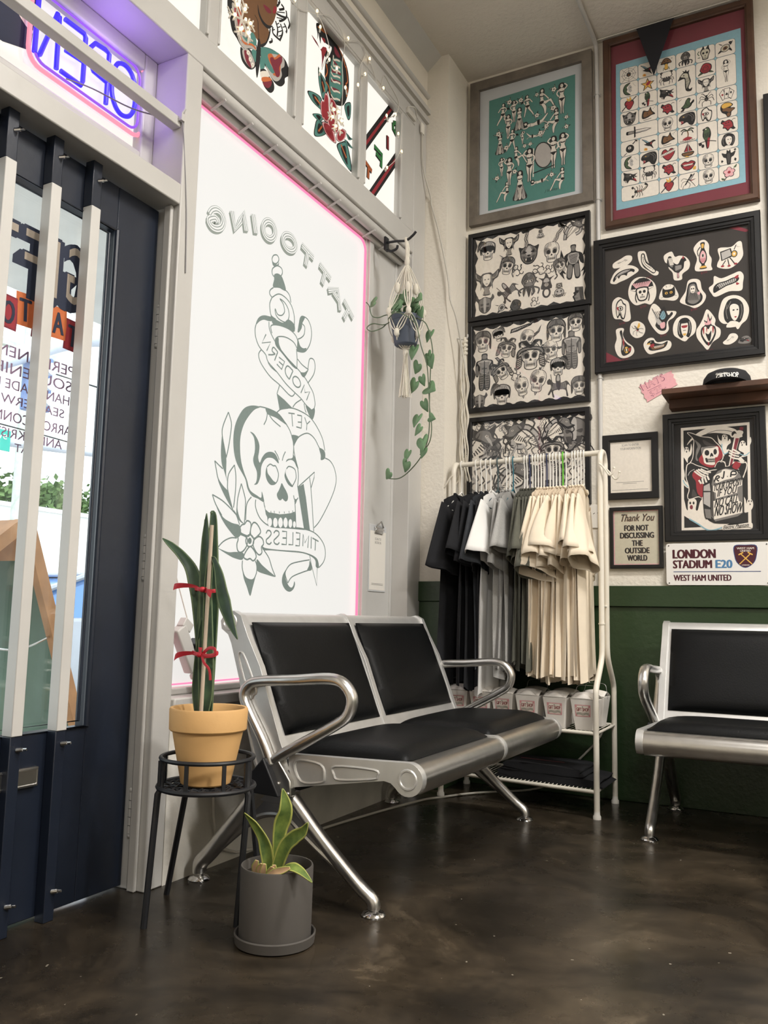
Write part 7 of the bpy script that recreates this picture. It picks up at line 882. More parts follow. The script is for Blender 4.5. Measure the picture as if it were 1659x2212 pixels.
def shirt(colour, label, group, x, hem, sleeve=1.0, twist=0.0, seed=0, gap=0.020, flare=1.0, spread=0.0):
    rnd = random.Random(seed); f = (x-mL.x)/(mR.x-mL.x); p = mL+(mR-mL)*f
    t = thing('tshirt', label, 't-shirt', (p.x,p.y,1.578), group, twist, local=True); M = CLOTH[colour]
    ph = [rnd.uniform(0,6.28) for _ in range(6)]; H = 1.578-hem
    m = MB(); N, K = 44, 26; rings = []
    for i in range(K+1):
        u = i/K; ring = []
        w = 0.192+0.008*u+0.006*math.sin(5*u+ph[0])-0.03*math.exp(-((u-0.22)/0.10)**2)*0.3
        for j in range(N):
            a = 2*PI*j/N; d = w*math.copysign(abs(math.cos(a))**0.8, math.cos(a)); q = d/w
            zt = -0.138-0.33*abs(d)-(0.02 if abs(d) < 0.075 else 0)*(1-abs(d)/0.075)
            zb = -H+0.012*math.sin(9*q+ph[1]) ; z = zt+(zb-zt)*u
            th = (0.007+gap*0.75*min(1,u*2.2))*(max(0,1-q*q))**0.35*1.0
            th *= 0.75+0.35*math.sin(13*q+ph[2]+2*u)+0.18*math.sin(23*q+ph[3]-3*u)
            xx = th*math.copysign(abs(math.sin(a))**0.7, math.sin(a)) + u*gap*0.75*(math.sin(7*q+ph[4]+1.2*u)+0.6*math.sin(15*q+ph[5]+u)) + spread*u*max(0,-q)**1.5
            ring.append(Vector((xx, d-0.014+0.010*u*math.sin(3*u+ph[0]), z)))
        rings.append(ring)
    m.loft(rings, caps=False); m.build('torso', M, t, sharp=0)
    for sg in (-1, 1):
        m = MB(); rings = []; L = 0.21+0.11*rnd.random(); sl = sleeve if sg < 0 else 0.25; tw = (0.10+0.55*rnd.random())*sl*flare
        ax0 = Vector((0.003,sg*0.165,-0.245)); ax1 = Vector((0.012+0.03*sl*rnd.random(),sg*(0.195+0.075*sl),-0.245-L))
        if sg > 0: ax0.y, ax1.y = 0.12, 0.13
        n2, k2 = 26, 10
        for i in range(k2+1):
            u = i/k2; c = ax0+(ax1-ax0)*u; dr = (ax1-ax0).normalized()
            wide = Vector((math.sin(tw*u*1.6),-sg*math.cos(tw*u*1.6)*0.93,-0.36*(1-0.35*u))).normalized(); nn = dr.cross(wide).normalized()
            hw = (0.080+0.018*u*(0.5+0.5*sl))*(1 if sg < 0 else .75); th = 0.010+(0.006+0.022*sl)*u
            ring = []
            for j in range(n2):
                a = 2*PI*j/n2; fl = 1+0.30*u*math.sin(3*a+ph[1])+0.22*u*math.sin(5*a+ph[2])
                ring.append(c+wide*hw*math.cos(a)+nn*th*math.sin(a)*fl+dr*0.010*math.cos(a+ph[3])*u)
            rings.append(ring)
        m.loft(rings, caps=False); m.build('sleeve', M, t, sharp=0, solid=0.0015)
    m = MB(); m.tube([(0.011*math.sin(a)*1.1,0.082*math.cos(a),-0.158-0.018*abs(math.sin(a))**2*(1.6 if math.sin(a) > 0 else .6)) for a in [2*PI*k/28 for k in range(28)]],0.006,8,closed=True); m.build('collar', M, t)
    return t
def xr(c): return -1.607+(c-305)/1175.0*0.703
hang = {'w':hanger_mesh(HW)}
for k, M in (('n',HN),('t',HT),('g',HG),('k',HK)): hang[k] = hanger_mesh(M)
used_h = set()
def place_hanger(x, k, label, group, tw):
    f = (x-mL.x)/(mR.x-mL.x); p = mL+(mR-mL)*f
    o = hang[k]
    if k in used_h: o = o.copy(); COL.objects.link(o)
    used_h.add(k); o.location = (p.x,p.y,1.578); o.rotation_euler = (0,0,tw); tag(o, label, 'hanger', group)
RACK = [(305,'black','w'),(440,'black','w'),(487,'black','w'),(530,'charcoal','w'),(572,'black','w'),(636,'white','k'),(712,'grey','w'),(742,'grey','w'),(770,'grey','t'),
 (868,'olive','w'),(890,'olive','w'),(914,'olive','n'),(937,'olive','w'),(960,'olive','w'),(984,'olive','w'),
 (1008,'cream','w'),(1032,'cream','w'),(1056,'cream','n'),(1082,'cream','w'),(1108,'cream','w'),(1134,'cream','w'),(1162,'cream','w'),(1188,'cream','g'),(1214,'cream','w'),(1264,'cream','w'),(1287,'cream','w'),(1310,'cream','w'),(1333,'cream','w'),(1356,'cream','w')]
cnt = {}; tot = {}
for c, col, hk in RACK: tot[col] = tot.get(col,0)+1
hcnt = 0
DESC = {'black':'black t-shirt','charcoal':'charcoal t-shirt between the black ones','white':'white t-shirt between the black and grey ones','grey':'heather grey t-shirt','olive':'olive grey t-shirt','cream':'cream t-shirt'}
HEM = {'black':0.50,'charcoal':0.58,'white':0.485,'grey':0.57,'olive':0.61,'cream':0.565}
SLV = {305:0.75,440:0.8,487:0.35,530:0.9,572:0.3,636:1.15,712:0.3,742:0.3,770:0.85,868:0.5,890:0.3,914:0.8,937:0.3,960:0.4,984:0.9,1008:1.0,1032:0.3,1056:1.1,1082:0.3,1108:0.6,1134:1.1,1162:0.3,1188:0.9,1214:0.3,1264:0.8,1287:0.3,1310:1.05,1333:0.4,1356:1.0}
for i, (c, col, hk) in enumerate(RACK):
    n = cnt.get(col,0); cnt[col] = n+1
    if tot[col] == 1: lab = DESC[col]+' on the rail'
    elif n == 0: lab = 'leftmost '+DESC[col]+(' hanging turned to the room' if col == 'black' else '')+' on the rail'
    elif n == tot[col]-1: lab = 'last '+DESC[col]+' before the '+({'black':'white one','grey':'olive ones','olive':'cream ones','cream':'right post'}[col])
    else: lab = ORD[n] + ' ' + DESC[col] + ' from the left on the rail' if n < 7 else ORD[tot[col]-1-n]+' '+DESC[col]+' from the right post of the rack'
    tw = {'black':-0.02+0.02*n,'charcoal':0.04,'white':0.03,'grey':0.10,'olive':0.10,'cream':0.11}[col]+random.uniform(-0.025,0.025); big = col == 'cream'
    shirt(col, lab, 't-shirts on the rail', xr(c), HEM[col]+random.uniform(-0.02,0.025), SLV[c], tw, 100+i, 0.024 if col in ('cream','white','grey') else 0.016, 1.3 if big or col == 'white' else 1.0, {305:-.03,636:-.03,712:.012}.get(c, random.uniform(-.012,.012)))
    if hk == 'w':
        hcnt += 1; place_hanger(xr(c), 'w', 'white plastic hanger holding the '+lab.replace(' on the rail',''), 'white hangers', tw)
    else:
        place_hanger(xr(c), hk, {'k':'dark grey green hanger in the white t-shirt','t':'teal hanger in the last grey t-shirt','n':'navy hanger in the third olive t-shirt' if col == 'olive' else 'navy hanger among the cream t-shirts','g':'lime green hanger among the cream t-shirts'}[hk], None, tw)
# ---- take-away boxes
CARD = mat('white_box_card', srgb(232,227,220), 0.7, var=0.03); WIRE = mat('thin_wire', (0.35,0.35,0.35), 0.35, 0.9)
INK['z'] = ink('box_label_paper', srgb(222,206,196)); INK['j'] = ink('box_label_red', srgb(140,56,60)); INK['h'] = ink('box_label_rose', srgb(214,150,152)); INK['q'] = ink('box_label_green', srgb(128,142,124))
def box_proto(wire):
    t = thing('takeout_box','box','box',(0,0,0),'takeaway boxes',0,local=True)
    b, tp, h = 0.037, 0.054, 0.130
    m = MB(); m.loft([[Vector((-w,-w*0.92,z)),Vector((w,-w*0.92,z)),Vector((w,w*0.92,z)),Vector((-w,w*0.92,z))] for w,z in ((b,0),(tp,h))],smooth=False); m.build('carton', CARD, t, bevel=.001)
    m = MB()
    m.grid(lambda u,v: Vector((-tp+2*tp*u, tp*.92*(2*v-1)*.95, h+0.012+0.016*math.sin(PI*v)*(.5+.5*math.sin(PI*u))-0.011*abs(2*v-1))), 8, 8)
    m.grid(lambda u,v: Vector((-tp+2*tp*u, -tp*.92-.001+.012*v, h+0.022*math.sin(PI*u)**2*v+.002)), 8, 3)
    m.build('lid_flap', CARD, t, solid=.0012, sharp=0)
    if wire:
        m = MB(); m.tube(smooth([(-tp-.001,0,h-.012),(-tp+.004,.004,h+.025),(-tp*.75,.008,h+.052),(0,.010,h+.056),(tp*.75,.008,h+.052),(tp-.004,.004,h+.025),(tp+.001,0,h-.012)],n=4),.0011,6); m.build('wire_handle', WIRE, t)
    sl = (tp-b)*.92/h; V = Vector((0,-sl,1)).normalized(); a = Art((0,-b*.92-.0004,0),(1,0,0),V,'zhjqw',lz=.0002)
    a.poly([(-.033,.058),(.033,.058),(.035,.108),(-.035,.108)],'h',1); a.poly([(-.030,.061),(.030,.061),(.032,.105),(-.032,.105)],'z',2); a.poly([(-.026,.078),(.026,.078),(.024,.101),(-.024,.101)],'w',3)
    for sx in (-1,1):
        for z in (.065,.101): a.ell((sx*.029,z),.004,.004,'h',3)
    for k in range(3): a.line(smooth2([(-.029,.064+.004*k),(-.015,.069+.003*k),(0,.064+.004*k),(.015,.07+.003*k),(.029,.064+.004*k)]),.0015,'q',4)
    a.word('GIFT SHOP',0,.081,.015,'j',5,width=.054,align='c',off=.03); a.poly([(-.004,.101),(.004,.101),(0,.096)],'q',5)
    a.build('label',[INK['z'],INK['h'],INK['j'],INK['q'],INK['w']],t,sharp=0,fix=False)
    return t
protos = {}
front = [(-1.560,3.765,1,'first takeaway box from the left in the front row on the wire shelf'),(-1.437,3.752,0,'second takeaway box from the left in the front row, below the plastic bag'),(-1.325,3.738,0,'third takeaway box from the left in the front row'),(-1.205,3.722,0,'third takeaway box from the right post in the front row'),(-1.072,3.706,0,'second takeaway box from the right post in the front row'),(-0.946,3.694,1,'takeaway box beside the right post in the front row')]
rear = [(-0.950,3.868,1,'takeaway box behind the one beside the right post'),(-1.085,3.875,0,'takeaway box behind the second one from the right post'),(-1.225,3.880,1,'takeaway box with raised wire handle in the middle of the back row'),(-1.545,3.915,0,'takeaway box in the back row beside the pier')]
for i, (x,y,wr,lab) in enumerate(front+rear):
    if wr not in protos: protos[wr] = o = box_proto(wr)
    else: o = copy_tree(protos[wr])
    o.location = (x,y,0.351); o.rotation_euler = (0,0,-0.09+random.uniform(-.05,.09)); o['label'] = lab
# ---- carrier bag
t = thing('plastic_bag','crumpled white plastic carrier bag standing between the takeaway boxes','bag',(-1.42,3.86,0.351))
BAG = mat('thin_white_plastic', srgb(240,240,240), 0.45, var=0.03); m = MB()
rb = random.Random(3); rings = []
for i in range(12):
    u = i/11; w = 0.088*(1-.55*u**2.2); dd = 0.042*(1-.7*u); rings.append([Vector((-1.415+w*math.cos(2*PI*j/28)*(1+.07*rb.uniform(-1,1)),3.845+dd*math.sin(2*PI*j/28)*(1+.18*rb.uniform(-1,1)),.351+.20*u+.008*rb.uniform(-1,1))) for j in range(28)])
m.loft(rings); m.build('body', BAG, t)
for sx in (-1,1): m = MB(); m.tube(smooth([(-1.415+sx*.038,3.845,.545),(-1.415+sx*.036,3.84,.575),(-1.415+sx*.028,3.838,.592),(-1.415+sx*.018,3.84,.58),(-1.415+sx*.010,3.845,.545)],n=4),.011,8,flat=.35); m.build('carry_handle', BAG, t)
# ---- folded dark clothes on the lower shelf
for k,(x0,x1,z0,lab) in enumerate(((-1.345,-0.905,.1135,'lower of two folded black garments on the bottom wire shelf'),(-1.320,-0.985,.149,'upper of two folded black garments on the bottom wire shelf, red print showing'))):
    m = MB(); rb = random.Random(20+k); P = smooth2([(x0+.01,0),(x1,0),(x1+.012,.015),(x1-.004,.032),((x0+x1)/2,.035),(x0+.006,.031),(x0-.006,.015)],True,5); n = 10
    m.loft([[Vector((a,3.70+.245*i/n+(a+1.2)*-.10+.004*rb.uniform(-1,1),z0+b*(1+.10*math.sin(9*a+i)*(1 if b > .02 else 0)))) for a,b in P] for i in range(n+1)])
    t = tag(m.build('folded_garment', CLOTH['black']), lab, 'folded clothes', 'folded garments on the rack')
    if k: 
        a = Art((0,0,0),(1,-.1,0),(0,1,0),'j',lz=0); a.o = Vector((0,-.0,z0+.0395))
        a.line([(-1.28,3.685),(-1.07,3.681)],.007,'j',0)
        a.build('print',[INK['j']],t,sharp=0,fix=False)
# ================================================================ plants
LEAFG = mat('snake_plant_green', srgb(58,82,58), 0.45, var=0.45, vscale=22, dark=srgb(34,56,44)); LEAFE = mat('snake_plant_margin', srgb(176,180,96), 0.5, var=0.15, vscale=20)
LEAFD = mat('dark_leaf_margin', srgb(104,122,88), 0.5, var=0.15, vscale=20)
LEAFP = mat('pale_banded_leaf', srgb(120,138,66), 0.45, var=0.5, vscale=34, dark=srgb(72,98,50))
SOIL = mat('dark_potting_soil', srgb(44,34,28), 0.95, var=0.5, vscale=40, bump=0.8, bscale=60); HUSK = mat('dry_husk', srgb(206,170,132), 0.8, var=0.3, vscale=30)
def leaf(parent, pts, ws, face, M=None, name='leaf', twist=0.0, fold=0.25):
    C_ = smooth(pts, n=6); n = len(C_); m = MB(); F = Vector(face).normalized(); rings = []
    for i,c in enumerate(C_):
        t = (C_[min(i+1,n-1)]-C_[max(i-1,0)]).normalized(); u = i/(n-1)*(len(ws)-1); k = min(int(u),len(ws)-2); w = ws[k]+(ws[k+1]-ws[k])*(u-k)
        f = (F-t*F.dot(t)).normalized()
        if twist: f = Matrix.Rotation(twist*i/(n-1),3,t) @ f
        s = t.cross(f); rings.append([m.v(c+s*w*q-f*w*fold*(1-abs(q)**1.5)) for q in (-1,-.78,-.4,0,.4,.78,1)])
    for i in range(n-1):
        for j in range(6): m.face([rings[i][j],rings[i][j+1],rings[i+1][j+1],rings[i+1][j]], 1 if j in (0,5) else 0, True)
    return m.build(name, [M or LEAFG, LEAFE if M else LEAFD], parent, sharp=0, fix=False, solid=.0025)
# ---- plant stand
S = thing('plant_stand','black metal plant stand with a round mesh top beside the door','plant stand',(-1.52,1.87,0)); cx, cy = -1.517, 1.872
m = MB(); ring = lambda r,z,n=48: [(cx+r*math.cos(2*PI*k/n),cy+r*math.sin(2*PI*k/n),z) for k in range(n)]
m.tube(ring(.124,.424),.0058,8,closed=True); m.build('top_ring', BLKMETAL, S)
m = MB(); m.tube(ring(.128,.349),.0068,8,closed=True); m.build('shelf_ring', BLKMETAL, S)
m = MB()
for i in range(-8,9):
    q = i*.0150; L = math.sqrt(max(0,.124**2-q*q)); n = max(2,int(L/.012))
    for ax in (0,1):
        pts = [(cx+(q if ax else -L+2*L*k/n), cy+((-L+2*L*k/n) if ax else q), .348+.003*(-1)**(k+i+ax)) for k in range(n+1)]; m.tube(pts,.0032,5)
m.build('mesh_top', BLKMETAL, S)
for k in range(8):
    a = 2*PI*k/8+.25; m = MB(); m.box((-.005,-.003,.349),(.005,.003,.424),M=Matrix.Translation((cx+.125*math.cos(a),cy+.125*math.sin(a),0)) @ Matrix.Rotation(a+PI/2,4,'Z')); m.build('upright', BLKMETAL, S)
for fx, fy in ((-1.604,1.752),(-1.737,1.985),(-1.408,1.885),(-1.432,2.03)):
    d = Vector((fx-cx,fy-cy,0)).normalized(); tp = Vector((cx,cy,0))+d*.124
    m = MB(); m.tube([tp+UPZ(.42),tp+UPZ(.345),tp+d*.006+UPZ(.335),Vector((fx,fy,.0))],.0085,8); m.build('leg', BLKMETAL, S)
# ---- terracotta pot with tied snake plant
T = thing('potted_plant','tall snake plant tied with red ribbon in a terracotta pot on the black stand','potted plant',(cx,1.868,.354)); px, py = -1.517, 1.868
TERRA = mat('ochre_terracotta', srgb(222,176,116), 0.7, var=0.1, vscale=6, bump=.05, bscale=60)
m = MB(); m.lathe([(0,.354),(.062,.354),(.067,.358),(.0945,.489),(.095,.494),(.101,.496),(.1045,.500),(.106,.552),(.1035,.557),(.097,.556),(.093,.548),(.088,.505),(.066,.375),(0,.375)],(px,py,0),56); m.build('pot', TERRA, T, sharp=30)
m = MB(); m.lathe([(0,.523),(.05,.525),(.089,.52)],(px,py,0),30); m.build('soil', SOIL, T)
toc = (1.0,-1.0,0.1)
Ls = [([(-1.535,1.862,.52),(-1.553,1.862,.64),(-1.556,1.862,.80),(-1.552,1.858,.95),(-1.565,1.855,1.075)],[.010,.020,.024,.024,.012,.001]),
 ([(-1.520,1.858,.52),(-1.530,1.852,.66),(-1.536,1.850,.85),(-1.545,1.848,1.0),(-1.543,1.845,1.09)],[.012,.022,.024,.028,.018,.001]),
 ([(-1.500,1.862,.52),(-1.505,1.862,.66),(-1.512,1.866,.85),(-1.520,1.862,.98),(-1.520,1.858,1.085),(-1.532,1.852,1.092)],[.012,.020,.024,.022,.012,.001]),
 ([(-1.54,1.88,.52),(-1.575,1.88,.63),(-1.56,1.88,.76),(-1.55,1.872,.93),(-1.556,1.87,1.03)],[.010,.014,.018,.022,.018,.001]),
 ([(-1.512,1.850,.52),(-1.496,1.848,.60),(-1.502,1.846,.72),(-1.516,1.846,.88),(-1.522,1.85,1.0)],[.010,.020,.024,.020,.014,.002]),
 ([(-1.548,1.852,.52),(-1.565,1.850,.60),(-1.560,1.850,.70),(-1.540,1.846,.80)],[.008,.014,.012,.004])]
for k,(p,w) in enumerate(Ls): leaf(T,[(-1.532+(q[0]+1.532)*.62,q[1],q[2]) for q in p],[q*.72 for q in w],(0.35,-1,0.05),twist=(.5,-.4,.6,-.3,.8,.3)[k])
leaf(T,[(-1.545,1.856,.70),(-1.56,1.852,.84),(-1.582,1.848,.925),(-1.615,1.842,.97),(-1.65,1.836,1.0),(-1.682,1.83,1.022)],[.012,.018,.020,.015,.012,.009,.001],(0.3,-1,.2),twist=.5)
leaf(T,[(-1.528,1.850,.80),(-1.518,1.842,.93),(-1.503,1.838,.962),(-1.478,1.832,.925),(-1.455,1.826,.86),(-1.425,1.82,.80),(-1.388,1.812,.745)],[.010,.011,.006,.008,.016,.021,.014,.001],(0.3,-1,.2),twist=.4)
m = MB(); m.cyl((-1.520,1.838,.50),(-1.512,1.838,1.055),.0055,seg=10); m.build('cane', mat('pale_bamboo', srgb(206,188,168), 0.6, var=.1), T)
RIB = mat('red_ribbon', srgb(198,44,58), 0.5, var=.15)
for z,(l,r) in ((.876,((-.082,.006),(.052,-.014))),(.700,((-.066,-.012),(.028,.010)))):
    m = MB(); x0 = -1.532
    m.tube([(x0+.036*math.cos(a),1.858+.032*math.sin(a),z+.004*math.sin(2*a)) for a in [2*PI*k/20 for k in range(20)]],.006,6,closed=True,flat=.4)
    for sx,(dx,dz) in ((-1,l),(1,r)):
        m.grid(lambda u,v: Vector((x0+dx*u+.006*math.sin(6*u), 1.822-.006*u+.006*math.sin(5*u+v), z+dz*u+.012*(v-.5)*(0.4+1.1*u)+.008*math.sin(PI*u))),10,3)
    if z < .8:
        m.tube(smooth([(x0+.02,1.822,z),(x0+.045,1.818,z+.018),(x0+.066,1.816,z+.017),(x0+.068,1.816,z+.004),(x0+.05,1.818,z-.002),(x0+.022,1.82,z)],n=4),.005,6,flat=.4)
        m.tube(smooth([(x0+.02,1.82,z),(x0+.03,1.818,z-.02),(x0+.048,1.817,z-.035),(x0+.054,1.817,z-.05),(x0+.056,1.817,z-.066)],n=4),.004,6,flat=.4)
    m.ball((x0+.012,1.82,z),.009,sc=(1,1,.9)); m.build('ribbon', RIB, T)
# ---- grey pot with small snake plant, in its saucer
GPOT = mat('matt_grey_stoneware', srgb(82,78,74), 0.75, var=.08, vscale=5); gx, gy = -1.262, 1.850
m = MB(); m.lathe([(0,.002),(.094,.002),(.099,.004),(.102,.026),(.0995,.029),(.097,.027),(.094,.010),(0,.010)],(gx,gy,0),56); tag(m.build('saucer', GPOT, sharp=30), 'round grey stoneware saucer under the small snake plant pot on the floor', 'saucer')
G = thing('potted_plant','small snake plant in a grey cylinder pot on the floor','potted plant',(gx,gy,.010))
m = MB(); m.lathe([(0,.011),(.086,.011),(.090,.016),(.0915,.183),(.090,.187),(.087,.187),(.0855,.182),(.084,.02),(0,.02)],(gx,gy,0),56); m.build('pot', GPOT, G, sharp=30)
m = MB(); m.lathe([(0,.166),(.05,.168),(.085,.163)],(gx,gy,0),30); m.build('soil', SOIL, G)
leaf(G,[(-1.272,1.86,.13),(-1.270,1.86,.20),(-1.262,1.858,.27),(-1.245,1.855,.32),(-1.255,1.852,.372)],[.010,.010,.016,.021,.016,.001],(.35,-1,.1),LEAFP,twist=.5)
leaf(G,[(-1.285,1.85,.13),(-1.292,1.85,.19),(-1.305,1.848,.235),(-1.330,1.846,.268),(-1.365,1.842,.30)],[.010,.016,.019,.015,.014,.001],(.5,-1,.1),LEAFP,twist=-.9)
leaf(G,[(-1.272,1.848,.13),(-1.258,1.846,.185),(-1.235,1.842,.235),(-1.205,1.838,.262),(-1.180,1.834,.278),(-1.162,1.83,.304)],[.012,.017,.019,.018,.013,.001],(.1,-1,.45),LEAFP,twist=.3)
leaf(G,[(-1.245,1.825,.166),(-1.222,1.812,.190),(-1.190,1.805,.202),(-1.158,1.80,.197),(-1.122,1.795,.178)],[.008,.015,.016,.011,.001],(0,-.4,1),LEAFP)
for k,(a,b,c) in enumerate(((-1.290,1.806,.3),(-1.268,1.797,1.1),(-1.25,1.795,.5),(-1.236,1.80,1.4),(-1.308,1.815,.8))):
    leaf(G,[(a,b,.164),(a+.008*math.cos(c),b-.004,.182),(a+.018*math.cos(c),b-.006,.194+.008*math.sin(c))],[.006,.010,.004],(0,-1,.6),HUSK,'dry_leaf',twist=.8)
leaf(G,[(-1.255,1.786,.168),(-1.228,1.784,.186),(-1.200,1.786,.197),(-1.184,1.79,.203)],[.007,.010,.008,.003],(0,-1,.7),HUSK,'dry_leaf',twist=.6)
# ---- hanging pothos in macrame
CORD = mat('undyed_cotton_cord', srgb(222,216,202), 0.9, var=.06, vscale=60); HX, HY = -1.683, 3.362
m = MB(); m.box((-1.80,3.345,2.535),(-1.79,3.378,2.60)); m.tube(smooth([(-1.795,3.362,2.575),(-1.74,3.362,2.572),(-1.69,3.362,2.566),(-1.655,3.362,2.585),(-1.64,3.362,2.60)],n=4),.006,8); m.tube(smooth([(-1.79,3.362,2.535),(-1.765,3.362,2.528),(-1.74,3.362,2.535),(-1.735,3.362,2.55)],n=4),.006,8)
tag(m.build('wall_hook', BLKMETAL), 'black iron hook at the end of the window beam', 'hook')
A_ = thing('macrame_hanger','cotton macrame hanger with a tassel holding the trailing plant at the window end','plant hanger',(HX,HY,1.81))
m = MB(); m.tube(smooth([(HX,HY-.006,2.46),(HX,HY-.008,2.53),(HX-.01,HY,2.577),(HX,HY+.008,2.53),(HX,HY+.006,2.46)],n=5),.007,8); m.build('loop', CORD, A_)
def strand(p,q,n,spread,r=.0026,sag=0.0):
    m_ = []; p, q = Vector(p), Vector(q); s = (q-p).cross(Vector((.35,-1,0))).normalized()
    for i in range(n):
        o = (i-(n-1)/2)*spread; m_.append([p, p+(q-p)*.3+s*o*.8, p+(q-p)*.7+s*o, q])
    return m_
knots = [Vector((HX+.082*math.cos(a),HY+.082*math.sin(a),2.205+.01*math.sin(2*a))) for a in (-2.55,-.98,.6,2.15)]
low = [Vector((HX+.070*math.cos(a),HY+.070*math.sin(a),2.10)) for a in (-1.76,-.19,1.38,2.95)]
kt = Vector((HX,HY,2.035))
m = MB()
for k in knots:
    for st in strand((HX,HY,2.455),k,4,.011): m.tube(smooth(st,n=3),.0026,6)
for i in range(4):
    for kk_ in (knots[i],knots[(i+1)%4]):
        for st in strand(kk_,low[i],3,.012): m.tube(smooth(st,n=3),.0026,6)
    for st in strand(low[i],kt,4,.010): m.tube(smooth(st,n=3),.0028,6)
m.build('cords', CORD, A_)
for p,sz in [(p,1.5) for p in knots+low]+[(p+(Vector((HX,HY,2.455))-p)*.48,2.2) for p in knots]+[(Vector((HX,HY,2.46)),1.9),(kt-Vector((0,0,.012)),2.0)]: m = MB(); m.ball(p,.0128,sc=(1,1,sz)); m.build('knot', CORD, A_)
m = MB(); rb = random.Random(8)
for i in range(34):
    a = 2*PI*i/34; r = rb.uniform(.2,1); m.tube(smooth([(HX+.008*math.cos(a),HY+.008*math.sin(a),2.01),(HX+.014*r*math.cos(a),HY+.014*r*math.sin(a),1.93),(HX+.030*r*math.cos(a),HY+.030*r*math.sin(a),1.812+rb.uniform(-.006,.008))],n=3),.0023,5)
m.build('tassel', CORD, A_)
PP = thing('hanging_plant','trailing heart-leaf plant in a dark pot hung in the macrame beside the window','hanging plant',(HX,HY,2.05))
m = MB(); m.lathe([(0,2.052),(.045,2.052),(.052,2.058),(.070,2.165),(.073,2.168),(.073,2.19),(.069,2.192),(.064,2.185),(.05,2.07),(0,2.07)],(HX,HY,0),30); m.build('pot', mat('dark_slate_pot', srgb(70,78,92), .6, var=.08), PP, sharp=30)
m = MB(); m.lathe([(0,2.178),(.04,2.18),(.066,2.175)],(HX,HY,0),20); m.build('soil', SOIL, PP)
VINE = mat('vine_stem', srgb(96,110,88), .6); HEARTL = mat('heart_leaf_green', srgb(112,148,108), .45, var=.25, vscale=14)
vines = [[(-1.70,3.34,2.19),(-1.76,3.32,2.20),(-1.80,3.31,2.19),(-1.83,3.30,2.20),(-1.84,3.29,2.245),(-1.852,3.28,2.262)],
 [(-1.66,3.33,2.19),(-1.62,3.30,2.17),(-1.598,3.30,2.12),(-1.585,3.32,2.03),(-1.565,3.34,1.95),(-1.560,3.35,1.87),(-1.556,3.36,1.75),(-1.545,3.36,1.66),(-1.555,3.36,1.59),(-1.605,3.37,1.54)],
 [(-1.655,3.35,2.19),(-1.60,3.33,2.16),(-1.565,3.33,2.13),(-1.548,3.34,2.07),(-1.540,3.35,2.0),(-1.553,3.36,1.95),(-1.562,3.37,1.80),(-1.567,3.38,1.64),(-1.60,3.39,1.55),(-1.66,3.40,1.485),(-1.72,3.40,1.445),(-1.78,3.40,1.447)],
 [(-1.72,3.33,2.19),(-1.77,3.32,2.155),(-1.83,3.31,2.165),(-1.855,3.30,2.145),(-1.83,3.30,2.125),(-1.79,3.32,2.14),(-1.77,3.33,2.16)],
 [(-1.745,3.30,2.17),(-1.70,3.275,2.185),(-1.65,3.28,2.17),(-1.61,3.31,2.135)]]
for v in vines: m = MB(); m.tube(smooth(v,n=5),.0026,6); m.build('vine', VINE, PP)
def heart(c, s, ang, tilt):
    m = MB(); out = [(0,0),(.22,.20),(.48,.18),(.60,-.12),(.48,-.50),(.22,-.86),(0,-1.12),(-.22,-.86),(-.48,-.50),(-.60,-.12),(-.48,.18),(-.22,.20)]
    M3 = Matrix.Translation(c) @ Matrix.Rotation(-.42,4,'Z') @ Matrix.Rotation(tilt,4,'X') @ Matrix.Rotation(ang,4,'Y'); P = smooth2(out,True,3)
    vs = [m.v(M3 @ Vector((x*s,-.10*s*abs(x)+.05*s*z*z,z*s))) for x,z in P]; ctr = m.v(M3 @ Vector((0,.03*s,-.4*s)))
    for i in range(len(vs)): m.face([vs[i],vs[(i+1)%len(vs)],ctr],0,True)
    m.build('leaf', HEARTL, PP, sharp=0, fix=False, solid=.0012)
for x,z,s,ang in ((-1.838,2.285,.040,1.4),(-1.558,2.105,.040,.2),(-1.622,2.03,.046,.1),(-1.563,2.0,.030,-.5),(-1.546,1.975,.042,-.2),(-1.610,1.955,.040,.8),(-1.594,1.895,.034,-.2),(-1.632,1.88,.046,.7),(-1.568,1.845,.052,-1.1),(-1.592,1.785,.038,-.2),(-1.618,1.72,.044,.1),(-1.590,1.66,.036,.7),(-1.578,1.605,.050,-.3),(-1.566,1.56,.036,.5),(-1.664,1.560,.036,.3),(-1.668,1.512,.040,.6),(-1.750,1.468,.034,.9),(-1.592,2.20,.034,-.3),(-1.628,2.255,.044,-.7),(-1.725,2.285,.040,1.1),(-1.690,2.295,.042,-.4),(-1.612,2.265,.036,-1.0),(-1.655,2.245,.036,.5),(-1.745,2.245,.034,.3),(-1.70,2.24,.034,-.9),(-1.675,2.225,.030,.9),(-1.545,1.70,.03,-1.2)):
    heart(Vector((x,3.33+.05*random.random()-(.0 if z < 2.2 else .02),z)), s*1.22, ang, random.uniform(-.5,.3))
for k in range(16):
    a_ = 2*PI*k/16; heart(Vector((HX+.055*math.cos(a_)*random.uniform(.4,1.15),HY+.055*math.sin(a_)*random.uniform(.4,1.1),2.215+.05*random.random())),.036,random.uniform(-1.3,1.3),random.uniform(-.9,.1))
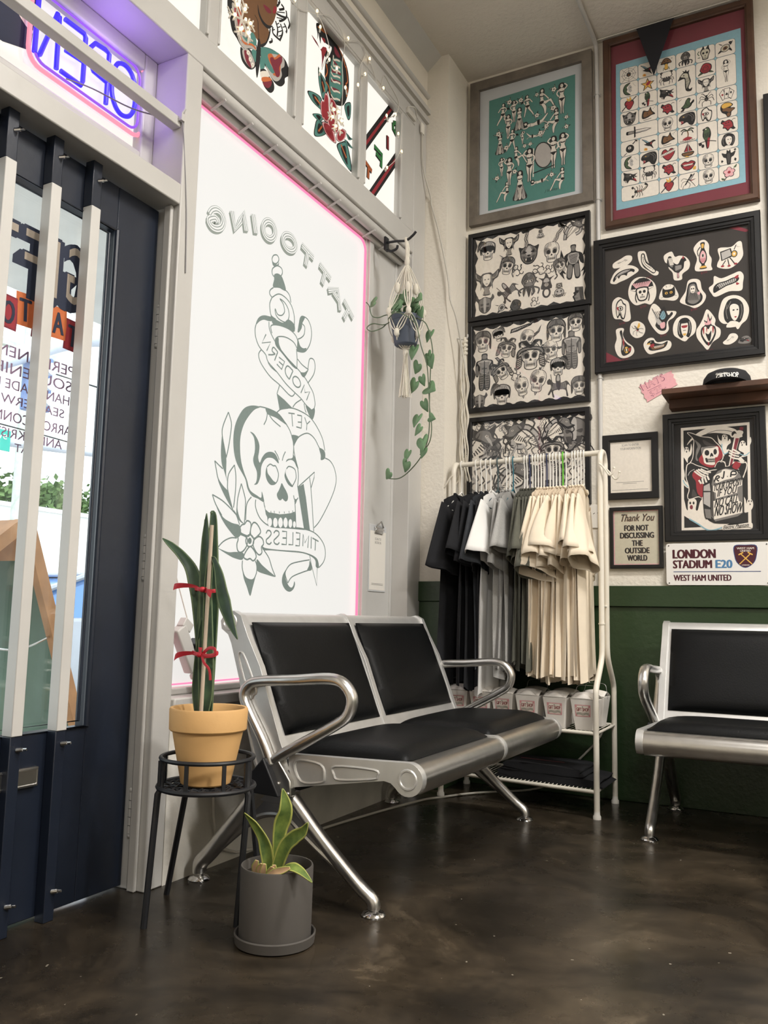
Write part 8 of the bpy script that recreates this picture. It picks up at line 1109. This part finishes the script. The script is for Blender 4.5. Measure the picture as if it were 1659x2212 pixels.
# second macrame hanger at the pier
B2 = thing('macrame_hanger','long cotton macrame hanger hanging at the pier behind the clothes rack','plant hanger',(-1.63,3.93,1.5)); bx, by = -1.632, 3.95
m = MB(); m.tube([(bx+.010*math.sin(a),by+.006*math.cos(a),2.255-.0035*a) for a in [k*.7 for k in range(36)]],.007,6); m.tube([(bx,by,2.27),(bx,by,2.10)],.008,8); m.build('spiral_knot', CORD, B2)
m = MB()
for i in range(8):
    a = 2*PI*i/8; pts = [(bx+.006*math.cos(a),by+.006*math.sin(a),2.17)]
    for k in range(1,9): w = (.012 if k % 2 else .024)*(1 if k < 7 else 1.6); pts.append((bx+w*math.cos(a+k*.5),by+w*.7*math.sin(a+k*.5),2.17-.083*k))
    m.tube(smooth(pts,n=4),.0033,6)
m.build('cords', CORD, B2)
m = MB(); m.tube(smooth([(-1.677,by,2.27),(-1.65,by,2.263),(-1.632,by,2.262),(-1.618,by,2.27),(-1.617,by,2.285)],n=4),.004,8); tag(m.build('wall_hook', WHITE), 'white hook on the pier holding the long macrame hanger', 'hook')
# ================================================================ small things at the window
t = thing('string_lights','string of small warm lights draped along the top of the transom windows','string lights',(-1.79,2.9,3.3))
WIREW = mat('clear_white_wire', srgb(214,210,202), .5); BULB = emis('warm_bulb_glow', (1.0,.72,.36), 3.0); CLEARP = glass_mat('clear_plastic', (.98,.97,.95))
for pts in ([(2.10,3.20),(2.30,3.33),(2.524,3.227),(2.692,3.29),(2.754,3.266),(2.80,3.20),(2.787,3.176),(2.74,3.06)],[(2.692,3.29),(2.82,3.36),(2.914,3.314),(2.901,3.207),(2.912,3.10),(2.905,2.96)],[(2.914,3.314),(3.05,3.40),(3.107,3.385),(3.054,3.27),(3.045,3.177)],[(3.086,3.401),(3.18,3.36),(3.265,3.302),(3.30,3.395),(3.367,3.386),(3.46,3.353),(3.447,3.287),(3.389,3.231),(3.318,3.176)],[(3.46,3.30),(3.493,3.291),(3.492,3.142),(3.478,3.087),(3.428,3.02),(3.329,2.927)],[(2.20,3.25),(2.19,3.06),(2.178,2.93),(2.21,2.87)]):
    m = MB(); m.tube(smooth([(-1.792+.006*math.sin(7*a),a,b) for a,b in pts],n=5),.0017,5); m.build('wire', WIREW, t)
for y,z in ((2.524,3.225),(2.692,3.29),(2.717,3.237),(2.787,3.176),(2.789,3.139),(2.727,3.047),(2.858,3.138),(2.937,3.336),(3.141,3.364),(3.093,3.264),(3.046,3.174),(2.938,3.095),(3.276,3.302),(3.403,3.243),(3.325,3.184),(3.445,3.16),(3.478,3.087),(3.329,2.927),(2.226,2.933),(2.244,2.915),(2.218,2.985),(2.208,2.888)):
    dx = random.uniform(-.014,.014); m = MB(); m.cyl((-1.788,y-dx,z-.012),(-1.786,y+dx*.2,z+.004),.0042,.0032,seg=8,k=1); m.ball((-1.785,y+dx*.6,z+.010),.0055,seg=8,sc=(1,1,1.7)); m.build('bulb', [BULB, WIREW], t)
for fy, fz, s, lab in ((2.845,2.905,.062,'clear snowflake ornament glowing over the painted rose'),(2.190,2.915,.075,'clear snowflake ornament glowing over the painted butterfly')):
    f = thing('snowflake_ornament', lab, 'ornament', (-1.775,fy,fz), 'lit snowflake ornaments'); m = MB()
    for k in range(6):
        a = k*PI/3+.3; d = Vector((0,math.cos(a),math.sin(a))); c = Vector((-1.775,fy,fz)); e = Vector((0,-d.z,d.y)); m.cyl(c,c+d*s,.004,.003,seg=6)
        for q in (.5,.8):
            for sg in (-1,1): m.cyl(c+d*s*q,c+d*s*(q+.22)+e*sg*s*.25,.0032,seg=6)
    m.build('flake', mat('frosted_clear_plastic', srgb(226,218,206), .2, var=.05), f)
    for k in range(6): a = k*PI/3+.3; m = MB(); m.ball((-1.768,fy+s*.62*math.cos(a),fz+s*.62*math.sin(a)),.0065,seg=8); m.build('bulb', BULB, f)
t = thing('cable_clip','clear plastic cable clip with a white tag at the top corner post','clip',(-1.79,3.58,3.37))
m = MB(); m.box((-1.80,3.55,3.345),(-1.785,3.64,3.375)); m.tube(smooth([(-1.79,3.55,3.375),(-1.775,3.60,3.395),(-1.79,3.65,3.39),(-1.785,3.66,3.37)],n=4),.004,6); m.build('clip', WIREW, t, bevel=.003)
m = MB(); m.box((-1.79,3.70,3.32),(-1.782,3.735,3.375)); m.tube([(-1.786,3.66,3.375),(-1.786,3.70,3.372)],.002,6); m.build('tag', PAPER, t, bevel=.004)
m = MB(); m.tube(smooth([(-1.788,3.72,3.33),(-1.788,3.735,3.15),(-1.765,3.786,3.00),(-1.76,3.79,2.95),(-1.715,3.782,2.80),(-1.66,3.78,2.55),(-1.645,3.782,2.42),(-1.62,3.80,2.33),(-1.615,3.86,2.20),(-1.60,3.90,2.05)],n=5),.0045,8)
tag(m.build('power_cable', mat('off_white_cable', srgb(206,202,192), .5)), 'off white cable slanting down the pier behind the hanging plant', 'cable')
# clipboard on the grey panel
t = thing('clipboard','clipboard with a white notice hanging on the grey panel right of the window','clipboard',(-1.891,3.49,.93))
m = MB(); m.box((-1.8915,3.432,.930),(-1.888,3.598,1.245)); m.build('board', mat('clear_grey_acrylic', srgb(206,208,210), .3, var=.04), t, bevel=.004)
m = MB(); m.box((-1.8878,3.437,.938),(-1.887,3.592,1.215)); m.build('sheet', PAPER, t)
a = Art((-1.8868,3.437,.938),(0,1,0),(0,0,1),'gl',lz=.0002); a.word('SCAN TO',.077,.235,.011,'g',1,width=.06,align='c'); a.word('BOOK IN',.077,.218,.011,'g',1,width=.06,align='c'); [a.line([(.02,z),(.135,z)],.0018,'g',1) for z in (.03,.024)]; a.build('lettering',[INK['g'],INK['l']],t,sharp=0,fix=False)
m = MB(); m.box((-1.887,3.475,1.205),(-1.880,3.555,1.235)); m.tube([(-1.878,3.48,1.235),(-1.872,3.515,1.262),(-1.878,3.55,1.235)],.004,8); m.tube([(-1.879,3.475,1.222),(-1.879,3.555,1.222)],.005,8); m.build('clip', CHROME, t, bevel=.002)
# power tap hanging in the window corner
t = thing('power_tap','grey white extension socket hanging in the lower left window corner behind the terracotta plant','extension socket',(-1.85,2.12,.62))
TAPM = mat('grey_white_plastic', srgb(208,206,202), .5); m = MB()
def rbox(m,a,b,w,d,k=0):
    a,b = Vector(a),Vector(b); t_ = (b-a).normalized(); n = Vector((1,0,0)); s = t_.cross(n).normalized()
    m.loft([[c+s*w*x+n*d*y for x,y in ((-1,-1),(1,-1),(1,1),(-1,1))] for c in (a,b)],k,smooth=False)
rbox(m,(-1.845,2.098,.765),(-1.845,2.178,.628),.024,.018); rbox(m,(-1.845,2.185,.618),(-1.845,2.195,.60),.012,.012); m.build('socket_strip', TAPM, t, bevel=.005)
m = MB(); rbox(m,(-1.842,2.112,.785),(-1.842,2.148,.760),.016,.014); m.build('small_plug', TAPM, t, bevel=.003)
m = MB(); m.tube(smooth([(-1.845,2.193,.602),(-1.843,2.212,.56),(-1.84,2.218,.50),(-1.79,2.22,.47),(-1.78,2.225,.30),(-1.785,2.3,.05),(-1.77,2.6,.012)],n=4),.005,8); m.tube(smooth([(-1.842,2.142,.785),(-1.85,2.12,.85),(-1.86,2.095,.93),(-1.865,2.07,1.02)],n=4),.002,6); m.build('cord', WIREW, t)
t = thing('power_adapter','black power adapter plugged into the hanging extension socket','adapter',(-1.84,2.19,.67))
m = MB(); rbox(m,(-1.838,2.172,.722),(-1.838,2.236,.628),.017,.022); [rbox(m,(-1.838,2.19+.006*k,.716-.011*k),(-1.838,2.1925+.006*k,.7125-.011*k),.018,.023) for k in range(6)]; m.build('case', mat('black_plastic',(.03,.033,.038),.45), t, bevel=.005)
m = MB(); m.tube(smooth([(-1.838,2.214,.63),(-1.838,2.222,.58),(-1.838,2.226,.53),(-1.79,2.235,.50),(-1.78,2.24,.38)],n=4),.0022,6); m.build('cord', BLKMETAL, t)
# cable along the foot of the walls
m = MB(); m.tube(smooth([(-1.775,2.62,.006),(-1.72,3.1,.006),(-1.65,3.5,.007),(-1.60,3.62,.007),(-1.50,3.80,.008),(-1.30,4.0,.012),(-1.18,4.046,.06),(-1.08,4.046,.16),(-.98,4.046,.27),(-.955,4.046,.335)],n=6),.005,8); tag(m.build('floor_cable', mat('off_white_cable',(1,1,1))), 'off white cable along the wall foot under the clothes rack', 'cable')
